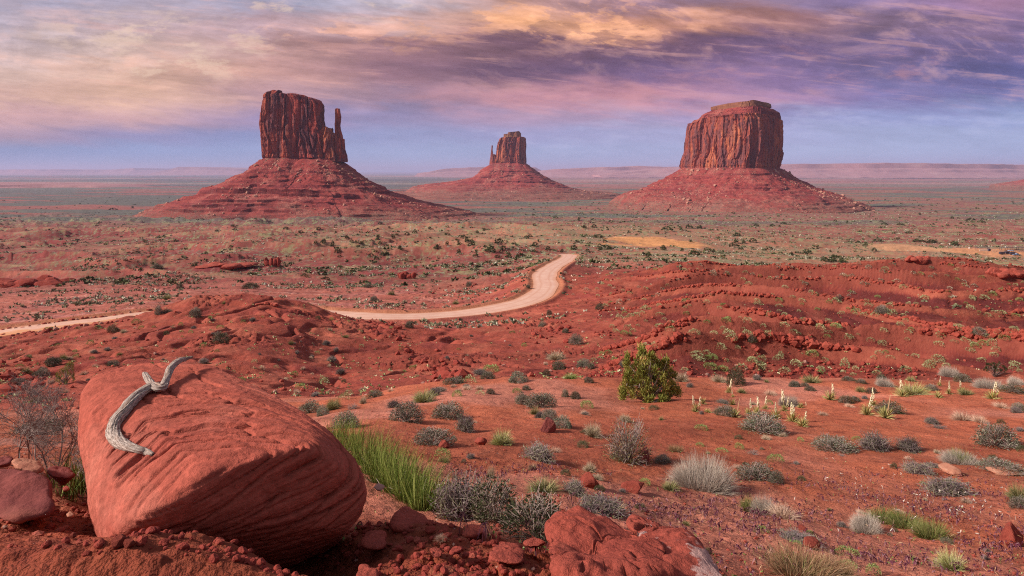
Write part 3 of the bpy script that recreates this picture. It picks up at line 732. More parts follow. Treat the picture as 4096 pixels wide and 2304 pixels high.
o3, _, _ = cliff_block('spire', b1, M_CLIFF, 1484, q([(1742, 640), (1732, 470), (1730, 430), (1736, 260), (1733, 232), (1742, 215)]), q([(1816, 640), (1806, 500), (1795, 460), (1786, 420), (1781, 380), (1786, 300), (1779, 250), (1777, 235), (1775, 215)]),
    q([(1700, 222), (1745, 219), (1775, 221), (1800, 228)]), 85 + 600 / 9.367, BOX, 8, n=70, nz=90, flute=0.22, seed=14, capin=6)
o4, _, _ = cliff_block('spire_foot', b1, M_CLIFF, 1482, q([(1735, 740), (1738, 600), (1748, 480)]), q([(1846, 740), (1842, 665), (1818, 600), (1808, 480)]),
    q([(1700, 500), (1800, 500), (1850, 520)]), 85 + 722 / 9.367, BOX, 22, n=140, nz=60, flute=0.5, seed=15, capin=6)
foot = np.array([[x, y, z] for x, y, z in foot1])
kx = (foot[:, 0] - foot[:, 0].min()) / np.ptp(foot[:, 0])
foot[:, 0] = foot[:, 0] + kx ** 3 * 31.0
foot[:, 2] = foot[:, 2] + 2 - kx ** 4 * 8
zp = 1500 / F / 9.367
def prof(pts, x0, y0): return [(abs(a - x0) * zp, (b - y0) * zp) for a, b in pts]
pl = prof([(1090, 665), (1040, 695), (945, 752), (938, 776), (850, 822), (780, 875), (690, 925), (575, 945), (555, 962), (480, 1008), (410, 1020), (380, 1045), (300, 1070), (160, 1098), (110, 1125), (30, 1150), (-10, 1200), (-40, 1300)], 1090, 665)
pr = prof([(1843, 715), (1890, 745), (1955, 795), (1962, 815), (2040, 872), (2150, 928), (2200, 960), (2290, 985), (2312, 1025), (2380, 1052), (2520, 1080), (2700, 1125), (2900, 1160), (3100, 1205), (3250, 1260), (3350, 1320)], 1843, 715)
pf = [(0, 0), (14, 5.5), (30, 15), (34, 20), (62, 33), (95, 50), (99, 54), (126, 66), (140, 71), (143, 85), (170, 93), (180, 95), (183, 100), (205, 105), (208, 110), (230, 115), (233, 120), (262, 128), (290, 135)]
pf = [(a * 0.86, b * 0.86) for a, b in pf]
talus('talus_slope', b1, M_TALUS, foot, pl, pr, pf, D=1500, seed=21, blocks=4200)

# ---- east butte (middle, farther): main block, cap, thumb on the left
q = zc(425, 120, 14.72)
b2 = tag(link('rock_butte', None), 'small far butte in the middle with a short thin spire standing at its left end', 'butte')
o, Q, foot2 = cliff_block('cliff', b2, M_CLIFF2, 3250, q([(1010, 700), (1030, 560), (1036, 500), (1046, 420), (1066, 340), (1100, 275), (1150, 255)]), q([(1506, 690), (1503, 600), (1498, 500), (1500, 400), (1501, 350), (1496, 300), (1488, 262)]),
    q([(1040, 300), (1100, 275), (1155, 255), (1250, 258), (1415, 252), (1488, 262), (1510, 280)]), 120 + 655 / 14.72, BOX, 70, seed=33, flute=1.2)
cliff_block('shoulder', b2, M_CLIFF2, 3235, q([(942, 690), (955, 600), (965, 540)]), q([(1080, 690), (1060, 560), (1034, 505)]), q([(930, 545), (985, 530), (1000, 500), (1030, 508), (1060, 520)]), 120 + 655 / 14.72, BOX, 40, n=120, nz=50, seed=35, flute=0.5, capin=6)
cliff_block('spire', b2, M_CLIFF, 3232, q([(958, 600), (965, 500), (972, 430), (978, 378)]), q([(1016, 600), (1006, 480), (999, 440), (1004, 390), (1000, 372)]), q([(970, 380), (988, 371), (1004, 384)]), 120 + 580 / 14.72, BOX, 9, n=60, nz=50, seed=36, flute=0.25, capin=5)
cliff_block('cap', b2, M_CAP, 3250, q([(1152, 290), (1155, 210)]), q([(1418, 290), (1416, 200)]), q([(1140, 212), (1222, 208), (1226, 184), (1300, 178), (1386, 167), (1408, 192), (1420, 205)]), 120 + 268 / 14.72, BOX, 38, n=160, nz=26, seed=37, flute=0.35, capin=8)
zp = 3250 / F / 14.72
foot = np.array(foot2); foot[:, 0] -= 16 * (1 - (foot[:, 0] - foot[:, 0].min()) / np.ptp(foot[:, 0])) ** 3
foot[:, 2] += 6
pl = prof([(943, 665), (880, 705), (785, 758), (755, 800), (745, 825), (680, 868), (610, 892), (400, 925), (200, 950), (0, 968), (-200, 1000), (-320, 1080)], 943, 665)
pr = prof([(1505, 680), (1565, 718), (1575, 738), (1640, 772), (1718, 826), (1722, 838), (1810, 888), (1925, 945), (2075, 998), (2150, 1040), (2300, 1070), (2500, 1110)], 1505, 680)
pf = [(0, 0), (35, 14), (75, 34), (79, 40), (125, 58), (130, 64), (180, 82), (185, 89), (235, 99), (240, 104), (280, 110), (330, 122)]
pf = [(a * 0.85, b) for a, b in pf] + [(400, 150), (480, 165)]; pl += [(520, 135), (640, 165)]; pr += [(420, 140), (520, 165)]
talus('talus_slope', b2, M_TALUS, foot, pl, pr, pf, D=3250, seed=41, blocks=1400)

# ---- merrick-shaped butte (right): broad block, stepped shoulder and flat cap
q = zc(625, 95, 10.304)
b3 = tag(link('rock_butte', None), 'broad block-shaped butte on the right with a stepped shoulder and flat tan cap', 'butte')
DIA = [(-1, .25), (-.97, .05), (-.62, -.45), (-.2, -.93), (-.06, -1), (.15, -.96), (.55, -.62), (.93, -.2), (1, .1), (.7, .7), (.2, 1), (-.5, .9), (-.9, .6)]
o, Q, foot3 = cliff_block('cliff', b3, M_CLIFF2, 2050, q([(596, 790), (598, 740), (602, 680), (630, 600), (640, 450), (650, 370), (664, 300), (668, 284)]), q([(1606, 790), (1610, 740), (1622, 690), (1642, 600), (1655, 480), (1650, 380), (1642, 300), (1640, 268), (1600, 232)]),
    q([(640, 286), (735, 284), (760, 262), (785, 240), (900, 232), (1110, 218), (1300, 222), (1500, 228), (1600, 235), (1640, 266), (1670, 280)]), 95 + 755 / 10.304, DIA, 150, n=560, nz=120, seed=53, flute=1.15)
cliff_block('shoulder', b3, M_TALUS, 2050, q([(770, 262), (778, 240), (802, 212), (812, 200), (868, 172), (898, 160), (930, 140)]), q([(1612, 262), (1604, 205), (1596, 190), (1540, 158), (1505, 140), (1480, 120)]),
    q([(760, 158), (920, 150), (1250, 142), (1500, 146), (1620, 160)]), 95 + 250 / 10.304, DIA, 112, n=320, nz=40, seed=57, flute=0.35, bands=(0, 1), capin=8)
cliff_block('cap', b3, M_CAP, 2050, q([(905, 170), (902, 158), (897, 122)]), q([(1490, 170), (1500, 142), (1518, 128), (1510, 95)]),
    q([(890, 122), (960, 106), (1050, 94), (1180, 88), (1235, 75), (1300, 80), (1400, 88), (1512, 95), (1530, 104)]), 95 + 152 / 10.304, DIA, 84, n=280, nz=24, seed=59, flute=0.4, capin=8)
zp = 2050 / F / 10.304
foot = np.array(foot3); foot[:, 2] += 2
pl = prof([(598, 765), (560, 790), (470, 845), (455, 860), (400, 888), (330, 912), (250, 958), (200, 990), (80, 1008), (10, 1034), (-50, 1080), (-90, 1140), (-110, 1200)], 598, 765)
pr = prof([(1608, 755), (1650, 770), (1720, 812), (1775, 850), (1784, 864), (1900, 932), (2000, 982), (2120, 1018), (2140, 1036), (2230, 1068), (2290, 1110), (2320, 1160), (2340, 1210)], 1608, 755)
pf = [(0, 0), (20, 7), (42, 18), (46, 24), (75, 38), (105, 50), (130, 61), (133, 66), (160, 72), (190, 78), (215, 84), (250, 92), (300, 103)]
pf = [(a * 0.85, b * 0.95) for a, b in pf] + [(320, 112), (370, 122)]; pl += [(pl[-1][0] + 20, 130)]; pr += [(pr[-1][0] + 20, 130)]
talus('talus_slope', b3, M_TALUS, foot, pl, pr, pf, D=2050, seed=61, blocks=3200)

# ---- foot of another butte entering at the right edge
b4 = tag(link('rock_butte', None), 'red rubble slope of a far butte entering the frame at the right edge', 'butte')
_, _, f4 = cliff_block('cliff', b4, M_CLIFF, 4600, [(1060, 180), (1062, 120)], [(1102, 180), (1100, 120)], [(1050, 128), (1110, 126)], 170, BOX, 110, n=160, nz=50, seed=71, flute=1.5)
talus('talus_slope', b4, M_TALUS, np.array(f4), [(0, 0), (60, 26), (66, 34), (150, 62), (160, 66), (300, 92), (420, 110)], [(0, 0), (150, 60), (400, 110)], [(0, 0), (60, 30), (150, 62), (300, 100)], D=4600, seed=72, blocks=200, n=400)

# ---- distant mesas: long table-topped escarpments
def mesa(label, D, skyline, base_py, thick, seed, foot_w=900):
    S = D / F
    xs = np.array([p[0] for p in skyline], float); ys = np.array([p[1] for p in skyline], float)
    n = 360; px = np.linspace(xs[0], xs[-1], n); top = np.interp(px, xs, ys)
    X = (px - CX) * S; top = (HY - top) * S; bz = (HY - base_py) * S - 30
    front = D + 500 * vn2(X / 3600, X * 0 + 0.5, seed) + 120 * vn2(X / 900, X * 0, seed + 1)
    top = top + 14 * vn2(X / 500, X * 0, seed + 3)
    h = top - bz
    prof_ = [(-foot_w, 0.0), (-foot_w * 0.55, 0.18), (-foot_w * 0.3, 0.38), (-foot_w * 0.26, 0.52), (-foot_w * 0.10, 0.60), (-foot_w * 0.04, 0.66), (0, 0.97), (60, 1.0), (thick * 0.5, 1.0), (thick, 0.98), (thick + 300, 0.0)]
    rows = []
    for o_, k in prof_:
        jag = 8 * vn2(X / 260, X * 0 + k * 3, seed + 4) * (0.2 < k < 0.99)
        rows.append(np.stack([X, front + o_ + jag, bz + h * k + 10 * vn2(X / 220, X * 0 + k * 9, seed + 5)], 1))
    me = mesh_np('mesa', np.concatenate(rows), [grid_faces(len(rows), n), np.array([[i * n for i in range(len(rows))][::-1]]), np.array([[i * n + n - 1 for i in range(len(rows))]])], M_MESA, False)
    return tag(link('mesa', me), label, 'mesa')
mesa('long flat-topped lavender mesa along the horizon right of the broad butte', 15000, [(600, 175), (660, 169), (700, 167), (780, 165.5), (800, 164), (880, 163.2), (935, 163.6), (1024, 164.4), (1180, 165.5), (1330, 172)], 176, 5000, 201)
mesa('long low hazy mesa on the horizon between the middle and the right butte', 17000, [(500, 175), (560, 169), (600, 167.2), (640, 166.2), (690, 167), (700, 173)], 176, 4000, 211)
mesa('low ragged hazy mesa on the horizon just left of the middle butte', 19000, [(418, 173.5), (440, 169.6), (452, 168.6), (462, 167.6), (476, 167.2), (500, 166.8), (535, 167.2), (548, 173.5)], 176, 3000, 221)
mesa('pale blue table mesa on the horizon just left of the tall left butte', 26000, [(150, 173), (166, 169.6), (176, 167.0), (196, 166.9), (212, 167.3), (236, 168.6), (262, 170.4), (300, 170.5), (330, 173)], 174.5, 5000, 231)
mesa('faint blue low mesa far left on the horizon', 32000, [(-120, 172.6), (-60, 169.8), (0, 169.5), (60, 169.4), (100, 170.2), (128, 168.4), (135, 168.3), (140, 170.2), (170, 172.6)], 174, 5000, 241)
mesa('low red banded bench on the plain left of the tall left butte', 5200, [(-220, 189), (-150, 185.0), (-40, 184.6), (40, 185.6), (70, 187), (100, 190)], 190, 700, 251, foot_w=350)

# ================================================================ ROAD
def road():
    P = RC; t = np.gradient(P[:, :2], axis=0); t /= np.linalg.norm(t, axis=1)[:, None]
    nx = np.stack([t[:, 1], -t[:, 0]], 1); k = np.linspace(-1, 1, 15)
    s = np.concatenate([[0], np.cumsum(np.hypot(*np.diff(P[:, :2], axis=0).T))])
    V = []
    for i in range(len(P)):
        wd = ROAD_W * (1 + 0.05 * math.sin(s[i] / 9.0) + 0.04 * math.sin(s[i] / 3.1))
        x = P[i, 0] + nx[i, 0] * k * wd; y = P[i, 1] + nx[i, 1] * k * wd
        z = np.maximum(H(x, y), P[i, 2] - 0.02) + 0.05 + 0.05 * (1 - k ** 2)
        V.append(np.stack([x, y, z], 1))
    V = np.concatenate(V)
    m = bpy.data.materials.new('graded_dirt_road'); m.use_nodes = True; n = NT(m.node_tree); b = n.n['Principled BSDF']
    b.inputs['Roughness'].default_value = 0.95; b.inputs['Specular IOR Level'].default_value = 0.1
    at_ = n.add('ShaderNodeAttribute', attribute_name='rut'); kk = at_.outputs['Fac']
    tc = n.add('ShaderNodeTexCoord'); P3 = tc.outputs['Object']
    a = n.noise(P3, 0.35, 6, 0.65); f = n.noise(P3, 4.0, 4, 0.6); lft = n.rng(n.sep(P3)[0], -66, -80)
    col = n.mix(n.rng(a, 0.35, 0.65), (0.66, 0.40, 0.32), (0.74, 0.50, 0.41))
    edge = n.rng(n.math('ABSOLUTE', kk), 0.62, 1.0)
    col = n.mix(n.math('MULTIPLY', edge, 0.55), col, (0.58, 0.24, 0.12))
    fork = n.math('MULTIPLY', lft, n.rng(n.math('ADD', kk, n.math('MULTIPLY', n.math('SUBTRACT', a, 0.5), 1.6)), -0.1, 0.2))
    col = n.mix(n.math('MULTIPLY', fork, 0.8), col, (0.66, 0.29, 0.12))
    rut = n.math('MULTIPLY', n.rng(n.math('ABSOLUTE', n.math('SUBTRACT', n.math('ABSOLUTE', kk), 0.38)), 0.14, 0.02), 0.55)
    col = n.mix(rut, col, (0.60, 0.33, 0.24))
    g = n.rng(f, 0.3, 0.7, 0.90, 1.08); col = n.mix(1.0, col, n.comb(g, g, g), 'MULTIPLY')
    n.put(b.inputs['Base Color'], col)
    bp = n.add('ShaderNodeBump'); bp.inputs['Strength'].default_value = 0.4; bp.inputs['Distance'].default_value = 0.05
    n.put(bp.inputs['Height'], f); n.l.new(bp.outputs[0], b.inputs['Normal'])
    fc = grid_faces(len(P), 15)
    o = link('dirt_road', mesh_np('dirt_road', V, fc, m, True, {'rut': np.tile(k, len(P))}))
    tag(o, kind='structure')
    return s, t, nx
_rs, _rt, _rn = road()
# ================================================================ PLANT MATERIALS
def plant_mat(name, base, tip, third=None, var=0.25, rough=0.8):
    m = bpy.data.materials.new(name); m.use_nodes = True; n = NT(m.node_tree); b = n.n['Principled BSDF']
    b.inputs['Roughness'].default_value = rough; b.inputs['Specular IOR Level'].default_value = 0.15
    t = n.add('ShaderNodeAttribute', attribute_name='tip').outputs['Fac']
    r = n.add('ShaderNodeAttribute', attribute_name='leafvar').outputs['Fac']
    col = n.mix(t, base, tip)
    if third: col = n.mix(n.math('MULTIPLY', n.rng(r, 0.62, 0.8), 0.9), col, third)
    oi = n.add('ShaderNodeObjectInfo').outputs['Random']
    k = n.math('MULTIPLY', n.rng(r, 0, 1, 1 - var, 1 + var), n.rng(oi, 0, 1, 0.82, 1.18))
    col = n.mix(1.0, col, n.comb(k, k, k), 'MULTIPLY')
    n.put(b.inputs['Base Color'], col)
    return m
PM = {
 'sage':   plant_mat('sagebrush_leaves', (0.055, 0.062, 0.034), (0.19, 0.22, 0.14), (0.28, 0.27, 0.23)),
 'sageb':  plant_mat('blue_green_leaves', (0.10, 0.13, 0.085), (0.26, 0.32, 0.22), (0.34, 0.35, 0.28)),
 'sagep':  plant_mat('purple_grey_twigs', (0.11, 0.08, 0.08), (0.31, 0.24, 0.26), (0.22, 0.22, 0.14)),
 'dark':   plant_mat('dark_green_leaves', (0.035, 0.045, 0.020), (0.09, 0.12, 0.05), (0.17, 0.16, 0.11)),
 'olive':  plant_mat('olive_leaves', (0.12, 0.12, 0.05), (0.30, 0.30, 0.12), (0.40, 0.36, 0.20)),
 'pale':   plant_mat('pale_straw', (0.20, 0.15, 0.11), (0.56, 0.48, 0.33), (0.62, 0.52, 0.42)),
 'straw':  plant_mat('pink_straw', (0.30, 0.17, 0.12), (0.66, 0.48, 0.36), (0.70, 0.56, 0.45)),
 'bristle':plant_mat('grey_bristle', (0.13, 0.10, 0.105), (0.56, 0.50, 0.41), (0.44, 0.40, 0.37)),
 'yel':    plant_mat('yellow_green', (0.16, 0.17, 0.05), (0.46, 0.50, 0.19), (0.52, 0.50, 0.28)),
 'bright': plant_mat('bright_green', (0.10, 0.16, 0.04), (0.30, 0.42, 0.12), (0.36, 0.42, 0.20)),
 'cush':   plant_mat('grey_green_cushion', (0.20, 0.25, 0.10), (0.46, 0.54, 0.26), (0.50, 0.52, 0.34)),
 'rush':   plant_mat('green_rush_stems', (0.07, 0.12, 0.02), (0.26, 0.36, 0.07), (0.34, 0.38, 0.12)),
 'grass':  plant_mat('green_grass', (0.07, 0.10, 0.02), (0.20, 0.26, 0.07), (0.34, 0.30, 0.14)),
 'rust':   plant_mat('rusty_dry_grass', (0.15, 0.10, 0.05), (0.46, 0.26, 0.15), (0.52, 0.38, 0.24)),
 'jun':    plant_mat('juniper_scales', (0.11, 0.13, 0.025), (0.38, 0.42, 0.10), (0.46, 0.36, 0.13)),
 'jund':   plant_mat('dark_juniper_scales', (0.035, 0.05, 0.02), (0.09, 0.115, 0.045), (0.13, 0.14, 0.06)),
 'scrub':  plant_mat('valley_scrub', (0.12, 0.13, 0.08), (0.30, 0.32, 0.20), (0.40, 0.40, 0.33), 0.35),
 'bark':   plant_mat('weathered_twigs', (0.17, 0.13, 0.12), (0.38, 0.32, 0.30), (0.28, 0.20, 0.18)),
 'barkd':  plant_mat('brown_bark', (0.13, 0.08, 0.06), (0.28, 0.21, 0.18)),
 'yleaf':  plant_mat('yucca_leaves', (0.18, 0.17, 0.06), (0.42, 0.44, 0.16), (0.56, 0.46, 0.22)),
 'ydead':  plant_mat('dead_yucca_leaves', (0.36, 0.22, 0.12), (0.60, 0.42, 0.26)),
 'cream':  plant_mat('cream_flowers', (0.72, 0.66, 0.42), (0.85, 0.82, 0.62), None, 0.12),
 'purple': plant_mat('purple_seed_heads', (0.07, 0.018, 0.035), (0.13, 0.04, 0.075), (0.22, 0.12, 0.14)),
 'seedw':  plant_mat('silvery_seed_stems', (0.35, 0.30, 0.26), (0.62, 0.60, 0.56)),
}
rg = np.random.default_rng(7)
# ================================================================ GEOMETRY COLLECTORS
class Geo:
    def __init__(s): s.V = []; s.F = {3: [], 4: []}; s.T = []; s.R = []; s.n = 0
    def add(s, V, Fc, tip=None, rv=None):
        V = np.asarray(V, float); Fc = np.asarray(Fc)
        s.V.append(V); s.F[Fc.shape[1]].append(Fc + s.n); s.n += len(V)
        s.T.append(np.zeros(len(V)) + (0.5 if tip is None else tip)); s.R.append(np.zeros(len(V)) + (0.5 if rv is None else rv))
    def mesh(s, name, mat, smooth=False):
        Fs = [np.concatenate(s.F[k]) for k in (3, 4) if s.F[k]]
        return mesh_np(name, np.concatenate(s.V), Fs, mat, smooth, {'tip': np.concatenate(s.T), 'leafvar': np.concatenate(s.R)})
    def ribbons(s, B, D, L, W, droop=0.0, seg=3, taper=True, tip0=0.0, tip1=1.0, rv=None, curl=0.0):
        B = np.asarray(B, float); n = len(B); D = D / (np.linalg.norm(D, axis=1)[:, None] + 1e-9)
        L = np.zeros(n) + L; W = np.zeros(n) + W; droop = np.zeros(n) + droop
        a = rg.uniform(0, 6.283, n); rnd = np.stack([np.cos(a), np.sin(a), 0 * a], 1)
        side = np.cross(D, rnd); side /= np.linalg.norm(side, axis=1)[:, None] + 1e-9
        cv = rg.normal(0, 1, (n, 3)) * curl
        V = np.zeros((n, 2 * (seg + 1), 3)); T = np.zeros((n, 2 * (seg + 1)))
        for k in range(seg + 1):
            t = k / seg
            c = B + D * (L * t)[:, None] + cv * (L * t * t)[:, None]; c[:, 2] -= droop * L * t * t
            w_ = W * ((1 - t) ** 0.7 + 0.12 if taper else math.sin(math.pi * (0.18 + 0.78 * t))) * 0.5
            V[:, 2 * k] = c - side * w_[:, None]; V[:, 2 * k + 1] = c + side * w_[:, None]; T[:, 2 * k:2 * k + 2] = tip0 + (tip1 - tip0) * t
        m = 2 * (seg + 1); F0 = np.array([[2 * k, 2 * k + 1, 2 * k + 3, 2 * k + 2] for k in range(seg)])
        Fc = (np.arange(n) * m)[:, None, None] + F0[None]
        r = np.repeat(rg.uniform(0, 1, n) if rv is None else rv, m)
        s.add(V.reshape(-1, 3), Fc.reshape(-1, 4), T.ravel(), r)
    def tube(s, P, Rr, sides=4, tip0=0.0, tip1=1.0, rv=0.5, cap=True):
        P = np.asarray(P, float); n = len(P); t = np.gradient(P, axis=0); t /= np.linalg.norm(t, axis=1)[:, None] + 1e-9
        ref = np.array([0.3, 0.2, 1.0]) if abs(t[:, 2]).mean() < 0.8 else np.array([1.0, 0.3, 0.0])
        u_ = np.cross(t, ref); u_ /= np.linalg.norm(u_, axis=1)[:, None] + 1e-9; v_ = np.cross(t, u_)
        a = np.arange(sides) / sides * 2 * math.pi; Rr = np.zeros(n) + Rr
        V = P[:, None] + Rr[:, None, None] * (np.cos(a)[None, :, None] * u_[:, None] + np.sin(a)[None, :, None] * v_[:, None])
        s.add(V.reshape(-1, 3), grid_faces(n, sides, True)[:, ::-1], np.repeat(np.linspace(tip0, tip1, n), sides), rv)
    def balls(s, Cn, S, tip=0.5, rv=None, sub=1, jit=0.15):
        v0, f0 = ico(sub); n = len(Cn); S = np.asarray(S, float)
        if S.ndim == 1: S = np.repeat(S[:, None], 3, 1)
        V = Cn[:, None] + v0[None] * S[:, None] * (1 + jit * rg.standard_normal((n, len(v0), 1)))
        Fc = (np.arange(n) * len(v0))[:, None, None] + f0[None]
        s.add(V.reshape(-1, 3), Fc.reshape(-1, 3), tip, np.repeat(rg.uniform(0, 1, n) if rv is None else rv, len(v0)))

def dome_dirs(n, flat=0.0):
    a = rg.uniform(0, 2 * math.pi, n); z = rg.uniform(flat, 1, n); r = np.sqrt(1 - z * z)
    return np.stack([r * np.cos(a), r * np.sin(a), z], 1)
def lumps(D, k, seed, amt=0.3):
    """uneven outline: radius factor by direction"""
    r = np.random.default_rng(seed); c = r.normal(0, 1, (k, 3)); c[:, 2] = abs(c[:, 2]) * 0.7; c /= np.linalg.norm(c, axis=1)[:, None]
    d = (D @ c.T).max(1); return 1 - amt + amt * sst(d, 0.55, 0.97) * 1.25

# ---- generic plants, unit width 1, unit height 1; each builder returns [(part name, mesh)], the first is the main part
def mk_leafy(mat, n=2600, twigs=60, seed=0, leaf=0.055, amt=0.34, inner=0.35, stalky=0.0, twmat='bark'):
    g = Geo(); D = dome_dirs(n, -0.05); rr = lumps(D, 9, seed, amt) * rg.uniform(inner, 1, n) ** 0.6
    P = D * rr[:, None] * np.array([0.5, 0.5, 0.92]); P[:, 2] = np.maximum(P[:, 2], 0.02)
    dirs = D + rg.normal(0, 0.55, (n, 3)) + [0, 0, 0.5]
    g.ribbons(P, dirs, rg.uniform(0.6, 1.3, n) * leaf, leaf * 0.34, 0.1, 2, True, 0.1, 1.0)
    t = Geo(); m = twigs
    D2 = dome_dirs(m, 0.1); e = D2 * lumps(D2, 9, seed, amt)[:, None] * np.array([0.5, 0.5, 0.95]) * rg.uniform(0.85, 1.08, m)[:, None]
    for q_ in e:
        k = rg.normal(0, 0.035, 3); t.tube([(0, 0, -0.03), q_ * 0.35 + k, q_ * 0.7 + k * 1.3, q_], [0.011, 0.009, 0.006, 0.003], 3, 0.2, 1, rg.uniform())
        for _ in range(2):
            b_ = q_ * rg.uniform(0.4, 0.8); t.tube([b_, b_ + (q_ - b_) * 0.5 + rg.normal(0, 0.05, 3), q_ * rg.uniform(.9, 1.05) + rg.normal(0, 0.09, 3) * [1, 1, .6]], [0.006, 0.005, 0.003], 3, 0.4, 1, rg.uniform())
    return [('foliage', g.mesh('foliage', PM[mat])), ('twigs', t.mesh('twigs', PM[twmat]))]
def mk_twiggy(mat, n=420, seed=0, leafn=500, leafmat='sage', spread=1.0):
    t = Geo(); D = dome_dirs(n, 0.02)
    e = D * lumps(D, 7, seed, 0.35)[:, None] * np.array([0.5 * spread, 0.5 * spread, 0.95]) * rg.uniform(0.7, 1.08, n)[:, None]
    for i, q_ in enumerate(e):
        if i < n // 5:
            k = rg.normal(0, 0.05, 3); t.tube([(0, 0, -0.03), q_ * 0.4 + k, q_ * 0.75 + k, q_], [0.012, 0.009, 0.006, 0.003], 3, 0, 1, rg.uniform())
        else:
            b_ = e[rg.integers(0, n // 5)] * rg.uniform(0.3, 0.85); m_ = b_ * 0.5 + q_ * 0.5 + rg.normal(0, 0.03, 3)
            L = np.linalg.norm(q_ - b_); 
            if L > 0.45: q_ = b_ + (q_ - b_) * 0.45 / L; m_ = (b_ + q_) / 2 + rg.normal(0, 0.02, 3)
            q_ = q_.copy(); q_[2] = max(q_[2], 0.02)
            t.tube([b_, m_, q_], [0.006, 0.0045, 0.003], 3, 0.3, 1, rg.uniform())
    out = [('twigs', t.mesh('twigs', PM[mat]))]
    if leafn:
        g = Geo(); D = dome_dirs(leafn, 0); P = D * (lumps(D, 7, seed, 0.35) * rg.uniform(0.3, 1, leafn) ** .6)[:, None] * np.array([0.48 * spread, 0.48 * spread, 0.9])
        g.ribbons(P, D + rg.normal(0, .6, (leafn, 3)), 0.045, 0.018, 0.1, 2)
        out.append(('foliage', g.mesh('foliage', PM[leafmat])))
    return out
def mk_tuft(mat, n=900, seed=0, wid=0.010, droop=0.25, stiff=0.0, spread=0.9, core=0.12, mix=None, mixn=0, lmin=0.6, lmax=1.12):
    g = Geo()
    def bl(g, n, k=1.0):
        a = rg.uniform(0, 2 * math.pi, n); r = core * np.sqrt(rg.uniform(0, 1, n)); B = np.stack([r * np.cos(a), r * np.sin(a), 0 * a], 1)
        el_ = rg.uniform(0.12, 1.0, n) ** 0.9; h = np.sqrt(1 - el_ ** 2)
        a2 = a + rg.normal(0, 0.5, n); D = np.stack([h * np.cos(a2) * spread, h * np.sin(a2) * spread, el_ * 1.5 + stiff], 1)
        s_ = lumps(D / np.linalg.norm(D, axis=1)[:, None], 6, seed, 0.25)
        Lx = 1 / np.sqrt((D[:, 0] ** 2 + D[:, 1] ** 2) / 0.25 + D[:, 2] ** 2) * np.linalg.norm(D, axis=1)
        g.ribbons(B, D, Lx * s_ * rg.uniform(lmin, lmax, n) * k, wid, droop * h, 4, True, 0, 1, curl=0.06)
    bl(g, n); out = [('blades', g.mesh('blades', PM[mat]))]
    if mix:
        g2 = Geo(); bl(g2, mixn, 0.8); out.append(('green_blades', g2.mesh('green_blades', PM[mix])))
    return out
def mk_mat(mat, n=700, seed=0, leaf=0.07):
    """low rounded cushion"""
    g = Geo(); D = dome_dirs(n, 0.0); rr = lumps(D, 8, seed, 0.3) * rg.uniform(0.55, 1, n) ** 0.5
    P = D * rr[:, None] * np.array([0.5, 0.5, 0.95])
    g.ribbons(P, D + rg.normal(0, .5, (n, 3)) + [0, 0, .4], leaf, leaf * 0.45, 0, 1, True, 0.15, 1)
    return [('foliage', g.mesh('foliage', PM[mat]))]
def mk_yucca(seed=0, n=85, stalk=None):
    g = Geo(); a = rg.uniform(0, 6.283, n); e = np.sin(rg.uniform(0.35, 1.5, n)); h = np.sqrt(1 - e * e)
    D = np.stack([h * np.cos(a), h * np.sin(a), e], 1)
    g.ribbons(D * 0.03, D, rg.uniform(0.75, 1.0, n) * np.where(e > .8, 0.95, 0.62), 0.050, 0.06, 3, True, 0.0, 1.0)
    d = Geo(); m = 45; a = rg.uniform(0, 6.283, m); e = rg.uniform(-0.15, 0.3, m); D = np.stack([np.cos(a), np.sin(a), e], 1)
    d.ribbons(D * 0.03 + [0, 0, .04], D, rg.uniform(.4, .6, m), 0.042, 0.22, 3)
    return [('leaves', g.mesh('leaves', PM['yleaf'])), ('dead_leaves', d.mesh('dead_leaves', PM['ydead']))]
def mk_stalk(seed=0):
    """unit tall flower stalk hung with cream bells"""
    s_ = Geo(); lean_ = rg.normal(0, 0.08, 2); s_.tube([(0, 0, -0.02), (lean_[0] * .5, lean_[1] * .5, 0.5), (lean_[0], lean_[1], 1.0)], [0.018, 0.014, 0.006], 5)
    f = Geo(); n = 46; z = rg.uniform(0.42, 0.99, n); a = rg.uniform(0, 6.283, n); r = 0.055 * (1.15 - z) * 1.6 + 0.01
    Cn = np.stack([r * np.cos(a) + lean_[0] * z, r * np.sin(a) + lean_[1] * z, z], 1)
    f.balls(Cn, np.stack([np.full(n, .020), np.full(n, .020), np.full(n, .034)], 1), 0.7)
    return s_.mesh('flower_stalk', PM['yleaf']), f.mesh('flowers', PM['cream'])
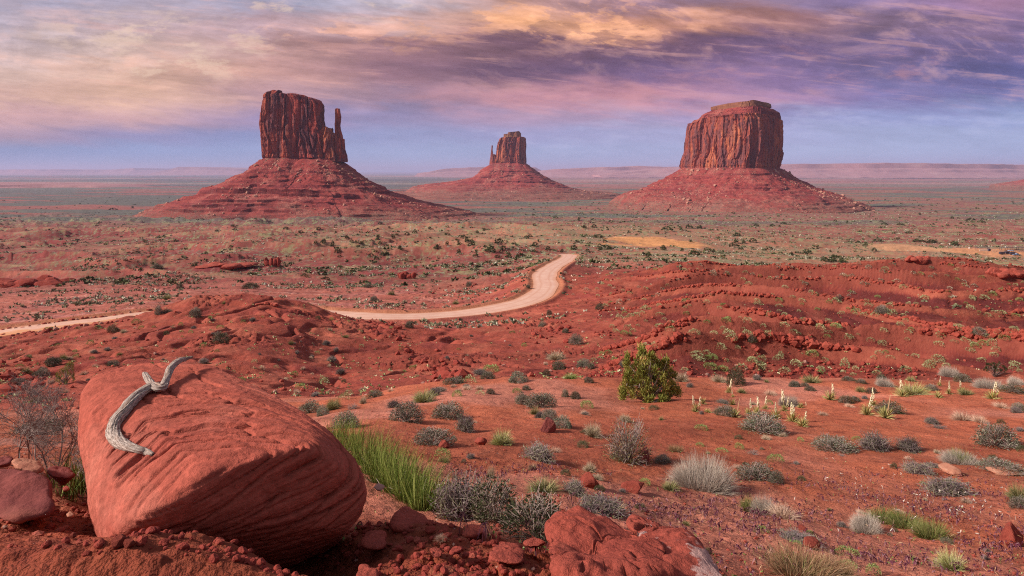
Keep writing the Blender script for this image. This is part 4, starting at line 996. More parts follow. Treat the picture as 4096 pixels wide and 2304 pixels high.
def mk_juniper(seed=0, outline=None, n=9000, mat='jun', trunkh=0.0, clumps=110, fine=1.0):
    """crown inside an uneven outline (list of x, top in unit width/height)"""
    r = np.random.default_rng(seed)
    ox = np.array([p[0] for p in outline]); oz = np.array([p[1] for p in outline])
    cs = []
    while len(cs) < clumps:
        x = r.uniform(-.5, .5); t = np.interp(x, ox, oz); z = r.uniform(trunkh, t) if t > trunkh else trunkh; 
        w_ = math.sqrt(max(0.02, 1 - (2 * x) ** 2)) * 0.42 * (1 - 0.55 * z)
        y = r.uniform(-w_, w_)
        if t < 0.12: continue
        cs.append((x * 0.96, y, z * 0.94))
    cs = np.array(cs); g = Geo(); k = r.integers(0, len(cs), n)
    off = r.normal(0, 1, (n, 3)) * np.array([0.025, 0.025, 0.038]); P = cs[k] + off
    P[:, 2] = np.maximum(P[:, 2], 0.01)
    D = off / 0.05 * 0.6 + cs[k] * [0.8, 0.8, 0] + [0, 0, 1.1] + r.normal(0, .35, (n, 3))
    rv = np.clip((np.random.default_rng(seed + 1).uniform(0, 1, len(cs)))[k] * 0.6 + r.uniform(0, 0.4, n), 0, 1)
    g.ribbons(P, D, r.uniform(0.6, 1.3, n) * 0.048 * fine, 0.013 * fine, 0, 2, True, 0.0, 1.0, rv=rv)
    t = Geo()
    for c in cs[::2]:
        j = r.normal(0, .03, 3); t.tube([(0.02 * np.sign(c[0]), 0, 0), c * [.35, .35, .45] + j, c * [.75, .75, .8] + j, c], [0.020, 0.013, 0.008, 0.004], 4, 0.2, 1)
    for _ in range(26):
        c = cs[r.integers(0, len(cs))] * [1.0, 1, 1]; c[1] -= 0.05; e = c + r.normal(0, .08, 3); t.tube([c * .7, c, e], [0.006, 0.005, 0.003], 3, .5, 1)
    tr = Geo(); tr.tube([(0.03, 0, -0.05), (0, .01, 0.12), (-0.02, 0, 0.35), (-.05, 0.02, 0.7)], [0.05, 0.04, 0.028, 0.010], 7, .2, .8)
    return [('crown', g.mesh('crown', PM[mat])), ('limb', t.mesh('limb', PM['bark'])), ('trunk', tr.mesh('trunk', PM['barkd']))]
ROUND = [(-.5, .35), (-.42, .62), (-.3, .82), (-.15, .95), (0, 1), (.12, .9), (.28, .88), (.4, .65), (.5, .3)]
JUN = [(-.5, .27), (-.46, .12), (-.43, .88), (-.40, .9), (-.33, .75), (-.25, .82), (-.12, 1.02), (-.05, .9), (.04, .86), (.08, .76), (.14, .70), (.20, .80), (.29, .78), (.33, .6), (.42, .50), (.48, .42), (.5, .1)]
_P = {}
BUILD = {
 'sage':  lambda s: mk_leafy('sage', 3000, 70, s), 'sageb': lambda s: mk_leafy('sageb', 2600, 50, s, 0.06),
 'dark':  lambda s: mk_leafy('dark', 3000, 60, s), 'olive': lambda s: mk_tuft('olive', 800, s, 0.012, 0.3, mix='dark', mixn=250),
 'sagep': lambda s: mk_twiggy('sagep', 650, s, 600, 'sage'), 'round': lambda s: mk_leafy('dark', 3600, 30, s, 0.05, 0.22, twmat='barkd'),
 'pale':  lambda s: mk_tuft('pale', 1000, s, mix='olive', mixn=200), 'yel': lambda s: mk_tuft('yel', 1000, s, mix='bristle', mixn=260),
 'straw': lambda s: mk_tuft('straw', 800, s, 0.008), 'bristle': lambda s: mk_tuft('bristle', 5200, s, 0.0055, 0.30, spread=0.9, core=0.40, lmin=0.72, lmax=0.98),
 'bright':lambda s: mk_mat('bright', 900, s), 'cush': lambda s: mk_mat('cush', 260, s, 0.11), 'brightt': lambda s: mk_tuft('bright', 700, s, 0.014),
 'grass': lambda s: mk_tuft('grass', 1300, s, 0.008, 0.25, stiff=0.3, core=0.3), 'rust': lambda s: mk_tuft('rust', 1500, s, 0.006, 0.15, stiff=0.5, core=0.35, mix='grass', mixn=300),
 'dead':  lambda s: mk_twiggy('bark', 110, s, 0, spread=1.0), 'yucca': lambda s: mk_yucca(s),
 'open':  lambda s: mk_leafy('olive', 2600, 90, s, 0.034, 0.5, 0.15, twmat='bark'),
 'junr':  lambda s: mk_juniper(s, ROUND, 1500, 'jund', 0.08, 45, 2.0),
}
def proto(kind, var):
    k = (kind, var)
    if k not in _P: _P[k] = BUILD[kind](hash(kind) % 0 + var if False else sum(map(ord, kind)) * 7 + var * 31)
    return _P[k]
NAMEK = {'sage': 'sagebrush', 'sageb': 'sagebrush', 'dark': 'blackbrush_shrub', 'olive': 'grass_tuft', 'sagep': 'twiggy_shrub', 'round': 'round_shrub', 'pale': 'grass_tuft',
 'yel': 'rabbitbrush', 'straw': 'grass_tuft', 'bristle': 'bristly_shrub', 'bright': 'green_shrub', 'cush': 'cushion_shrub', 'brightt': 'green_shrub', 'grass': 'grass_clump',
 'rust': 'grass_clump', 'dead': 'dead_branches', 'yucca': 'yucca', 'open': 'leafy_shrub', 'junr': 'juniper_tree'}
CATK = {'grass_tuft': 'grass tuft', 'grass_clump': 'grass', 'dead_branches': 'branches', 'yucca': 'yucca', 'juniper_tree': 'tree'}
NV = {'sage': 4, 'dark': 3, 'sagep': 3, 'pale': 3, 'cush': 4, 'junr': 4, 'yucca': 3}
def place(kind, loc, w_, h_, label, group=None, parts=True, var=None, sink=0.02):
    var = int(rg.integers(0, NV.get(kind, 2))) if var is None else var
    P = proto(kind, var); nm = NAMEK[kind]; an = float(rg.uniform(0.82, 1.22)); S = (w_ * an, w_ / an, h_); rz = float(rg.uniform(0, 6.283))
    loc = Vector(loc); loc.z -= sink * h_
    if parts and len(P) > 1:
        r = link(nm, None); r.location = loc; r.scale = S; r.rotation_euler = (0, 0, rz); r.empty_display_size = 0.3
        for pn, me in P: link(pn, me, r)
    else:
        r = link(nm, P[0][1]); r.location = loc; r.scale = S; r.rotation_euler = (0, 0, rz)
    tag(r, label, CATK.get(nm, 'shrub'), group)
    return r
def place_px(kind, px, py, wpx, hpx, label, group=None, parts=True, var=None, y0=1.6):
    if kind == 'bristle': wpx *= 0.68; hpx *= 1.04
    p = hit(px, py, y0); k = p.y / F; b_ = 1.22 if kind in ('sage', 'sageb', 'sagep', 'dark', 'open', 'round') else 1.1
    return place(kind, p, wpx * k * b_, hpx * k * (1 + (b_ - 1) * .6), label, group, parts, var)
ZONE = {4: (300, 350, 6.41), 5: (550, 325, 9.66), 6: (775, 350, 9.66), 7: (525, 450, 10.304), 8: (775, 450, 10.345), 3: (0, 350, 6.41), 0: (0, 195, 7.36), 1: (325, 195, 7.36), 2: (675, 195, 7.38)}
def zp_(z, x, y): o = ZONE[z]; return o[0] + x / o[2], o[1] + y / o[2]
# ================================================================ ROCKS BUILT FROM TRACED CORNERS
def hull_shape(pts, sub=6, sm=10, center=None):
    bm_ = bmesh.new()
    for p in pts: bm_.verts.new(p)
    bmesh.ops.convex_hull(bm_, input=bm_.verts[:]); bm_.normal_update()
    c = np.mean(np.array([p[:] for p in pts]), 0) if center is None else np.array(center)
    N = np.array([f.normal[:] for f in bm_.faces]); O = np.array([f.verts[0].co[:] for f in bm_.faces]); bm_.free()
    d = ((O - c) * N).sum(1); flip = d < 0; N[flip] *= -1; d = np.abs(d)
    D, Fc = ico(sub); den = D @ N.T; r = np.where(den > 1e-6, d[None] / np.maximum(den, 1e-6), 1e9).min(1)
    V = D * r[:, None]
    E_ = np.concatenate([Fc[:, [0, 1]], Fc[:, [1, 2]], Fc[:, [2, 0]]])
    deg = np.bincount(E_[:, 0], minlength=len(V)).astype(float)
    for _ in range(sm):
        A = np.stack([np.bincount(E_[:, 0], V[E_[:, 1], k], minlength=len(V)) for k in range(3)], 1) / deg[:, None]
        V = V * 0.4 + A * 0.6
    nrm = normals(V, Fc)
    return V + c, Fc, nrm
def normals(V, Fc):
    fn = np.cross(V[Fc[:, 1]] - V[Fc[:, 0]], V[Fc[:, 2]] - V[Fc[:, 0]])
    n = np.stack([sum(np.bincount(Fc[:, i], fn[:, k], minlength=len(V)) for i in range(3)) for k in range(3)], 1)
    return n / (np.linalg.norm(n, axis=1)[:, None] + 1e-12)
def bed_disp(V, N, nb, step, amp, seed, warp=0.6, brk=0.5, sharp=0.78):
    """thin beds: each one undercut below its lip"""
    s = V @ np.array(nb) / step + warp * fbm3(V[:, 0] * 1.6, V[:, 1] * 1.6, V[:, 2] * 1.6, 4, seed)
    f = np.floor(s); r = s - f
    lw = rnd2(f.astype(np.int64), f.astype(np.int64) * 0, seed + 9)
    saw = np.where(r < sharp, r / sharp, (1 - r) / (1 - sharp))
    m = np.clip(0.35 + brk * 2.2 * vn3(V[:, 0] * 2.3, V[:, 1] * 2.3, f * 0.7, seed + 5), 0, 1)
    if sharp > 0.8: m = m * (1 - 0.8 * sst(-N[:, 0], 0.3, 0.65))
    return V + N * ((saw - 0.7) * amp * (0.3 + 0.9 * lw) * m)[:, None]

M_BOULDER = rock_mat('red_sandstone_boulder', (0.42, 0.106, 0.076), (0.25, 0.050, 0.040), (0.55, 0.205, 0.155), 2.1, (1, 1, 2.4), 0.8, 0.022, lightamt=0.7, darkamt=0.6)
def add_bed_bump(m, nb, scale, strength, dist):
    n = NT(m.node_tree); b = n.n['Principled BSDF']; old = b.inputs['Normal'].links[0].from_socket
    tc = n.add('ShaderNodeTexCoord'); dp = n.add('ShaderNodeVectorMath', operation='DOT_PRODUCT'); n.put(dp.inputs[0], tc.outputs['Object']); dp.inputs[1].default_value = nb
    wv = n.noise(tc.outputs['Object'], 1.4, 5, 0.55)
    s = n.math('ADD', n.math('MULTIPLY', dp.outputs['Value'], scale), n.math('MULTIPLY', wv, scale * 0.22))
    x, y, z = n.sep(tc.outputs['Object'])
    tx = n.noise(n.comb(n.math('MULTIPLY', x, 1.3), n.math('MULTIPLY', y, 1.3), s), 1.0, 6, 0.68)
    bp = n.add('ShaderNodeBump'); bp.inputs['Strength'].default_value = strength; bp.inputs['Distance'].default_value = dist
    n.put(bp.inputs['Height'], tx); n.l.new(old, bp.inputs['Normal']); n.l.new(bp.outputs[0], b.inputs['Normal'])
    base = b.inputs['Base Color'].links[0].from_socket
    k = n.rng(tx, 0.35, 0.62, 0.80, 1.10); n.put(b.inputs['Base Color'], n.mix(1.0, base, n.comb(k, k, k), 'MULTIPLY'))
NB = Vector((0.076, -0.35, 0.93)).normalized()
add_bed_bump(M_BOULDER, NB, 38.0, 0.8, 0.016)
BP = [(83, 389, 3.72), (92, 374, 3.88), (112, 366, 4.0), (134, 362, 4.1), (171, 361, 4.15), (207, 366, 4.1), (238, 379, 3.95), (272, 396, 3.75), (306, 413, 3.55), (328, 430, 3.4), (340, 448, 3.3), (354, 461, 3.22), (362, 477, 3.15), (366, 491, 3.1), (362, 511, 3.05), (348, 529, 3.0), (333, 537, 3.06),
      (318, 541, 3.1), (296, 546, 3.05), (238, 559, 2.92), (214, 566, 2.85), (308, 446, 2.95), (253, 457, 2.80), (206, 474, 2.66), (172, 500, 2.56), (135, 522, 2.50), (110, 541, 2.52), (107, 548, 2.60),
      (80, 417, 3.5), (79, 440, 3.36), (86, 478, 3.1), (90, 500, 2.92), (99, 525, 2.74), (150, 585, 2.85), (240, 590, 3.3), (320, 560, 3.7), (110, 520, 3.7), (260, 480, 4.1), (180, 470, 4.2)]
V, Fc, Nn = hull_shape([at(*p) for p in BP], 8, 14)
V = V + Nn * 0.008
V = V + Nn * (0.014 * vn3(V[:, 0] * 2.2, V[:, 1] * 2.2, V[:, 2] * 2.2, 301) + 0.005 * vn3(V[:, 0] * 6, V[:, 1] * 6, V[:, 2] * 6, 302))[:, None]
V = bed_disp(V, Nn, NB, 0.080, 0.017, 310, 0.55, 0.8, 0.92)
V = bed_disp(V, Nn, NB, 0.030, 0.0060, 320, 1.0, 0.7, 0.88)
def crevices(V, N, nb, step, width, depth, seed, warp, cover=0.15):
    s = V @ np.array(nb) / step + warp * fbm3(V[:, 0] * 1.3, V[:, 1] * 1.3, V[:, 2] * 1.3, 5, seed, 0.42)
    f = np.round(s); d = np.abs(s - f) * step
    lw = rnd2(f.astype(np.int64), f.astype(np.int64) * 0 + 3, seed)
    m = sst(vn3(V[:, 0] * 1.9 + 7 * lw, V[:, 1] * 1.9, f * 1.7, seed + 5) + 0.15 * vn3(V[:, 0] * 11, V[:, 1] * 11, f * 1.3, seed + 6), cover, cover + 0.22)
    ww = width * (0.45 + 0.9 * lw) * (0.35 + 0.65 * m)
    m = m * (1 - 0.85 * sst(-N[:, 0], 0.25, 0.6))
    return V - N * (depth * (0.4 + 0.6 * lw) * m * np.exp(-(d / ww) ** 2))[:, None]
V = crevices(V, Nn, NB, 0.042, 0.0050, 0.034, 330, 0.9, 0.0)
V = crevices(V, Nn, NB, 0.021, 0.0034, 0.013, 340, 1.6, 0.12)
V = crevices(V, Nn, Vector((-0.25, -0.35, 0.9)).normalized(), 0.05, 0.0060, 0.030, 350, 0.9, 0.08)
V = V + Nn * (0.0022 * vn3(V[:, 0] * 45, V[:, 1] * 45, V[:, 2] * 45, 303))[:, None]
boulder = link('boulder', mesh_np('boulder', V, Fc, M_BOULDER, True))
tag(boulder, 'huge rounded red sandstone boulder with thin layers in the left foreground', 'boulder')
_bvh = BVHTree.FromPolygons([Vector(v) for v in V[:, :]], [list(map(int, f)) for f in Fc], all_triangles=True)
def on_boulder(px, py):
    d = at(px, py, 1.0).normalized(); h_ = _bvh.ray_cast(Vector((0, 0, 0)), d)
    return h_[0], h_[1]

# ---- driftwood branch lying on the boulder
def driftwood():
    m = bpy.data.materials.new('weathered_grey_wood'); m.use_nodes = True; n = NT(m.node_tree); b = n.n['Principled BSDF']; b.inputs['Roughness'].default_value = 0.8
    g = n.add('ShaderNodeAttribute', attribute_name='grain').outputs['Fac']; l = n.add('ShaderNodeAttribute', attribute_name='along').outputs['Fac']
    v = n.comb(n.math('MULTIPLY', g, 9.0), n.math('MULTIPLY', l, 5.0), 0.0); a = n.noise(v, 2.6, 7, 0.7)
    col = n.mix(n.rng(a, 0.40, 0.58), (0.13, 0.08, 0.06), (0.60, 0.52, 0.48)); col = n.mix(n.math('MULTIPLY', n.rng(n.noise(v, 0.5, 3, .5), .55, .7), 0.6), col, (0.44, 0.24, 0.15))
    n.put(b.inputs['Base Color'], col); bp = n.add('ShaderNodeBump'); bp.inputs['Strength'].default_value = 0.8; bp.inputs['Distance'].default_value = 0.008
    n.put(bp.inputs['Height'], a); n.l.new(bp.outputs[0], b.inputs['Normal'])
    def limb(path, seed, squash=0.85):
        P = []
        for x, y, r, lift in path:
            px, py = zp_(3, x, y); h_, nn = on_boulder(px, py)
            if h_ is None: h_ = P[-1][0] + Vector((0.03, 0.05, 0.02)); nn = Vector((0, 0, 1))
            rr = 0.80 * r / 6.41 * h_.y / F; P.append((h_ + nn * 0 + Vector((0, 0, 1)) * (rr * 0.35 + lift), rr))
        A = _cr(np.array([(*p, r) for p, r in P]), 12); c = A[:, :3]; R_ = A[:, 3]; n_ = len(c); sd_ = 48
        t = np.gradient(c, axis=0); t /= np.linalg.norm(t, axis=1)[:, None]; up = np.array([0, 0, 1.0]); u_ = np.cross(t, up); u_ /= np.linalg.norm(u_, axis=1)[:, None]; v_ = np.cross(u_, t)
        a = np.arange(sd_) / sd_ * 2 * math.pi; s = np.concatenate([[0], np.cumsum(np.linalg.norm(np.diff(c, axis=0), axis=1))])
        AA, SS = np.meshgrid(a, s); tw = AA + 4.0 * SS
        rdg = lambda k, a_: a_ * (1 - 2.2 * np.abs(vn3(np.cos(tw) * k, np.sin(tw) * k, SS * 2.2, seed + int(k))))
        gr = 1 + rdg(2.5, .20) + rdg(5.0, .13) + 0.06 * vn3(np.cos(tw) * 2.2, np.sin(tw) * 2.2, SS * 5, seed) + 0.09 * vn3(np.cos(tw) * 6, np.sin(tw) * 6, SS * 9, seed + 1) + 0.05 * vn3(np.cos(tw) * 14, np.sin(tw) * 14, SS * 14, seed + 2) + 0.10 * vn2(SS * 14, SS * 0 + 1, seed + 3)
        rad = R_[:, None] * gr
        V_ = c[:, None] + rad[..., None] * (np.cos(AA)[..., None] * u_[:, None] + squash * np.sin(AA)[..., None] * v_[:, None])
        # ragged ends, closed
        V_[0] = c[0] + (V_[0] - c[0]) * 0.55 + t[0] * -(0.012 * rnd2(np.arange(sd_), np.arange(sd_) * 0, seed))[:, None]
        V_[-1] = c[-1] + (V_[-1] - c[-1]) * 0.5 + t[-1] * (0.02 * rnd2(np.arange(sd_), np.arange(sd_) * 0, seed + 5))[:, None]
        Vf = np.concatenate([V_.reshape(-1, 3), c[:1], c[-1:]]); m0 = n_ * sd_
        j = np.arange(sd_); caps = np.concatenate([np.stack([j, np.full(sd_, m0), (j + 1) % sd_], 1), np.stack([(n_ - 1) * sd_ + (j + 1) % sd_, np.full(sd_, m0 + 1), (n_ - 1) * sd_ + j], 1)])
        gt = np.concatenate([(np.abs(((tw / (2 * math.pi)) % 1) * 2 - 1)).ravel(), [0.5, 0.5]]); al = np.concatenate([SS.ravel() * 2, [0, 0]])
        return mesh_np('branch', Vf, [grid_faces(n_, sd_, True)[:, ::-1], caps], m, True, {'grain': gt, 'along': al})
    r = tag(link('driftwood_branch', None), 'curved weathered grey driftwood branch with a forked tip lying on the huge boulder', 'driftwood')
    r.empty_display_size = 0.2
    link('branch', limb([(974, 672, 17, 0.0), (940, 662, 26, 0.0), (890, 648, 30, 0), (820, 632, 38, 0), (760, 598, 46, 0), (728, 545, 46, 0.004), (745, 480, 40, 0.008), (795, 420, 40, 0.008), (850, 350, 40, 0.01), (905, 300, 38, 0.012), (975, 268, 35, 0.018), (1038, 278, 28, 0.022), (1066, 235, 24, 0.034), (1092, 185, 24, 0.05), (1140, 146, 21, 0.06), (1180, 134, 16, 0.063), (1222, 122, 10, 0.065)], 401), r)
    link('fork_stub', limb([(1000, 272, 28, 0.016), (972, 250, 27, 0.024), (945, 226, 23, 0.034), (926, 204, 15, 0.042)], 411), r)
driftwood()

# ---- other traced rocks
M_R1 = rock_mat('maroon_rock', (0.23, 0.065, 0.06), (0.13, 0.035, 0.04), (0.40, 0.17, 0.12), 6, bump=0.6, bdist=0.02, lightamt=0.5)
M_R2 = rock_mat('tan_pink_rock', (0.47, 0.22, 0.15), (0.34, 0.11, 0.08), (0.60, 0.40, 0.30), 6, bump=0.6, bdist=0.02)
M_R3 = rock_mat('red_slab_rock', (0.36, 0.082, 0.060), (0.20, 0.040, 0.034), (0.46, 0.15, 0.11), 3.4, bump=0.9, bdist=0.04)
M_R4 = rock_mat('dark_red_rubble', (0.28, 0.055, 0.042), (0.16, 0.03, 0.03), (0.42, 0.11, 0.08), 2.0, bump=0.6, bdist=0.05)
M_R5 = rock_mat('grey_pink_stone', (0.42, 0.23, 0.19), (0.25, 0.12, 0.10), (0.55, 0.42, 0.38), 3.0, bump=0.5, bdist=0.04)
def lichen_mat():
    m = M_R3.copy(); m.name = 'red_rock_with_white_lichen'; n = NT(m.node_tree); b = n.n['Principled BSDF']; base = b.inputs['Base Color'].links[0].from_socket
    tc = n.add('ShaderNodeTexCoord'); P = tc.outputs['Object']; a = n.noise(P, 3.2, 6, 0.62, dist=0.3); f = n.noise(P, 26, 3, 0.6)
    k = n.math('MULTIPLY', n.rng(n.math('ADD', a, n.math('MULTIPLY', n.math('SUBTRACT', f, 0.5), 0.25)), 0.515, 0.56), 0.8)
    n.put(b.inputs['Base Color'], n.mix(k, base, (0.56, 0.38, 0.36))); return m
M_LICH = lichen_mat()
def traced_rock(label, pts, mat, sub=5, sm=6, amp=0.02, beds=None, cracks=None, seed=0, name='rock', cat='rock', group=None):
    V, Fc, N = hull_shape([at(*p) for p in pts], sub, sm); s = float(np.ptp(V, axis=0).max())
    V = V + N * (s * 0.035 * vn3(V[:, 0] * 4 / s, V[:, 1] * 4 / s, V[:, 2] * 4 / s, seed) + s * 0.016 * fbm3(V[:, 0] * 10 / s, V[:, 1] * 10 / s, V[:, 2] * 10 / s, 3, seed + 1))[:, None]
    if beds: V = bed_disp(V, N, beds[:3], beds[3] * s, beds[4] * s, seed + 5)
    for nb_, st_, wd_, dp_ in (cracks or []): V = crevices(V, N, nb_, st_, wd_, dp_, seed + 30, 0.9, 0.0)
    c = V.mean(0); o = link(name, mesh_np(name, V - c, Fc, mat, True), None, Vector(c)); return tag(o, label, cat, group)
_k = 6.41
def z3(x, y, Y): return (x / 6.41, 350 + y / 6.41, Y)
traced_rock('large maroon rock with a pale weathered edge at the left border', [z3(-60, 760, 3.05), z3(20, 742, 3.15), z3(140, 795, 3.1), z3(250, 805, 3.0), z3(330, 840, 2.95), z3(370, 960, 2.8), z3(390, 1060, 2.72), z3(300, 1100, 2.7), z3(20, 1130, 2.66), z3(-60, 1100, 2.7), z3(250, 1000, 3.4), z3(60, 900, 3.5)], M_R1, seed=501, sm=3)
traced_rock('tan and pink rock resting on the large maroon rock', [z3(62, 720, 3.2), z3(75, 700, 3.3), z3(150, 680, 3.35), z3(215, 695, 3.35), z3(280, 735, 3.25), z3(298, 790, 3.12), z3(225, 803, 3.08), z3(120, 775, 3.1), z3(180, 760, 3.5)], M_R2, seed=511, sm=3)
traced_rock('dark maroon rock between the large maroon rock and the huge boulder', [z3(290, 760, 3.4), z3(340, 745, 3.45), z3(430, 758, 3.45), z3(492, 800, 3.35), z3(470, 830, 3.3), z3(330, 815, 3.25), z3(300, 800, 3.25), z3(400, 800, 3.7), z3(400, 860, 3.4)], M_R1, seed=521, sm=3)
traced_rock('purplish rock behind the tan and pink rock at the left border', [z3(-30, 700, 3.5), z3(30, 678, 3.55), z3(95, 690, 3.5), z3(70, 745, 3.4), z3(-30, 750, 3.4), z3(30, 730, 3.8)], M_R1, seed=531)
traced_rock('small red stone on the bank beside the large maroon rock', [z3(398, 880, 2.95), z3(425, 862, 2.98), z3(452, 880, 2.95), z3(448, 905, 2.92), z3(402, 912, 2.9), z3(425, 900, 3.05)], M_R3, 4, seed=541)
traced_rock('small tan stone on the red bank below the large maroon rock', [z3(422, 1050, 2.7), z3(450, 1030, 2.72), z3(482, 1050, 2.7), z3(478, 1075, 2.68), z3(430, 1078, 2.66), z3(450, 1065, 2.8)], M_R2, 4, seed=542)
def z7(x, y, Y): a, b = zp_(7, x, y); return (a, b, Y)
def z4(x, y, Y): a, b = zp_(4, x, y); return (a, b, Y)
traced_rock('broad cracked red slab rock at the bottom edge right of centre', [z7(205, 940, 2.95), z7(250, 760, 3.1), z7(300, 668, 3.3), z7(400, 606, 3.45), z7(520, 602, 3.5), z7(600, 636, 3.45), z7(680, 655, 3.4), z7(830, 642, 3.4), z7(1000, 752, 3.25), z7(1200, 850, 3.05), z7(1400, 945, 2.9), z7(1500, 1050, 2.75), z7(1560, 1400, 2.5), z7(900, 1500, 2.3), z7(420, 1480, 2.35), z7(215, 1250, 2.5), z7(700, 1000, 3.5), z7(380, 1100, 2.55)], M_R3, 7, 5, beds=(-0.25, -0.35, 0.9, 0.07, 0.045), cracks=[((0.8, 0.1, 0.3), 0.21, 0.008, 0.05), ((0.3, -0.7, 0.6), 0.15, 0.006, 0.04), ((-0.2, -0.3, 0.9), 0.06, 0.004, 0.02)], seed=551)
traced_rock('dark red slab with white lichen patches at the bottom edge', [z7(1040, 740, 3.35), z7(1080, 690, 3.5), z7(1130, 684, 3.52), z7(1310, 742, 3.4), z7(1540, 825, 3.2), z7(1640, 905, 3.05), z7(1800, 1010, 2.95), z7(1960, 1130, 2.8), z7(2100, 1290, 2.6), z7(2180, 1560, 2.5), z7(1500, 1560, 2.35), z7(1480, 1100, 2.7), z7(1350, 900, 2.95), z7(1200, 830, 3.05), z7(1700, 1100, 3.4), z7(1250, 900, 3.4)], M_LICH, 7, 5, beds=(0.3, -0.3, 0.9, 0.07, 0.03), cracks=[((0.6, 0.6, 0.3), 0.25, 0.007, 0.04), ((0.5, -0.4, 0.75), 0.10, 0.005, 0.03)], seed=561)
traced_rock('low rounded red stone left of the broad cracked slab', [z7(-40, 960, 3.0), z7(20, 910, 3.1), z7(130, 902, 3.1), z7(200, 925, 3.05), z7(236, 970, 2.95), z7(150, 1005, 2.9), z7(0, 1010, 2.9), z7(100, 980, 3.3)], M_R3, 5, seed=571)
traced_rock('red soil-dusted hump of rock below the green rushes', [z4(560, 1120, 3.2), z4(640, 1010, 3.5), z4(720, 1000, 3.55), z4(770, 1040, 3.5), z4(820, 1100, 3.35), z4(850, 1170, 3.2), z4(800, 1200, 3.1), z4(560, 1180, 3.05), z4(700, 1120, 3.8)], M_R3, 5, seed=581)
traced_rock('wedge-shaped red rock between the huge boulder and the rock hump', [z4(380, 1250, 2.95), z4(420, 1150, 3.15), z4(470, 1138, 3.15), z4(540, 1170, 3.1), z4(575, 1240, 2.95), z4(540, 1290, 2.85), z4(420, 1290, 2.85), z4(480, 1240, 3.3)], M_R3, 5, seed=591, sm=3)
traced_rock('flat red ledge rock in the soil beneath the dark twiggy bush', [z4(1010, 1190, 3.1), z4(1060, 1130, 3.3), z4(1110, 1115, 3.35), z4(1180, 1125, 3.35), z4(1200, 1170, 3.2), z4(1100, 1210, 3.1), z4(1020, 1215, 3.05), z4(1100, 1180, 3.5)], M_R3, 5, seed=601)
traced_rock('angular red bench of rock at the bottom edge near the centre', [z4(1200, 1270, 2.8), z4(1290, 1225, 2.95), z4(1400, 1230, 2.95), z4(1440, 1260, 2.9), z4(1475, 1370, 2.65), z4(1400, 1400, 2.6), z4(1190, 1370, 2.65), z4(1320, 1300, 3.1)], M_R3, 5, seed=611, sm=3, beds=(0.1, -0.3, 0.95, 0.16, 0.03))
traced_rock('dark red stone half buried among rubble at the bottom', [z4(830, 1280, 2.75), z4(880, 1262, 2.8), z4(920, 1290, 2.75), z4(910, 1335, 2.65), z4(850, 1345, 2.62), z4(870, 1300, 2.95)], M_R3, 5, seed=621, sm=2)
traced_rock('lower of two dark angular stones in the rubble left of centre', [z4(350, 1449, 2.42), z4(380, 1375, 2.55), z4(430, 1370, 2.55), z4(500, 1430, 2.45), z4(520, 1500, 2.35), z4(350, 1500, 2.35), z4(430, 1440, 2.7)], M_R3, 5, seed=622, sm=2)
traced_rock('small squarish dark stone in the rubble near the bottom centre', [z4(940, 1310, 2.72), z4(985, 1262, 2.8), z4(1040, 1255, 2.8), z4(1048, 1280, 2.75), z4(960, 1325, 2.68), z4(1000, 1290, 2.9)], M_R4, 4, seed=623, sm=1)
traced_rock('pale stone at the foot of the green rushes', [z4(465, 880, 4.0), z4(485, 850, 4.1), z4(530, 850, 4.1), z4(545, 885, 4.0), z4(520, 915, 3.9), z4(490, 912, 3.9), z4(505, 880, 4.2)], M_R5, 4, seed=624, sm=2)

def rock_mesh(seed, sub=3, planes=12, flat=0.75):
    r = np.random.default_rng(seed); N = r.normal(0, 1, (planes, 3)); N /= np.linalg.norm(N, axis=1)[:, None]; d = r.uniform(0.55, 0.95, planes)
    D, Fc = ico(sub); den = D @ N.T; rr = np.where(den > 1e-6, d[None] / np.maximum(den, 1e-6), 1e9).min(1); rr = np.minimum(rr, 1.05)
    V = D * rr[:, None] * np.array([0.5, 0.42, 0.5 * flat]) * (1 + 0.05 * vn3(D[:, 0] * 5, D[:, 1] * 5, D[:, 2] * 5, seed))[:, None]
    return V, Fc
_RM = {}
def rock_at(px, py, wpx, hpx, label, mat, seed, group=None, name='rock', sub=4):
    p = hit(px, py); k = p.y / F; key = (seed, mat.name, sub)
    if key not in _RM: _RM[key] = mesh_np('rock', *rock_mesh(seed, sub, 11, 1.0), mat, False)
    o = link(name, _RM[key]); w_ = wpx * k; h_ = hpx * k
    o.scale = (w_ * 1.12, w_ * 1.12, h_ * 1.35); o.location = (p.x, p.y + w_ * 0.3, p.z + h_ * 0.38); o.rotation_euler = (0, 0, seed * 1.7)
    return tag(o, label, 'rock', group)
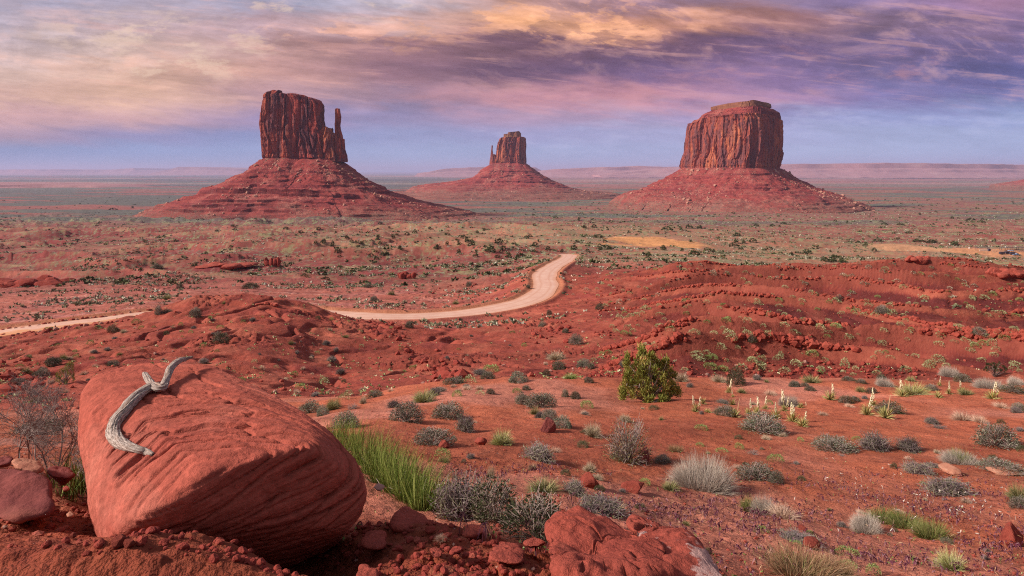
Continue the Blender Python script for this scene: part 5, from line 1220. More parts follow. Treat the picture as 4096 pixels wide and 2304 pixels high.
for z, x, y, w_, h_, m_, s_, lab in [
 (4, 1590, 530, 115, 75, M_R1, 1, 'maroon rock beside a blue-green bush on the orange slope'),
 (4, 1155, 610, 75, 45, M_R3, 2, 'small orange-red stone left of the yellow-topped grass tuft'),
 (4, 920, 628, 95, 32, M_R3, 3, 'flat red stone at the foot of a dark grey sagebrush'),
 (4, 1860, 885, 130, 72, M_R3, 4, 'flat-topped squarish red block beside a purple-grey bush'),
 (5, 912, 1345, 105, 160, M_R1, 5, 'upright pointed brown-red stone leaning against the leafy open bush'),
 (7, 1135, 448, 235, 80, M_R3, 6, 'low flat red rock behind the two bottom slabs'),
 (6, 1730, 1212, 225, 78, M_R2, 7, 'rounded pale tan rock behind the large purple-grey bush'),
 (8, 2500, 1000, 250, 195, M_R3, 8, 'red rock cut by the right border near the bottom'),
 (8, 295, 845, 95, 45, M_R3, 9, 'small red rock below the pale straw clump'),
 (8, 385, 1035, 200, 75, M_R3, 10, 'low red rock behind the rusty dry grass at the bottom'),
 (6, 2270, 1215, 260, 36, M_R2, 11, 'long low tan stone ledge near the right border'),
 (4, 1500, 1262, 60, 50, M_R3, 12, 'small orange stone on top of the low rounded red stone'),
 (3, 455, 1215, 50, 30, M_R3, 13, 'little flat red stone on the bank at bottom left'),
 (3, 740, 1275, 110, 60, M_R3, 14, 'red stone buried in soil under the front corner of the boulder'),
 (3, 820, 1270, 70, 55, M_R3, 15, 'second small red stone beneath the boulder front corner'),
 (3, 640, 1195, 50, 40, M_R4, 16, 'small dark stone wedged at the left foot of the boulder')]:
    px, py = zp_(z, x, y); rock_at(px, py, w_ / ZONE[z][2], h_ / ZONE[z][2], lab, m_, 700 + s_)

# ---- stones lining the road
L1 = [(35, 600, 75, 25), (170, 603, 60, 20), (255, 590, 45, 28), (345, 585, 75, 26), (465, 568, 70, 28), (575, 555, 70, 26), (670, 545, 40, 22), (715, 538, 60, 28), (808, 520, 75, 46), (900, 512, 35, 20), (950, 505, 55, 40), (1012, 500, 58, 40), (1095, 497, 60, 26), (1180, 465, 60, 34), (1245, 462, 60, 36), (1280, 455, 40, 30), (1395, 450, 60, 22), (1475, 435, 60, 34), (1578, 425, 55, 36), (1640, 415, 30, 26), (1710, 410, 55, 22), (1775, 400, 45, 26), (1875, 378, 50, 26)]
L2 = [(30, 520, 60, 22), (120, 508, 60, 22), (220, 497, 45, 24), (320, 488, 60, 14), (425, 470, 40, 28), (555, 455, 60, 16), (640, 440, 70, 26), (715, 430, 40, 24), (795, 420, 30, 20), (850, 410, 60, 20), (908, 398, 48, 34), (960, 385, 40, 26), (1030, 385, 60, 28), (1075, 378, 40, 26), (1125, 378, 45, 26), (1205, 365, 50, 32), (1265, 352, 55, 26), (1335, 350, 45, 22), (1390, 345, 50, 26), (1480, 335, 60, 24), (1540, 328, 50, 22), (1675, 308, 50, 26), (1780, 292, 60, 18), (1905, 275, 40, 30), (2040, 258, 60, 14), (2170, 240, 90, 16)]
for g_, L_ in (('stones along the near side of the road', L1), ('stones along the far side of the road', L2)):
    for i, (x, y, w_, h_) in enumerate(L_):
        px, py = x / 14.72, 295 + y / 14.72
        k = 'near' if L_ is L1 else 'far'
        lab = f'rough red and grey stone in the row along the {k} side of the dirt road'
        gg = g_
        if L_ is L1 and i == 8: lab = 'large blue-grey stone, biggest in the row along the near roadside'; gg = None
        if L_ is L2 and i == 10: lab = 'largest dark red stone in the row along the far roadside'; gg = None
        rock_at(px, py, w_ / 14.72, h_ / 14.72, lab, M_R5 if i % 3 == 2 or i == 8 else M_R4 if i % 3 else M_R3, 740 + i % 9, gg, 'road_stone', 2)

# ================================================================ PLANTS PLACED ONE BY ONE
# (zone, x, y of base, width, height, kind, label)
PL = [
 (4, 685, 457, 190, 112, 'sage', 'dark bushy sagebrush with yellow-green sprigs on its left side'),
 (4, 790, 332, 178, 88, 'yel', 'yellow-green rabbitbrush mound behind the dark bushy sagebrush'),
 (4, 950, 437, 165, 102, 'sage', 'dark two-lobed sagebrush right of the one with yellow-green sprigs'),
 (4, 295, 497, 145, 95, 'sageb', 'grey-green sagebrush just right of the huge boulder top'),
 (4, 62, 405, 112, 82, 'sageb', 'pale blue-green shrub behind the right shoulder of the boulder'),
 (4, 140, 422, 85, 62, 'sageb', 'smaller blue-green shrub in front of its neighbour behind the boulder'),
 (4, 215, 382, 92, 72, 'olive', 'brownish olive tuft behind the blue-green shrubs'),
 (4, 405, 345, 48, 60, 'pale', 'narrow straw-coloured tuft standing beside tangled dead twigs'),
 (4, 345, 378, 95, 46, 'dead', 'tangled pale dead twigs beside the narrow straw tuft'),
 (4, 480, 303, 92, 42, 'dark', 'low dark shrub on the edge of the red hill slope'),
 (4, 605, 368, 80, 60, 'sagep', 'small grey shrub behind the bushy sagebrush with sprigs'),
 (4, 885, 270, 85, 40, 'sagep', 'pinkish low twiggy shrub right of the yellow-green mound'),
 (4, 856, 608, 205, 108, 'sage', 'dark grey sagebrush above a flat red stone'),
 (4, 1060, 522, 122, 112, 'sagep', 'upright grey twiggy bush with a green sprig at its foot'),
 (4, 1290, 607, 152, 118, 'yel', 'straw and yellow-green tuft right of the small orange-red stone'),
 (4, 915, 690, 88, 62, 'bright', 'little green shrub below the flat red stone'),
 (4, 990, 214, 118, 42, 'dark', 'low spreading dark shrub on the far edge of the orange slope'),
 (4, 1205, 186, 82, 46, 'dark', 'dark shrub with pale twigs near the far edge of the slope'),
 (4, 935, 165, 62, 34, 'yel', 'small yellow tuft by the rocky gully edge'),
 (4, 905, 185, 42, 28, 'dark', 'tiny dark shrub left of the low spreading one'),
 (4, 1385, 207, 125, 62, 'sageb', 'green and grey mixed shrub right of the dark one with pale twigs'),
 (4, 1225, 135, 90, 48, 'bright', 'leafy green shrub beyond the far edge of the slope'),
 (4, 1160, 155, 95, 40, 'sagep', 'pale pinkish shrub beside the leafy green one'),
 (4, 1640, 62, 125, 60, 'pale', 'wide pale shrub standing below the rubble fan'),
 (4, 1575, 98, 36, 34, 'straw', 'tiny pinkish straw tuft below the wide pale shrub'),
 (4, 1660, 128, 92, 54, 'dark', 'dark olive shrub below the wide pale shrub'),
 (4, 1580, 166, 50, 40, 'round', 'compact dark green round shrub near the slope edge'),
 (4, 1735, 187, 96, 42, 'brightt', 'bright lime-green low shrub on the open orange soil'),
 (4, 1815, 108, 90, 50, 'sageb', 'pale grey-green shrub on the far crest left of the juniper'),
 (4, 1868, 122, 42, 38, 'dark', 'small dark shrub touching the pale grey-green one on the crest'),
 (4, 1450, 257, 52, 30, 'dark', 'small dark shrub next to a small bright green one'),
 (4, 1390, 272, 52, 30, 'bright', 'small bright green shrub beside a small dark one'),
 (4, 1220, 282, 52, 34, 'dark', 'small dark shrub in the middle of the open soil'),
 (4, 1155, 286, 52, 28, 'cush', 'small sparse greenish shrub left of a small dark one'),
 (4, 1850, 208, 58, 34, 'dark', 'small dark shrub with pale stems left of the juniper'),
 (4, 1425, 348, 92, 70, 'sage', 'left lobe of the wide dark sagebrush pair'),
 (4, 1545, 366, 155, 96, 'sage', 'right and larger bush of the wide dark sagebrush pair'),
 (4, 1600, 444, 95, 72, 'sage', 'rounded grey-green sagebrush above the maroon rock'),
 (4, 1535, 432, 75, 42, 'sagep', 'low brownish twigs left of the rounded sagebrush above the maroon rock'),
 (4, 1692, 498, 122, 70, 'sageb', 'bluish green shrub right of the maroon rock'),
 (4, 1765, 315, 56, 48, 'dark', 'small dark shrub, right one of a pair on bare soil'),
 (4, 1700, 302, 45, 46, 'dark', 'small broken dark shrub, left one of a pair on bare soil'),
 (4, 1525, 705, 208, 128, 'sagep', 'large grey-purple sagebrush in the middle of the slope'),
 (4, 1490, 772, 58, 62, 'pale', 'small whitish tuft below the large grey-purple sagebrush'),
 (4, 1225, 822, 62, 88, 'pale', 'thin pale grass tuft behind the big dark twiggy bush'),
 (4, 1030, 1088, 330, 300, 'sagep', 'big dark twiggy bush with bare grey branches right of the rushes'),
 (4, 1250, 1095, 310, 262, 'dark', 'dark green leafy bush joined to the big twiggy one'),
 (4, 1515, 1195, 320, 285, 'dark', 'dark leafy bush growing against the broad cracked slab'),
 (4, 1570, 908, 250, 82, 'olive', 'low spreading olive tuft left of a purple-grey bush'),
 (4, 1755, 925, 155, 115, 'sagep', 'purple-grey twiggy bush beside the squarish red block'),
 (5, 1270, 548, 150, 112, 'pale', 'pale topped shrub behind the right side of the juniper'),
 (5, 1350, 602, 82, 50, 'sagep', 'small purple-grey shrub right of the juniper foot'),
 (5, 710, 412, 88, 78, 'sagep', 'grey twiggy shrub behind the left side of the juniper'),
 (5, 1640, 548, 152, 78, 'pale', 'pale tuft left of the round dark green bush on the crest'),
 (5, 1800, 582, 162, 162, 'round', 'round dark green bush standing on the crest'),
 (5, 1850, 657, 95, 52, 'olive', 'low olive tuft in front of the round dark green bush'),
 (5, 1700, 868, 195, 78, 'dark', 'low dark green mound touching a yucca'),
 (5, 1668, 757, 112, 46, 'sagep', 'low purplish shrub beside a yucca without flowers'),
 (5, 2060, 1035, 352, 170, 'sage', 'large two-lobed dark sagebrush below the flowering yuccas'),
 (5, 730, 932, 114, 105, 'pale', 'small round pale shrub on thin stems in the open soil'),
 (5, 410, 1072, 208, 142, 'pale', 'rounded pale straw tuft left of the leafy open bush'),
 (5, 750, 1330, 375, 400, 'open', 'tall open leafy bush beside the upright pointed stone'),
 (5, 385, 1418, 152, 122, 'pale', 'small straw tuft below left of the leafy open bush'),
 (5, 1215, 1228, 112, 96, 'rust', 'thin rusty dead tuft on bare soil'),
 (5, 1090, 1332, 138, 66, 'sage', 'low dark shrub right of the upright pointed stone'),
 (5, 1830, 1195, 75, 60, 'bright', 'small green shrub at the left end of dead branches'),
 (5, 1965, 1252, 135, 82, 'dead', 'bare bleached branches lying right of a small green shrub'),
 (5, 1660, 1227, 112, 38, 'bright', 'tiny creeping green plant on bare soil'),
 (5, 2000, 532, 84, 54, 'sagep', 'small grey-brown shrub on the crest right of the round bush'),
 (5, 2360, 597, 84, 56, 'sage', 'small dark shrub above the row of flowering yuccas'),
 (5, 2300, 780, 190, 120, 'bristle', 'grey-purple bristly shrub behind the flowering yuccas'),
 (7, 1825, 392, 665, 355, 'bristle', 'largest grey bristly shrub, dome-shaped, on the lower slope'),
 (7, 2400, 312, 335, 168, 'sage', 'dark green-grey sagebrush right of the largest bristly shrub'),
 (7, 1500, 408, 205, 88, 'olive', 'low dull olive shrub at the foot of the largest bristly shrub'),
 (7, 760, 645, 470, 175, 'sagep', 'grey-blue twiggy bush behind the broad cracked slab'),
 (7, 2330, 640, 180, 190, 'grass', 'green shrub with feathery stems inside a pale dry clump'),
 (7, 2450, 665, 230, 210, 'bristle', 'pale dry clump around the feathery green shrub'),
 (7, 1430, 1310, 190, 150, 'bright', 'leafy green sprig at the bottom edge between the slabs'),
 (6, 1690, 252, 172, 118, 'bristle', 'grey bristly shrub on the crest with a dark one before it'),
 (6, 1815, 307, 135, 72, 'dark', 'dark green shrub in front of the bristly one on the crest'),
 (6, 360, 317, 200, 76, 'olive', 'wide olive tuft on the crest near the left-hand yuccas'),
 (6, 190, 356, 88, 56, 'sage', 'small dark shrub below left of the wide olive tuft'),
 (6, 290, 352, 62, 36, 'dark', 'tiny dark shrub below the wide olive tuft'),
 (6, 340, 396, 82, 42, 'dark', 'tiny dark shrub with dead twigs below the wide olive tuft'),
 (6, 1065, 352, 162, 92, 'bristle', 'grey rounded bristly shrub near the crest, right half'),
 (6, 1030, 282, 84, 46, 'dark', 'small dark shrub right behind the grey rounded bristly one'),
 (6, 710, 297, 92, 42, 'dark', 'low dark shrub left of a similar one with pale twigs'),
 (6, 830, 320, 92, 40, 'dark', 'low dark shrub with pale twigs near the crest'),
 (6, 830, 402, 108, 60, 'olive', 'rounded olive tuft left of a dark shrub by a flower stalk'),
 (6, 930, 417, 84, 56, 'dark', 'dark shrub under a short yucca flower stalk'),
 (6, 690, 517, 102, 76, 'dark', 'compact dark green shrub, larger of two side by side'),
 (6, 780, 492, 76, 46, 'dark', 'compact dark green shrub, smaller of two side by side'),
 (6, 870, 475, 70, 40, 'sagep', 'pinkish twigs right of the two compact dark shrubs'),
 (6, 1120, 612, 240, 106, 'dark', 'dark sprawling shrub behind the largest yucca'),
 (6, 1330, 432, 268, 132, 'yel', 'large yellow-green grassy shrub behind a flowering yucca'),
 (6, 1310, 302, 92, 56, 'yel', 'small yellow-green tuft on the crest'),
 (6, 1510, 387, 104, 52, 'sage', 'dark low shrub right of the large yellow-green one'),
 (6, 1845, 432, 142, 66, 'olive', 'low olive tuft right of a small flowering yucca'),
 (6, 2075, 372, 242, 116, 'bristle', 'large grey-green bristly shrub near the right border'),
 (6, 2300, 407, 182, 66, 'dark', 'low dark green shrub at the right border under the crest'),
 (6, 2330, 337, 152, 96, 'bristle', 'grey bristly tuft at the right border on the crest'),
 (6, 2370, 588, 115, 78, 'sage', 'dark sagebrush cut by the right border, upper one'),
 (6, 1810, 682, 225, 132, 'straw', 'pale pink straw clump, taller left one of a pair'),
 (6, 1975, 702, 175, 108, 'straw', 'pale pink straw clump, shorter right one of a pair'),
 (6, 1520, 712, 132, 62, 'sagep', 'small purplish green shrub above bleached branches'),
 (6, 1570, 757, 205, 46, 'dead', 'bleached dead branches lying below a purplish shrub'),
 (6, 2140, 922, 345, 195, 'sage', 'large rounded dark sagebrush near the right border'),
 (6, 590, 972, 325, 128, 'sage', 'wide dark grey-green sagebrush left of the purple twiggy ones'),
 (6, 970, 957, 292, 172, 'sagep', 'purple twiggy bush, larger left one of a joined pair'),
 (6, 1290, 972, 235, 142, 'sagep', 'purple twiggy bush, smaller right one of a joined pair'),
 (6, 1790, 1097, 345, 135, 'bristle', 'wide pinkish dry clump with a green centre'),
 (6, 1790, 1090, 170, 148, 'grass', 'green grass growing from the wide pinkish dry clump'),
 (6, 1390, 1192, 222, 152, 'sagep', 'grey-purple bush left of the rounded pale tan rock'),
 (6, 1510, 1132, 115, 50, 'sagep', 'small grey twiggy shrub above the rounded pale tan rock'),
 (6, 2205, 1182, 335, 118, 'sage', 'long low dark shrub near the right border above a stone ledge'),
 (6, 1660, 1395, 405, 215, 'sagep', 'large purple-grey bush in front of the rounded pale tan rock'),
 (6, 2350, 1445, 180, 175, 'olive', 'olive green clump cut by the right border'),
 (6, 650, 1030, 80, 36, 'dead', 'little dark dead twig heap below the wide sagebrush'),
 (6, 20, 1290, 110, 120, 'sage', 'dark sagebrush right beside the largest bristly shrub'),
 (8, 80, 705, 345, 195, 'straw', 'slanting straw clump with dark green base in the lower middle'),
 (8, 1100, 745, 310, 150, 'grass', 'green grass clump, upper one of three in a row'),
 (8, 1350, 805, 320, 170, 'grass', 'green grass clump, middle one of three in a row'),
 (8, 1610, 912, 320, 210, 'grass', 'green grass clump, lowest and tallest of three in a row'),
 (8, 950, 852, 370, 185, 'bristle', 'pale grey bristly clump left of the green grass row'),
 (8, 260, 1304, 640, 290, 'rust', 'wide rusty dry grass clump over dark green at the bottom edge'),
 (8, 600, 1320, 360, 250, 'rust', 'rusty dry grass clump right of the wide one at the bottom edge'),
 (8, 750, 1092, 200, 92, 'bright', 'bright green leafy shrub above the rusty dry grass'),
 (8, 770, 1235, 190, 80, 'bright', 'pale green leafy shrub right of the rusty dry grass'),
 (8, 1020, 1285, 130, 115, 'bright', 'lowest bright green shrub at the bottom right'),
 (8, 420, 955, 72, 46, 'bright', 'little lime-green shrub beside a low red rock'),
 (8, 1830, 1235, 330, 205, 'yel', 'straw and green tuft near the bottom right corner'),
 (8, 225, 955, 420, 78, 'sagep', 'flat grey-purple twigs below the slanting straw clump'),
 (8, 2520, 600, 160, 120, 'sage', 'small dark shrub cut by the right border, lower one'),
 # slope behind the boulder, left
 (3, 342, 110, 72, 62, 'dark', 'dark green bush on the left slope behind the boulder'),
 (3, 262, 172, 76, 58, 'sageb', 'grey-green shrub left of the upright brown-green juniper'),
 (3, 325, 216, 52, 46, 'straw', 'pinkish tuft in front of the upright brown-green juniper'),
 (3, 165, 152, 62, 46, 'olive', 'greyish shrub at the left near the red rubble'),
 (3, 230, 338, 84, 42, 'olive', 'yellow-green low bush above the bare twiggy bush'),
 (3, 722, 103, 70, 36, 'dark', 'low green shrub peeking over the boulder top'),
 (3, 250, 545, 260, 95, 'dark', 'green leafy shrub seen through the bare twiggy bush'),
 (3, 200, 272, 48, 36, 'straw', 'small pinkish tuft on the slope left of the boulder'),
 (3, 120, 220, 80, 34, 'dark', 'low dark shrub among the red rubble on the left slope'),
 (3, 2140, 372, 110, 72, 'olive', 'brownish shrub on the far side right of the boulder top'),
]
for z, x, y, w_, h_, kind, lab in PL:
    px, py = zp_(z, x, y); k = ZONE[z][2]
    place_px(kind, px, py, w_ / k, h_ / k, lab)

# ---- yuccas: rosette, dead skirt, flower stalk
_ST = [mk_stalk(i) for i in range(3)]
_yc = 0
def yucca(z, x, y, w_, h_, stalks, label, dry=None):
    global _yc
    px, py = zp_(z, x, y); k = ZONE[z][2]; p = hit(px, py); m = p.y / F / k
    r = place('yucca', p, w_ * m, h_ * m, label)
    for sx, stop in stalks:
        st, fl = _ST[_yc % 3]; _yc += 1; hh = (y - stop) * m
        o = link('flower_stalk', st, r); o.matrix_parent_inverse = Matrix.Diagonal((1, 1, 1, 1))
        L = Matrix.Translation(((sx - x) * m, 0, 0)) @ Matrix.Diagonal((hh * 0.95, hh * 0.95, hh, 1))
        o.matrix_basis = (Matrix.Rotation(r.rotation_euler[2], 4, 'Z') @ Matrix.Diagonal((*r.scale, 1))).inverted() @ L
        link('flowers', fl, o)
    if dry:
        g = Geo(); g.tube([((0), 0, 0), ((dry[0] - x) * m * .6, 0, (y - dry[1]) * m * .5), ((dry[0] - x) * m, 0, (y - dry[1]) * m)], [0.02, 0.015, 0.008], 4)
        o = link('dry_stalk', g.mesh('dry_stalk', PM['ydead']), r); o.matrix_basis = (Matrix.Rotation(r.rotation_euler[2], 4, 'Z') @ Matrix.Diagonal((*r.scale, 1))).inverted()
YU = [(5, 1728, 655, 70, 75, [(1740, 515)], 'small yucca with one flower stalk left of the round dark bush'),
 (5, 1768, 700, 50, 30, [(1760, 625)], 'little yucca with a short flower stalk below the round dark bush'),
 (5, 1405, 838, 105, 95, [(1397, 680), (1440, 688)], 'leftmost flowering yucca, with two thin stalks'),
 (5, 1480, 767, 75, 72, [], 'yucca without flowers just right of the leftmost one'),
 (5, 1525, 847, 82, 52, [], 'small straw-coloured yucca right of the leftmost flowering one'),
 (5, 1762, 772, 95, 68, [], 'yucca without flowers beside the low purplish shrub'),
 (5, 1792, 892, 150, 95, [], 'yucca with a leaning dry stalk by the dark green mound', (1832, 712)),
 (5, 1915, 862, 75, 75, [(1940, 713)], 'narrow flowering yucca, first of the close row'),
 (5, 2000, 866, 118, 98, [(2022, 690)], 'broad flowering yucca, second of the close row'),
 (5, 2080, 812, 76, 52, [(2080, 678)], 'small flowering yucca behind the close row'),
 (5, 2185, 905, 115, 130, [(2180, 752)], 'broad flowering yucca in the middle of the close row'),
 (5, 2262, 832, 85, 72, [(2265, 625), (2290, 692)], 'yucca with two tall stalks behind the right end of the row'),
 (5, 2345, 935, 140, 118, [(2335, 752), (2366, 762)], 'double-stalked yucca at the right end of the close row'),
 (6, 265, 740, 145, 118, [(288, 585)], 'lowest flowering yucca, drooping tan leaves, below the close row'),
 (6, 250, 560, 80, 60, [(300, 500)], 'small yucca behind the lowest flowering one'),
 (6, 535, 482, 165, 98, [(570, 318)], 'yucca with a dark mound and single flower stalk standing alone'),
 (6, 890, 628, 140, 120, [(915, 425)], 'yucca with the longest flower stalk left of the largest yucca'),
 (6, 1070, 658, 180, 138, [], 'largest yucca, starburst of leaves over a tan skirt', (1112, 430)),
 (6, 942, 537, 92, 72, [(950, 368)], 'yucca behind the one with the longest flower stalk'),
 (6, 1230, 452, 155, 84, [(1230, 285)], 'yucca with a flower stalk before the large yellow-green shrub'),
 (6, 1590, 345, 60, 50, [(1592, 253)], 'yucca with a short thick flower stalk on the crest'),
 (6, 1578, 462, 108, 78, [], 'yellow-green yucca without flowers, larger of two near the right'),
 (6, 1680, 428, 94, 62, [(1686, 305)], 'yucca with a thin flower stalk right of a flowerless one'),
 (6, 1800, 402, 84, 54, [(1800, 292)], 'small yucca with a stubby flower stalk left of an olive tuft'),
 (6, 2102, 472, 155, 98, [(2115, 300), (2150, 320)], 'rightmost yucca, with two flower stalks')]
for y_ in YU: yucca(*y_[:7], dry=y_[7] if len(y_) > 7 else None)

# ---- junipers
def juniper(px, py, wpx, hpx, outline, n, mat, label, seed, trunkh=0.05, clumps=110):
    p = hit(px, py); k = p.y / F; r = link('juniper_tree', None); r.location = p; r.scale = (wpx * k, wpx * k * 0.8, hpx * k); r.empty_display_size = .5
    for pn, me in mk_juniper(seed, outline, n, mat, trunkh, clumps): link(pn, me, r)
    return tag(r, label, 'tree')
px, py = zp_(5, 968, 738); juniper(px, py, 58, 56, JUN, 15000, 'jun', 'large green juniper bush standing alone on the orange slope', 901, 0.03, 105)
px, py = zp_(6, 2125, 262); juniper(px, py, 22, 17, [(-.5, .6), (-.4, .8), (-.2, .85), (0, .9), (.2, 1), (.4, .8), (.5, .5)], 2600, 'jund', 'dark small juniper with a visible trunk on the crest at the right', 902, 0.4, 45)
px, py = zp_(3, 420, 217); juniper(px, py, 19, 23, [(-.5, .4), (-.3, .7), (0, .8), (.2, 1), (.4, .9), (.5, .5)], 3000, 'jun', 'upright brown-green juniper on the left slope behind the boulder', 903, 0.05, 60)

# ---- rushes beside the boulder
def rushes():
    g = Geo(); tw = Geo(); p0 = hit(*zp_(4, 480, 800))
    for x, y, w_, h_, n in [(225, 560, 110, 130, 250), (300, 640, 150, 190, 420), (395, 730, 170, 240, 560), (490, 800, 170, 240, 560), (570, 870, 170, 250, 620), (650, 930, 170, 260, 620), (720, 985, 170, 260, 620), (800, 1030, 150, 230, 480), (860, 1000, 120, 190, 220)]:
        p = hit(*zp_(4, x, y), 2.6); m = p.y / F / 6.41; r_ = w_ * m * 0.55
        a = rg.uniform(0, 6.283, n); rr = r_ * np.sqrt(rg.uniform(0, 1, n)); B = np.stack([rr * np.cos(a), rr * np.sin(a) * .8, 0 * a], 1)
        D = np.stack([B[:, 0] / r_ * .38, B[:, 1] / r_ * .38, np.ones(n)], 1) + rg.normal(0, .16, (n, 3)); D[:, 0] += 0.10
        B = B + np.array(p - p0)
        g.ribbons(B - [0, 0, .02], D, h_ * m * rg.uniform(.40, 1.3, n), 0.0040, rg.uniform(-.05, .22, n), 5, True, 0, 1, curl=.10)
        for _ in range(10):
            b = np.array(p - p0) + rg.normal(0, r_ * .5, 3) * [1, 1, 0]; d = rg.normal(0, 1, 3); d[2] = abs(d[2]) * .25 + .1; d[1] -= .4; d /= np.linalg.norm(d)
            tw.tube([b, b + d * .10 + rg.normal(0, .01, 3), b + d * .22 + rg.normal(0, .02, 3)], [.006, .004, .002], 4)
    r = tag(link('rush_shrub', None), 'tall bright green rush-like shrub spreading right of the boulder', 'shrub'); r.location = p0
    link('stems', g.mesh('stems', PM['rush']), r); link('dead_twigs', tw.mesh('dead_twigs', PM['bark']), r)
rushes()

# ---- bare twiggy bush left of the boulder
def bare_bush():
    p0 = hit(*zp_(3, 330, 700), 2.8); p0 = at(50, 466, 3.9); p0.z = min(p0.z, float(H(p0.x, p0.y))); g = Geo(); gr = Geo()
    r_ = random.Random(5); npr = np.random.default_rng(5)
    def grow(p, d, L, rad, lev):
        q_ = [p]; dd = np.array(d)
        for i in range(4):
            dd = dd + npr.normal(0, .17, 3); dd /= np.linalg.norm(dd); q_.append(q_[-1] + dd * L / 4)
            if lev < 4 and i > 0:
                for _ in range(1 + (lev > 0)):
                    e = dd + npr.normal(0, .62, 3); e[2] += .12; grow(q_[-1], e / np.linalg.norm(e), L * r_.uniform(.45, .68), rad * .6, lev + 1)
        g.tube(q_, np.linspace(rad, rad * .55, 5), 3, lev / 5, 1, r_.random())
    for i in range(9):
        a = i / 9 * 6.28; d = np.array([math.cos(a) * .75 - .15, math.sin(a) * .6, 1.0]); grow(np.array([math.cos(a) * .04, math.sin(a) * .04, -.03]), d / np.linalg.norm(d), .36, .0052, 0)
    n = 300; B = npr.normal(0, .07, (n, 3)) * [1, 1, 0] + [.27, -.12, 0]; gr.ribbons(B, npr.normal(0, .3, (n, 3)) + [0, 0, 1.2], npr.uniform(.1, .28, n), .004, .1, 4)
    r = tag(link('bare_bush', None), 'bare grey thorny twig bush left of the huge boulder', 'shrub'); r.location = p0
    link('branches', g.mesh('branches', PM['bark']), r); link('grass_blades', gr.mesh('grass_blades', PM['rush']), r)
bare_bush()

# ---- purple drooping grass heads close to the lens
def head(zx, zy, top, lean_, label, n=26):
    px, py = zp_(7, zx, zy); p = hit(px, py, 2.0); m = p.y / F / 10.304; h_ = (zy - top) * m
    s_ = Geo(); e = np.array([lean_ * m, 0, h_]); s_.tube([(0, 0, 0), e * [.3, 0, .55], e], [.0022, .0018, .001], 4)
    f = Geo(); f.ribbons(np.tile(e, (n, 1)) + rg.normal(0, .004, (n, 3)), rg.normal(0, .5, (n, 3)) + [0, 0, .2], rg.uniform(.03, .065, n) * 1.0, .0042, 1.6, 4, False)
    r = tag(link('seed_head', None), label, 'grass'); r.location = p
    link('stem', s_.mesh('stem', PM['rust']), r); link('drooping_seeds', f.mesh('drooping_seeds', PM['purple']), r)
for a in [(305, 1100, 850, -15, 'purple drooping grass head before the left corner of the broad slab'), (410, 1000, 840, -10, 'darker purple grass head just right of another before the broad slab'),
          (755, 1250, 1080, -10, 'lone purple grass head in front of the broad slab'), (100, 1085, 985, 15, 'pale drooping grass head below the low rounded red stone'),
          (-330, 985, 760, -80, 'purple grass head leaning over the flat red ledge rock'), (-620, 900, 660, -20, 'faint purple grass head between the rock hump and twiggy bush'),
          (-60, 930, 730, 80, 'long-stemmed purple grass head before the dark leafy bush'), (1180, 1300, 1190, 0, 'dark purple grass head at the bottom edge left of the lichen slab')]:
    head(*a)
# ================================================================ SCATTERED PLANTS, STONES, THINGS FAR OFF
def vis_at(x, Y):
    i = int(np.interp(Y, YR, np.arange(NR))); j = int(np.interp(x / (Y + 0.8), UR, np.arange(NC)))
    return bool(_vis[min(i, NR - 1), min(j, NC - 1)])
def near_road(x, Y, d=5.0): return float(road_dist(np.array([x]), np.array([Y]))[0][0]) < d
def spots(n, x0, x1, y0, y1, seed, dens=None):
    """random visible ground points inside a window of the picture"""
    r = np.random.default_rng(seed); out = []; tries = 0
    while len(out) < n and tries < n * 30:
        tries += 1; px = r.uniform(x0, x1); py = r.uniform(y0, y1); p = hit(px, py)
        if near_road(p.x, p.y): continue
        if dens is not None and r.uniform() > dens(p): continue
        out.append(p)
    return out
# pale tufts and cushions on the badland hills, right
S1 = [(2, 1550, 580, 40, 22), (2, 1840, 770, 55, 30), (2, 2280, 770, 55, 26), (2, 700, 640, 30, 18), (2, 695, 920, 35, 38), (2, 945, 930, 36, 28), (2, 1135, 950, 34, 30), (2, 1590, 880, 62, 32), (2, 2180, 845, 45, 30), (2, 2400, 885, 60, 22), (2, 1230, 880, 40, 20), (2, 1435, 880, 40, 22), (2, 1680, 690, 36, 20), (2, 1430, 820, 42, 22), (2, 810, 690, 36, 18), (2, 1720, 1025, 42, 24), (2, 1540, 1020, 40, 30), (2, 1965, 1070, 60, 32), (2, 2060, 1100, 45, 18), (2, 2355, 1190, 45, 30), (2, 2180, 1180, 50, 24), (2, 1510, 1195, 48, 28), (2, 1465, 1210, 36, 24), (2, 1255, 1270, 46, 60), (2, 1110, 1225, 40, 24), (2, 1775, 1195, 45, 26), (2, 1590, 1218, 45, 16), (2, 780, 1195, 30, 34), (2, 1120, 1045, 50, 20), (2, 850, 1060, 26, 14), (2, 990, 1055, 28, 16), (2, 650, 975, 34, 26), (2, 1075, 1300, 45, 30), (2, 1240, 1310, 30, 18), (2, 1490, 1325, 50, 24), (2, 1335, 1290, 38, 28), (2, 2340, 1100, 55, 42), (2, 1520, 1120, 34, 26)]
lab = 'small round grey-green cushion shrub on the red badland slopes at the right'; grp = 'cushion shrubs on the badland slopes'
for z, x, y, w_, h_ in S1:
    px, py = zp_(z, x, y); place_px('cush', px, py, w_ / 7.38 * 1.15, h_ / 7.38 * 1.15, lab, grp, False)
for p in spots(250, 590, 1024, 268, 376, 11, lambda p: 0.35 + 0.65 * float(vn2(np.array([p.x / 12]), np.array([p.y / 12]), 801)[0] > -0.1)):
    s = rg.uniform(0.36, 0.85) * (1 + p.y / 240); place(rg.choice(['cush', 'cush', 'cush', 'bright']), p, s, s * 0.55, lab, grp, False)
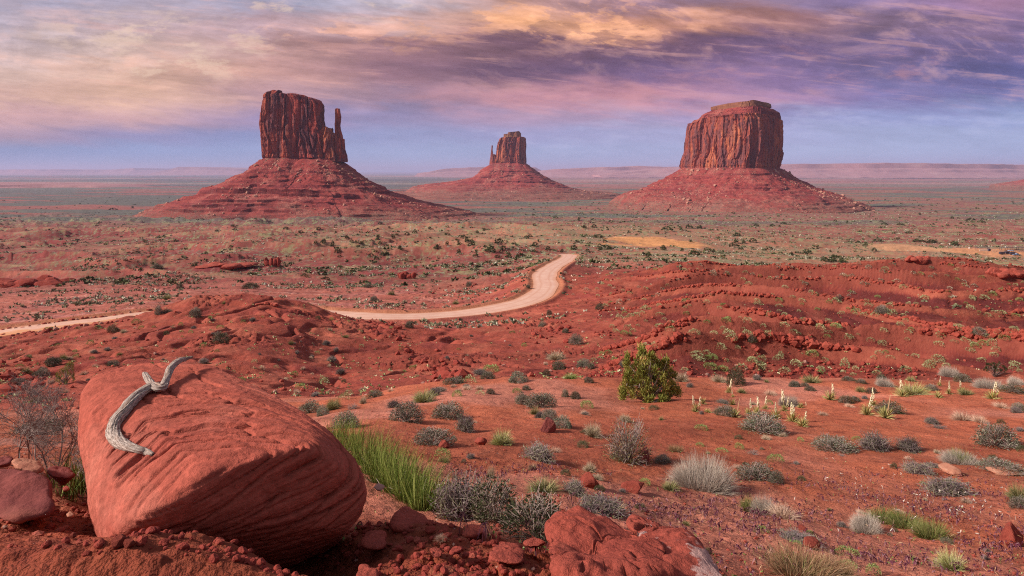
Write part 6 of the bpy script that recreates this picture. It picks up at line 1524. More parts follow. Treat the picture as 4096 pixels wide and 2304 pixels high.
# shrubs on the left slope behind the boulder
lab = 'small pale or dull green shrub dotted over the red hill left of centre'; grp = 'shrubs on the red hill'
LS = [(3, 1680, 128, 46, 40, 'straw'), (3, 1770, 120, 30, 22, 'cush'), (3, 1888, 165, 42, 34, 'bright'), (3, 1940, 126, 42, 26, 'straw'), (3, 1925, 247, 64, 36, 'bright'), (3, 1903, 276, 52, 28, 'straw'), (3, 2075, 222, 64, 42, 'cush'), (3, 2130, 72, 52, 36, 'sagep'), (3, 2185, 157, 62, 36, 'sagep'), (3, 2110, 112, 28, 32, 'straw'), (3, 2020, 300, 62, 34, 'sagep'), (3, 2135, 282, 32, 22, 'straw'), (3, 1825, 192, 36, 18, 'straw'), (3, 2205, 212, 34, 22, 'dark'), (3, 2180, 190, 30, 26, 'straw'), (3, 2000, 52, 30, 28, 'sagep'), (3, 1905, 25, 30, 24, 'sagep'),
      (3, 595, 15, 50, 30, 'straw'), (3, 590, 62, 30, 24, 'bright'), (3, 535, 160, 55, 40, 'straw'), (3, 610, 110, 45, 28, 'straw'), (3, 480, 12, 24, 16, 'bright'), (3, 180, 50, 44, 24, 'sagep'), (3, 125, 108, 40, 22, 'bright'), (3, 405, 60, 50, 38, 'olive'), (3, 1305, 85, 60, 36, 'sagep'),
      (0, 665, 1097, 42, 40, 'bright'), (0, 720, 985, 44, 24, 'bright'), (0, 740, 990, 30, 20, 'cush'), (0, 910, 1012, 62, 28, 'pale'), (0, 1000, 945, 60, 34, 'bright'), (0, 1040, 985, 40, 26, 'bright'), (0, 1330, 965, 32, 28, 'bright'), (0, 1545, 910, 40, 26, 'yel'), (0, 1425, 985, 44, 26, 'sagep'), (0, 1560, 930, 36, 22, 'sagep'), (0, 1620, 982, 50, 26, 'bright'), (0, 1790, 945, 30, 28, 'bright'), (0, 1860, 930, 50, 34, 'sagep'), (0, 1405, 1015, 34, 22, 'bright'), (0, 1225, 1028, 36, 30, 'dark'), (0, 1495, 1110, 45, 30, 'bright'), (0, 845, 1060, 44, 24, 'sagep'), (0, 785, 1145, 50, 30, 'sagep'), (0, 690, 1165, 50, 34, 'sagep'), (0, 900, 1125, 34, 14, 'bright'), (0, 880, 1180, 46, 26, 'olive'), (0, 1650, 800, 36, 26, 'olive'), (0, 2405, 1105, 60, 50, 'sagep'), (0, 2475, 1160, 45, 40, 'sagep'), (0, 2440, 1225, 60, 44, 'sagep'), (0, 2290, 1205, 36, 32, 'straw'), (0, 2140, 1105, 46, 36, 'olive'), (0, 2430, 1000, 40, 26, 'pale'), (0, 2440, 925, 34, 28, 'bright'), (0, 2540, 1050, 60, 26, 'olive'), (0, 2340, 915, 34, 28, 'dark'), (0, 505, 1210, 60, 30, 'pale'), (0, 420, 1110, 30, 20, 'bright'), (0, 548, 1155, 26, 20, 'bright'), (0, 210, 1200, 50, 30, 'olive')]
for z, x, y, w_, h_, kd in LS:
    px, py = zp_(z, x, y); place_px(kd, px, py, w_ / ZONE[z][2], h_ / ZONE[z][2], lab, grp, False)
for p in spots(110, 0, 520, 312, 400, 12):
    s = rg.uniform(0.22, 0.5) * (1 + p.y / 200); place(rg.choice(['cush', 'straw', 'bright', 'sagep']), p, s, s * 0.6, lab, grp, False)
for z, x, y, w_, h_, kd, lb in [(0, 1440, 902, 78, 78, 'sage', 'dusty green round bush on the hilltop between the two road stretches'), (0, 1628, 1087, 98, 84, 'dark', 'dark green round bush beside a rock gully on the red hill'), (0, 830, 1012, 62, 52, 'round', 'grey-green round bush just below the near roadside stones'),
      (0, 1165, 878, 52, 62, 'sage', 'bush at the road bend where the hill hides the road'), (0, 1232, 866, 60, 26, 'dark', 'low green shrub right of the bush at the road bend'), (0, 1845, 690, 86, 44, 'round', 'dark green oval bush on the flats beyond the road'), (0, 1325, 690, 46, 34, 'dark', 'olive dark bush on the slickrock flats beyond the road'), (0, 1230, 770, 68, 46, 'olive', 'straggly bush on the flats right beyond the road bend'), (0, 560, 800, 64, 28, 'pale', 'pale shrub on the flats left of the road bend'), (0, 165, 822, 40, 28, 'pale', 'small pale shrub on the flats near the left border'),
      (0, 1160, 545, 66, 34, 'dark', 'dark bush before the rock outcrop in the left middle distance'), (0, 390, 1235, 90, 40, 'dark', 'green bush at the edge of the boulder top, left slope'),
      (1, 622, 975, 56, 48, 'dark', 'bright dark green bush just below the road, centre'), (1, 2020, 840, 54, 44, 'round', 'dark round bush on the slope right of the road curve'), (1, 1850, 1100, 90, 72, 'sage', 'dark open bush at the edge of the rubble fan'), (1, 1600, 967, 56, 38, 'sageb', 'blue-green bush below the road curve'), (1, 1770, 1012, 40, 34, 'dark', 'small dark green bush above the rubble fan'), (1, 1650, 880, 42, 34, 'dark', 'small green bush under the road curve'), (1, 1495, 685, 34, 24, 'dark', 'dark bush at the inner side of the road curve'), (1, 1060, 675, 34, 42, 'dark', 'dark bush behind the pale rubble left of the road curve'), (1, 490, 735, 60, 36, 'olive', 'olive bush on the flats left of the pale rubble'), (1, 315, 682, 60, 30, 'dark', 'green bush below the dark rock hollow'), (1, 360, 780, 50, 36, 'sage', 'grey-green bush above the road, left of centre'), (1, 962, 802, 50, 30, 'olive', 'olive bush just above the road, centre'), (1, 1465, 1115, 36, 32, 'bright', 'bright green shrub left of the rubble fan'), (1, 1378, 1018, 36, 22, 'bright', 'flat bright green shrub below the road curve'),
      (2, 1525, 882, 78, 54, 'sage', 'dusty dark bush among the badland ledges at the right'), (2, 568, 1090, 66, 56, 'dark', 'dark green bush under the long thin ledge at the right'), (2, 2250, 1065, 90, 54, 'sage', 'dark green bush near the right border among ledges'), (2, 1210, 775, 50, 38, 'sage', 'dusty bush below the middle ledge of blocks'), (2, 2340, 752, 56, 36, 'bright', 'green bush under the highest ledge at the right')]:
    px, py = zp_(z, x, y); place_px(kd, px, py, w_ / ZONE[z][2], h_ / ZONE[z][2], lb, None, True)

lab = 'small dry or dark low shrub scattered on the orange slope'; grp = 'small shrubs on the orange slope'
for p in spots(95, 430, 1024, 378, 560, 15):
    px_ = p.y / F * rg.uniform(5, 15); place(rg.choice(['sage', 'sagep', 'pale', 'dark', 'olive', 'straw', 'bright']), p, px_, px_ * rg.uniform(.45, .7), lab, grp, False)
# dark junipers dotted over the valley
JT = [(1, 405, 222, 32, 24), (1, 770, 256, 34, 24), (1, 1120, 282, 34, 22), (1, 1045, 348, 40, 34), (1, 1020, 325, 34, 28), (1, 985, 375, 32, 30), (1, 815, 400, 34, 34), (1, 985, 432, 38, 34), (1, 390, 320, 38, 30), (1, 497, 315, 36, 26), (1, 605, 300, 32, 26), (1, 660, 282, 32, 20), (1, 1085, 375, 42, 32), (1, 1215, 428, 66, 60), (1, 1280, 360, 62, 38), (1, 1310, 408, 44, 34), (1, 1350, 466, 44, 34), (1, 1268, 462, 44, 24), (1, 1430, 458, 44, 34), (1, 1540, 422, 26, 22), (1, 1570, 348, 24, 22), (1, 1482, 320, 34, 22), (1, 1640, 410, 42, 32), (1, 1745, 420, 42, 24), (1, 1832, 406, 54, 38), (1, 1930, 420, 40, 24), (1, 1855, 352, 36, 22), (1, 1980, 242, 40, 26), (1, 2010, 315, 80, 28), (1, 2060, 402, 100, 38), (1, 1868, 190, 26, 26), (1, 1910, 245, 34, 22), (1, 2520, 265, 76, 36), (1, 2490, 405, 54, 36), (1, 2380, 448, 60, 32), (1, 900, 375, 34, 28), (1, 900, 298, 40, 20), (1, 1172, 262, 26, 20), (1, 1700, 172, 30, 16), (1, 160, 320, 26, 18), (1, 1530, 560, 30, 18), (1, 1440, 552, 40, 20), (1, 1128, 590, 32, 26),
      (2, 435, 385, 64, 34), (2, 448, 358, 50, 34), (2, 505, 360, 44, 28), (2, 575, 352, 56, 34), (2, 180, 248, 42, 28), (2, 105, 248, 42, 36), (2, 45, 262, 36, 24), (2, 115, 348, 40, 20), (2, 455, 305, 60, 30), (2, 145, 442, 80, 34), (2, 240, 418, 60, 30), (2, 285, 425, 34, 26), (2, 700, 405, 46, 22), (2, 975, 438, 84, 38), (2, 1110, 492, 60, 34), (2, 1190, 498, 100, 56), (2, 640, 515, 40, 26), (2, 1545, 222, 40, 20), (2, 1665, 225, 50, 20), (2, 1725, 285, 44, 18), (2, 1350, 355, 36, 18), (2, 1400, 376, 40, 14), (2, 1495, 345, 80, 24), (2, 1800, 345, 90, 22), (2, 1900, 355, 100, 26), (2, 2060, 372, 90, 30), (2, 2180, 190, 60, 22), (2, 2260, 205, 44, 20), (2, 2045, 175, 34, 18), (2, 800, 218, 40, 18), (2, 1115, 232, 26, 12), (2, 600, 235, 36, 24), (2, 720, 228, 30, 16), (2, 910, 430, 50, 12),
      (0, 2105, 255, 36, 22), (0, 2205, 282, 32, 20), (0, 2345, 262, 34, 26), (0, 2450, 375, 36, 40), (0, 2555, 330, 34, 24), (0, 835, 110, 46, 16), (0, 975, 98, 30, 16), (0, 1595, 272, 28, 14), (0, 1715, 240, 40, 16), (0, 1515, 435, 34, 20), (0, 1725, 268, 36, 14), (0, 925, 485, 30, 18), (0, 2370, 590, 60, 40), (0, 2395, 625, 60, 26), (0, 1430, 525, 60, 22), (0, 195, 682, 44, 18), (0, 650, 612, 40, 16), (0, 2240, 600, 50, 22)]
lab = 'small dark green juniper dotting the scrub-covered valley floor'; grp = 'junipers on the valley floor'
for z, x, y, w_, h_ in JT:
    px, py = zp_(z, x, y); place_px('junr', px, py, w_ / ZONE[z][2], h_ / ZONE[z][2], lab, grp, False)
for p in spots(90, 300, 1024, 203, 262, 13, lambda p: float(np.clip(0.15 + 1.6 * vn2(np.array([p.x / 120]), np.array([p.y / 70]), 803)[0], 0.03, 1))):
    s = rg.uniform(1.6, 3.2) * (1 + p.y / 1500); place('junr', p, s, s * 0.75, lab, grp, False)

# singly built valley scrub, then the rest of it as one mass
lab = 'knee-high grey-green scrub bush on the valley floor beyond the road'; grp = 'valley scrub'
_q = mk_mat('scrub', 150, 3, 0.16)[0][1], mk_mat('scrub', 150, 8, 0.16)[0][1], mk_mat('pale', 130, 5, 0.16)[0][1]
for i, p in enumerate(spots(290, 0, 1024, 228, 312, 14, lambda p: 0.0 if p.y < 150 else 1.0)):
    s = rg.uniform(0.7, 1.5) * (0.7 + p.y / 500); o = link('scrub_bush', _q[i % 3]); o.location = p; o.scale = (s, s, s * .6); o.rotation_euler = (0, 0, rg.uniform(0, 6)); tag(o, lab, 'shrub', grp)
def mass(name, label_, n, mat, y0, y1, pxa, pxb, seed, smin, smax, k=7, hk=0.6, dens=None, cat=None):
    r = np.random.default_rng(seed); g = Geo(); Ys = np.exp(r.uniform(math.log(y0), math.log(y1), n * 3)); px = r.uniform(pxa, pxb, n * 3); X = (px - CX) / F * Ys
    keep = np.ones(len(X), bool)
    if dens is not None: keep &= r.uniform(0, 1, len(X)) < dens(X, Ys, px)
    keep &= road_dist(X, Ys)[0] > 5.2
    i = np.interp(Ys, YR, np.arange(NR)).astype(int); j = np.interp(X / (Ys + .8), UR, np.arange(NC)).astype(int)
    keep &= _vis[np.minimum(i + 1, NR - 1), j]
    X = X[keep][:n]; Ys = Ys[keep][:n]
    if name != 'hill_scrub':
        vk = r.uniform(0, 1, len(X)) < np.maximum(veg_density(X, Ys), (Ys < 300) * 1.0) * 1.4; X = X[vk]; Ys = Ys[vk]
    Z = H(X, Ys); m = len(X); s = r.uniform(smin, smax, m) * (1 + Ys / 900)
    rr = np.repeat(np.arange(m), k); D = dome_dirs(m * k, 0.1); P = np.stack([X, Ys, Z], 1)[rr] + D * (s[rr] * .32)[:, None] * [1, 1, hk]
    g.ribbons(P, D + rg.normal(0, .5, (m * k, 3)), s[rr] * 0.5, s[rr] * 0.42, 0, 1, True, .2, 1, rv=np.repeat(r.uniform(0, 1, m), k))
    o = link(name, g.mesh(name, PM[mat])); return tag(o, label_, cat, None, 'stuff')
def dv(X, Y, px): return np.clip(0.28 + 1.5 * fbm2(X / 60, Y / 30, 3, 811), 0.02, 1) * (0.25 + 0.75 * sst(Y, 170, 330)) * (1 - 0.9 * sst(px, 540, 600) * (1 - sst(Y, 235, 270)))
mass('valley_scrub', 'grey-green scrub covering the valley floor', 24000, 'scrub', 120, 1700, -30, 1054, 31, 0.5, 1.3, 7, .6, dv, 'scrub')
mass('dry_valley_scrub', 'pale dry scrub speckling the valley floor', 6500, 'pale', 130, 1500, -30, 1054, 32, 0.4, 1.0, 6, .6, dv, 'scrub')
mass('dark_valley_scrub', 'dark low bushes speckling the far valley', 3000, 'jund', 260, 3200, -30, 1054, 33, 1.0, 2.2, 7, .6, dv, 'scrub')
def db(X, Y, px): return np.clip(0.5 + 1.2 * fbm2(X / 9, Y / 9, 3, 812), 0.02, 1) * (1 - 0.8 * sst(px, 380, 480) * (1 - sst(px, 520, 600)))
mass('hill_scrub', 'tiny pale green plants sprinkled on the red hills', 2200, 'cush', 34, 230, -30, 1054, 34, 0.12, 0.34, 7, .6, db, 'scrub')

# rubble
def rubble(name, label_, n, mats, y0, y1, pxa, pxb, seed, smin, smax, dens, sub=1, flat=0.65, power=2.2, mult=4):
    r = np.random.default_rng(seed); Ys = np.exp(r.uniform(math.log(y0), math.log(y1), n * mult)); px = r.uniform(pxa, pxb, n * mult); X = (px - CX) / F * Ys
    keep = (r.uniform(0, 1, len(X)) < dens(X, Ys, px)) & (road_dist(X, Ys)[0] > 4.6)
    X = X[keep][:n]; Ys = Ys[keep][:n]; Z = H(X, Ys); m = len(X); s = smin + (smax - smin) * r.uniform(0, 1, m) ** (power * 2)
    vs = [rock_mesh(950 + i, sub, 10, flat) for i in range(6)]; g = Geo()
    for v in range(6):
        idx = np.where(np.arange(m) % 6 == v)[0]; V0, F0 = vs[v]; a = r.uniform(0, 6.283, len(idx)); ca, sa = np.cos(a), np.sin(a)
        V = V0[None] * s[idx, None, None]; Vx = V[..., 0] * ca[:, None] - V[..., 1] * sa[:, None]; Vy = V[..., 0] * sa[:, None] + V[..., 1] * ca[:, None]
        W = np.stack([Vx + X[idx, None], Vy + Ys[idx, None], V[..., 2] + (Z[idx] + s[idx] * .14)[:, None]], -1)
        g.add(W.reshape(-1, 3), ((np.arange(len(idx)) * len(V0))[:, None, None] + F0[None]).reshape(-1, 3))
    o = link(name, g.mesh(name, mats)); return tag(o, label_, 'rubble', None, 'stuff')
def fan(X, Y, px):
    py = HY - F * H(X, Y) / Y
    a = np.exp(-(((px - 555) / 26) ** 2 + ((py - 335) / 10) ** 2)) + np.exp(-(((px - 450 + (py - 290)) / 26) ** 2 + ((py - 288) / 9) ** 2))
    b = np.exp(-(((px - 385 - (py - 330) * 1.4) / 14) ** 2)) * (py > 315) * (py < 380)
    c = np.exp(-(((px - 760) / 60) ** 2 + ((py - 345) / 14) ** 2)) + np.exp(-(((px - 1000) / 40) ** 2 + ((py - 305) / 16) ** 2)) + np.exp(-(((px - 630) / 30) ** 2 + ((py - 290) / 12) ** 2))
    d = np.exp(-(((px - 15) / 30) ** 2 + ((py - 378) / 10) ** 2)) + np.exp(-(((px - 250) / 40) ** 2 + ((py - 268) / 6) ** 2))
    return np.clip(1.0 * a + 1.0 * b + 0.8 * c + 0.8 * d, 0, 1)
rubble('red_rubble', 'heaps of broken dark red rock below the ledges', 7000, M_R4, 36, 320, -20, 1044, 41, 0.2, 1.5, fan)
def ledge(X, Y, px):
    cz, ct, cf = cuesta(X, Y, 25.0, 0.50, 301, 60.0)
    return (np.abs(ct - 0.455) < 0.010) * (Y > 52) * (Y < 220) * (px > 600) * sst(vn2(X / 14, Y / 14, 841), -0.3, 0.1)
M_LEDGE = rock_mat('ledge_sandstone', (0.33, 0.070, 0.050), (0.17, 0.034, 0.030), (0.42, 0.11, 0.075), 0.8, bump=0.6, bdist=0.05)
rubble('ledge_blocks', 'broken rows of squarish blocks along the badland ledges', 2500, M_LEDGE, 52, 215, 590, 1044, 47, 0.3, 1.15, ledge, 1, 0.7, 0.9, 110)
def scree(X, Y, px):
    cz, ct, cf = cuesta(X, Y, 25.0, 0.50, 301, 60.0)
    return (ct < 0.4) * (Y > 52) * (px > 590) * np.clip(0.35 + fbm2(X / 10, Y / 10, 3, 842), 0, 1)
rubble('ledge_scree', 'dark stony scree on the faces below the badland ledges', 5000, M_R4, 50, 215, 590, 1044, 48, 0.12, 0.7, scree)
rubble('scattered_stones', 'loose small stones strewn over the red slopes', 5000, M_R3, 30, 330, -20, 1044, 42, 0.08, 0.55, lambda X, Y, px: np.clip(0.3 + fbm2(X / 11, Y / 11, 3, 821), 0.03, 1))
rubble('pale_stones', 'loose pale stones strewn over the slopes', 900, M_R5, 34, 330, -20, 1044, 43, 0.10, 0.6, lambda X, Y, px: np.clip(0.2 + fbm2(X / 14, Y / 14, 3, 822), 0.02, 1))
rubble('foreground_rubble', 'crumbled red stones and clods along the bottom of the picture', 3600, M_R4, 2.2, 3.9, 10, 640, 44, 0.004, 0.05, lambda X, Y, px: np.clip(0.2 + 1.0 * fbm2(X / .5, Y / .5, 3, 823) + 0.35 * (px > 350), 0.03, 1) * (0.55 + 0.45 * (px > 340)), 2, .7, 2.4)
rubble('slope_pebbles', 'small pebbles on the orange slope', 5000, M_R3, 2.3, 30, 0, 1024, 45, 0.006, 0.06, lambda X, Y, px: np.clip(0.2 + fbm2(X / 2, Y / 2, 3, 824), 0.03, 1), 1, .6, 2.2)
rubble('pale_pebbles', 'small pale pebbles on the orange slope', 500, M_R5, 2.3, 26, 0, 1024, 46, 0.006, 0.035, lambda X, Y, px: 0 * X + .5, 1, .6, 2)

# purple cheatgrass and silvery seed stems on the lower slope
def cheat(name, label_, n, seed, cover, mat, hgt, hw, droop, wdt):
    r = np.random.default_rng(seed); px = r.uniform(330, 1040, n * 4); Ys = np.exp(r.uniform(math.log(3.2), math.log(17), n * 4)); X = (px - CX) / F * Ys
    py = HY - F * H(X, Ys) / Ys; keep = r.uniform(0, 1, len(X)) < cover(X, Ys, px, py); X = X[keep][:n]; Ys = Ys[keep][:n]; Z = H(X, Ys); m = len(X)
    g = Geo(); B = np.stack([X, Ys, Z], 1); h_ = r.uniform(.6, 1.3, m) * hgt
    D = r.normal(0, .22, (m, 3)) + [0, 0, 1]; D /= np.linalg.norm(D, axis=1)[:, None]
    g.ribbons(B, D, h_, wdt * .3, .1, 2, True, .2, .6)
    k = hw; rr = np.repeat(np.arange(m), k); E_ = B + D * h_[:, None]
    g.ribbons(E_[rr], r.normal(0, .6, (m * k, 3)) + [0, 0, .1], h_[rr] * r.uniform(.3, .6, m * k), wdt, droop, 3, False, .1, 1)
    o = link(name, g.mesh(name, PM[mat])); tag(o, label_, 'grass', None, 'stuff')
def cov1(X, Y, px, py):
    a = np.exp(-(((px - 725) / 85) ** 2 + ((py - 525) / 26) ** 2)) + np.exp(-(((px - 880) / 150) ** 2 + ((py - 500) / 26) ** 2)) + .8 * np.exp(-(((px - 500) / 80) ** 2 + ((py - 472) / 9) ** 2)) + .7 * np.exp(-(((px - 1000) / 80) ** 2 + ((py - 545) / 40) ** 2)) + 0.5 * np.exp(-(((px - 600) / 60) ** 2 + ((py - 505) / 14) ** 2)) + .5 * np.exp(-(((px - 830) / 90) ** 2 + ((py - 560) / 20) ** 2))
    return np.clip(a * (0.55 + 0.9 * fbm2(X / .7, Y / .7, 3, 831)) + 0.012 * (py > 430), 0, 1) ** 1.5
cheat('purple_grass', 'dark purple drooping grass carpeting the lower slope', 7500, 51, cov1, 'purple', 0.050, 4, 0.8, 0.010)
cheat('dry_grass_stems', 'thin tan dead stems among the purple grass', 1500, 52, cov1, 'rust', 0.10, 2, .3, 0.0035)
cheat('silvery_seed_stems', 'short silvery seed stems on the lower right slope', 1100, 53, lambda X, Y, px, py: np.clip(np.exp(-(((px - 960) / 70) ** 2 + ((py - 515) / 26) ** 2)) + .6 * np.exp(-(((px - 890) / 60) ** 2 + ((py - 480) / 12) ** 2)), 0, 1) * (fbm2(X / .5, Y / .5, 2, 833) > 0), 'seedw', 0.08, 2, .1, 0.010)
cheat('green_sprouts', 'tiny green sprouts scattered on the slope', 700, 54, lambda X, Y, px, py: 0.25 + 0 * X, 'bright', 0.03, 3, .2, 0.010)

# ---- rock outcrops in the middle distance
def outcrop(px, py, wpx, hpx, label, seed, mat=M_R4, flat=0.55, n=9):
    p = hit(px, py); k = p.y / F; W = wpx * k; Hh = hpx * k; r = np.random.default_rng(seed)
    g = Geo()
    for i in range(n):
        V0, F0 = rock_mesh(seed * 13 + i, 3, 9, 1.0); t = (i + .5) / n - .5; s = W * r.uniform(.28, .42)
        V = V0 * [s, s * .9, Hh * r.uniform(.55, 1.05)]; V = V + [t * W * .9, r.uniform(-.1, .25) * W, Hh * r.uniform(.12, .38)]; g.add(V, F0)
    o = link('rock_outcrop', g.mesh('rock_outcrop', mat)); o.location = p; return tag(o, label, 'rock')
outcrop(272, 266, 17, 12, 'dark overhanging rock outcrop on the left plain before the tall butte', 71)
outcrop(225, 268, 50, 6, 'low outcrop of broken slabs left of the dark overhanging outcrop', 72, M_R3, n=14)
outcrop(28, 286, 66, 11, 'long dark ledge of rock at the left border beyond the flats', 73, n=12)
outcrop(407, 279, 18, 9, 'dark hollow rock bank in the middle distance left of the road', 74, n=7)
outcrop(920, 266, 24, 9, 'blocky red knob on the badland crest at the right', 75, M_R3, n=9)
outcrop(1010, 278, 34, 11, 'blocky red outcrop on the crest at the right border', 76, M_R3, n=10)
outcrop(268, 305, 22, 4, 'flat red slabs on the flats just left of the hidden road', 77, M_R3, n=7)

# ---- far homes and the horse camp
def simple_mat(name, c, rough=.6):
    m = bpy.data.materials.new(name); m.use_nodes = True; n = NT(m.node_tree); b = n.n['Principled BSDF']; b.inputs['Roughness'].default_value = rough
    tc = n.add('ShaderNodeTexCoord'); a = n.rng(n.noise(tc.outputs['Object'], 1.5, 4, .6), .3, .7, .85, 1.1); n.put(b.inputs['Base Color'], n.mix(1.0, c, n.comb(a, a, a), 'MULTIPLY')); return m
M_WHITE = simple_mat('white_paint', (.78, .76, .74)); M_ROOF = simple_mat('grey_roof', (.32, .33, .36)); M_DARK = simple_mat('dark_navy_metal', (.035, .04, .07), .4)
M_GLASS = simple_mat('dark_glass', (.03, .035, .04), .1); M_BLUE = simple_mat('blue_tarp', (.30, .45, .68)); M_TRUCK = simple_mat('blue_grey_paint', (.12, .20, .34), .3); M_TYRE = simple_mat('tyre_rubber', (.02, .02, .02)); M_WOOD = simple_mat('weathered_planks', (.42, .33, .30))
def box(g, c, s):
    v = np.array([(x, y, z) for z in (0, 1) for y in (-.5, .5) for x in (-.5, .5)]) * s + c
    g.add(v, np.array([[0, 2, 3, 1], [4, 5, 7, 6], [0, 1, 5, 4], [2, 6, 7, 3], [0, 4, 6, 2], [1, 3, 7, 5]]))
def part(name, mat, parent, boxes):
    g = Geo()
    for c, s in boxes: box(g, c, s)
    return link(name, g.mesh(name, mat), parent)
def house(px, py, L, Wd, Ht, label, wall=None, roof=None):
    p = hit(px, py); r = tag(link('house', None), label, 'house'); r.location = p; r.location.z -= .3; r.empty_display_size = 3
    part('wall', wall or M_WHITE, r, [((0, 0, 0), (L, Wd, Ht))])
    g = Geo(); a, b, h_ = L / 2 + .4, Wd / 2 + .4, Ht + .003; v = [(-a, -b, h_), (a, -b, h_), (a, b, h_), (-a, b, h_), (-a, 0, h_ + Wd * .22), (a, 0, h_ + Wd * .22)]
    g.add(v, np.array([[0, 1, 5, 4], [2, 3, 4, 5], [3, 2, 1, 0]])); g.add(v, np.array([[3, 0, 4], [1, 2, 5]])); link('roof', g.mesh('roof', roof or M_ROOF), r)
    part('door', M_DARK, r, [((L * .1, -Wd / 2 - .02, 0.3), (1.0, .08, 2.0))])
    for k in (-.3, .35): part('window', M_GLASS, r, [((L * k, -Wd / 2 - .02, 1.2), (1.4, .08, 1.0))])
house(433, 199.6, 10, 7, 3.0, 'lone white house on the plain, leftmost of the far homes')
house(447, 199.4, 9, 7, 2.8, 'left white house of the tight far cluster near the middle butte', roof=M_WHITE)
house(451.5, 198.9, 8, 7, 3.2, 'middle white house of the tight far cluster', roof=M_WHITE)
house(455.5, 199.6, 9, 7, 3.0, 'right white house of the tight far cluster')
house(517, 200.0, 16, 8, 3.4, 'long pale blue-grey shed standing alone on the far plain', simple_mat('pale_blue_wall', (.55, .6, .68)), simple_mat('pale_metal_roof', (.5, .55, .62)))
def zc_(x, y): return 925 + x / 26.02, 230 + y / 26.02
def spot(x, y): return hit(*zc_(x, y))
def m_of(p): return p.y / F / 26.02
def shade(x0, x1, y, label, hgt=2.6):
    p = spot((x0 + x1) / 2, y + 30); L = (x1 - x0) * m_of(p); r = tag(link('shade_shelter', None), label, 'shelter'); r.location = p
    part('roof', M_DARK, r, [((0, 0, hgt), (L, 3.0, .22))]); n = max(2, int(L / 4))
    for i in range(n):
        for s in (-1, 1): part('post', M_DARK, r, [((-L / 2 + .3 + (L - .6) * i / (n - 1), s * 1.2, 0), (.16, .16, hgt))])
shade(1320, 1650, 500, 'leftmost long dark shade roof at the desert horse camp')
shade(1960, 2560, 505, 'longest dark shade roof at the right end of the horse camp')
def trailer(x, y, wz, label, white=False):
    p = spot(x, y); L = wz * m_of(p); r = tag(link('horse_trailer', None), label, 'trailer'); r.location = p; mt = M_WHITE if white else M_DARK
    part('body', mt, r, [((0, 0, .45), (L, 1.9, 1.7)), ((0, 0, 2.153), (L * .94, 1.75, .12))]); part('hitch', M_DARK, r, [((L / 2 + .5, 0, .5), (1.0, .15, .12))])
    for s in (-1, 1):
        g = Geo(); a = np.arange(14) / 14 * 6.283
        ring = lambda y_: np.stack([np.cos(a) * .36 - L * .1, a * 0 + y_, np.sin(a) * .36 + .36], 1)
        g.add(np.concatenate([ring(s * .98 - .12), ring(s * .98 + .12)]), grid_faces(2, 14, True)); g.add(np.concatenate([ring(s * .98 - .12), ring(s * .98 + .12)]), np.array([[0, i, i + 1] for i in range(1, 13)] + [[14, 14 + i + 1, 14 + i] for i in range(1, 13)])); link('wheel', g.mesh('wheel', M_TYRE), r)
trailer(2002, 645, 122, 'left dark horse trailer of three parked in a row'); trailer(2140, 632, 104, 'middle dark horse trailer of three parked in a row'); trailer(2262, 652, 112, 'right dark horse trailer of three, nearest the pickup')
def pickup(x, y):
    p = spot(x, y); r = tag(link('pickup_truck', None), 'blue-grey pickup truck parked beside the dark horse trailers', 'truck'); r.location = p
    s = 178 * m_of(p) / 5.4
    prof_ = [(-2.7, .5), (-2.7, 1.0), (-.75, 1.05), (-.6, 1.05), (-.2, 1.75), (1.0, 1.75), (1.45, 1.1), (2.6, .98), (2.7, .75), (2.7, .45)]
    g = Geo(); n = len(prof_); A = [(a, -.95, b) for a, b in prof_] + [(a, .95, b) for a, b in prof_]
    g.add(A, np.array([[i, i + 1, n + i + 1, n + i] for i in range(n - 1)] + [[n - 1, 0, n, 2 * n - 1]])[:, ::-1])
    tri = np.array([[0, 1, 2], [0, 2, 3], [0, 3, 6], [3, 4, 5], [3, 5, 6], [0, 6, 7], [0, 7, 8], [0, 8, 9]]); g.add(A, tri[:, ::-1]); g.add(A, tri + n)
    link('body', g.mesh('body', M_TRUCK), r)
    part('window', M_GLASS, r, [((.4, -.96, 1.15), (1.3, .04, .5))]); part('window', M_GLASS, r, [((.4, .96, 1.15), (1.3, .04, .5))])
    for cx in (-1.7, 1.75):
        for sy in (-1, 1):
            g = Geo(); a = np.arange(16) / 16 * 6.283; ring = lambda y_: np.stack([np.cos(a) * .4 + cx, a * 0 + y_, np.sin(a) * .4 + .4], 1)
            q_ = np.concatenate([ring(sy * .9 - .13), ring(sy * .9 + .13)]); g.add(q_, grid_faces(2, 16, True)); g.add(q_, np.array([[0, i, i + 1] for i in range(1, 15)] + [[16, 16 + i + 1, 16 + i] for i in range(1, 15)])); link('wheel', g.mesh('wheel', M_TYRE), r)
    part('headlight', M_WHITE, r, [((2.69, -.7, .72), (.06, .3, .18))]); part('headlight', M_WHITE, r, [((2.69, .7, .72), (.06, .3, .18))]); r.scale = (s, s, s)
pickup(2380, 668)
def pen(x0, x1, y, label, mat, rails=3):
    p = spot((x0 + x1) / 2, y); L = (x1 - x0) * m_of(p); r = tag(link('corral_fence', None), label, 'fence'); r.location = p
    part('rail', mat, r, [((0, 0, .4 + .45 * i), (L, .08, .16)) for i in range(rails)])
    n = max(3, int(L / 2.5)); 
    for i in range(n): part('post', mat, r, [((-L / 2 + L * i / (n - 1), 0.09, 0), (.14, .14, 1.7))])
pen(1420, 1640, 560, 'pale rail fence at the left end of the horse camp', M_WHITE, 4)
pen(1760, 2080, 585, 'reddish rail fence in the middle of the horse camp', M_WOOD)
pen(2250, 2570, 585, 'weathered rail fence at the right end of the horse camp', M_WOOD)
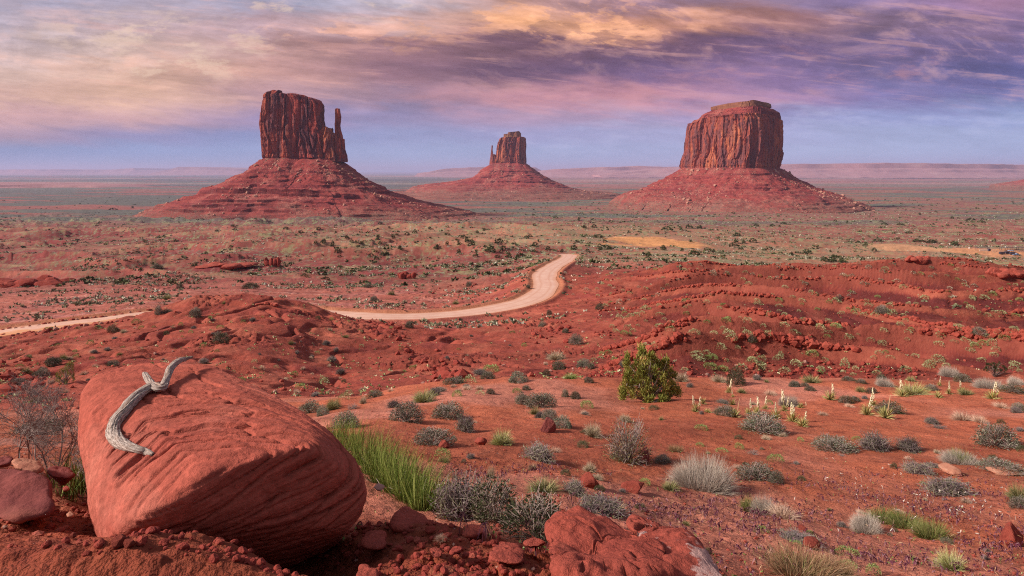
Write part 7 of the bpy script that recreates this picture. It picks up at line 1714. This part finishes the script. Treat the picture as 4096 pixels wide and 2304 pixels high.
p = spot(1668, 556); r = tag(link('black_shed', None), 'small black shed beside the pale rail fence', 'shed'); r.location = p
part('wall', M_DARK, r, [((0, 0, 0), (1.7, 1.7, 2.0))]); part('roof', M_DARK, r, [((0, 0, 2.003), (2.0, 2.0, .15))])
p = spot(2175, 572); r = tag(link('tarp_shelter', None), 'light blue tarp shelter under the longest shade roof', 'shelter'); r.location = p + Vector((0, -2.5, 0))
part('canopy', M_BLUE, r, [((0, 0, 1.5), (4.2, 2.6, .3))])
for a in (-1.9, 1.9):
    for b in (-1.1, 1.1): part('post', M_DARK, r, [((a, b, 0), (.1, .1, 1.5))])
for x, y, lb in [(1152, 490, 'white barrel standing alone left of the horse camp'), (2095, 468, 'cream barrel behind the longest shade roof'), (645, 400, 'pale square water tank beside a bush, far left of the camp')]:
    p = spot(x, y); r = link('barrel', None); r.location = p; tag(r, lb, 'barrel'); g = Geo(); a = np.arange(12) / 12 * 6.283
    ring = lambda z_, k: np.stack([np.cos(a) * k, np.sin(a) * k, a * 0 + z_], 1); q_ = np.concatenate([ring(0, .45), ring(.9, .5), ring(1.5, .45), ring(1.52, .05)]); g.add(q_, grid_faces(4, 12, True)); link('drum', g.mesh('drum', M_WHITE), r)
    g = Geo(); q_ = np.concatenate([ring(1.523, .40), ring(1.62, .36), ring(1.63, .02)]); g.add(q_, grid_faces(3, 12, True)); link('lid', g.mesh('lid', M_ROOF), r)
# ================================================================ HAZE
def haze():
    v = np.array([(x, y, z) for z in (-420, 330) for y in (-400, 62000) for x in (-70000, 70000)], float)
    f = np.array([[0, 2, 3, 1], [4, 5, 7, 6], [0, 1, 5, 4], [2, 6, 7, 3], [0, 4, 6, 2], [1, 3, 7, 5]])
    m = bpy.data.materials.new('thin_evening_haze'); m.use_nodes = True; n = NT(m.node_tree)
    n.n.remove(n.n['Principled BSDF'])
    vol = n.add('ShaderNodeVolumePrincipled')
    vol.inputs['Color'].default_value = (0.58, 0.62, 1.0, 1); vol.inputs['Density'].default_value = HAZE
    vol.inputs['Anisotropy'].default_value = 0.1
    n.l.new(vol.outputs[0], n.n['Material Output'].inputs['Volume'])
    o = link('haze', mesh_np('haze', v, f, m, False)); tag(o, kind='stuff')
    o.visible_shadow = True
HAZE = 0.000036
haze()
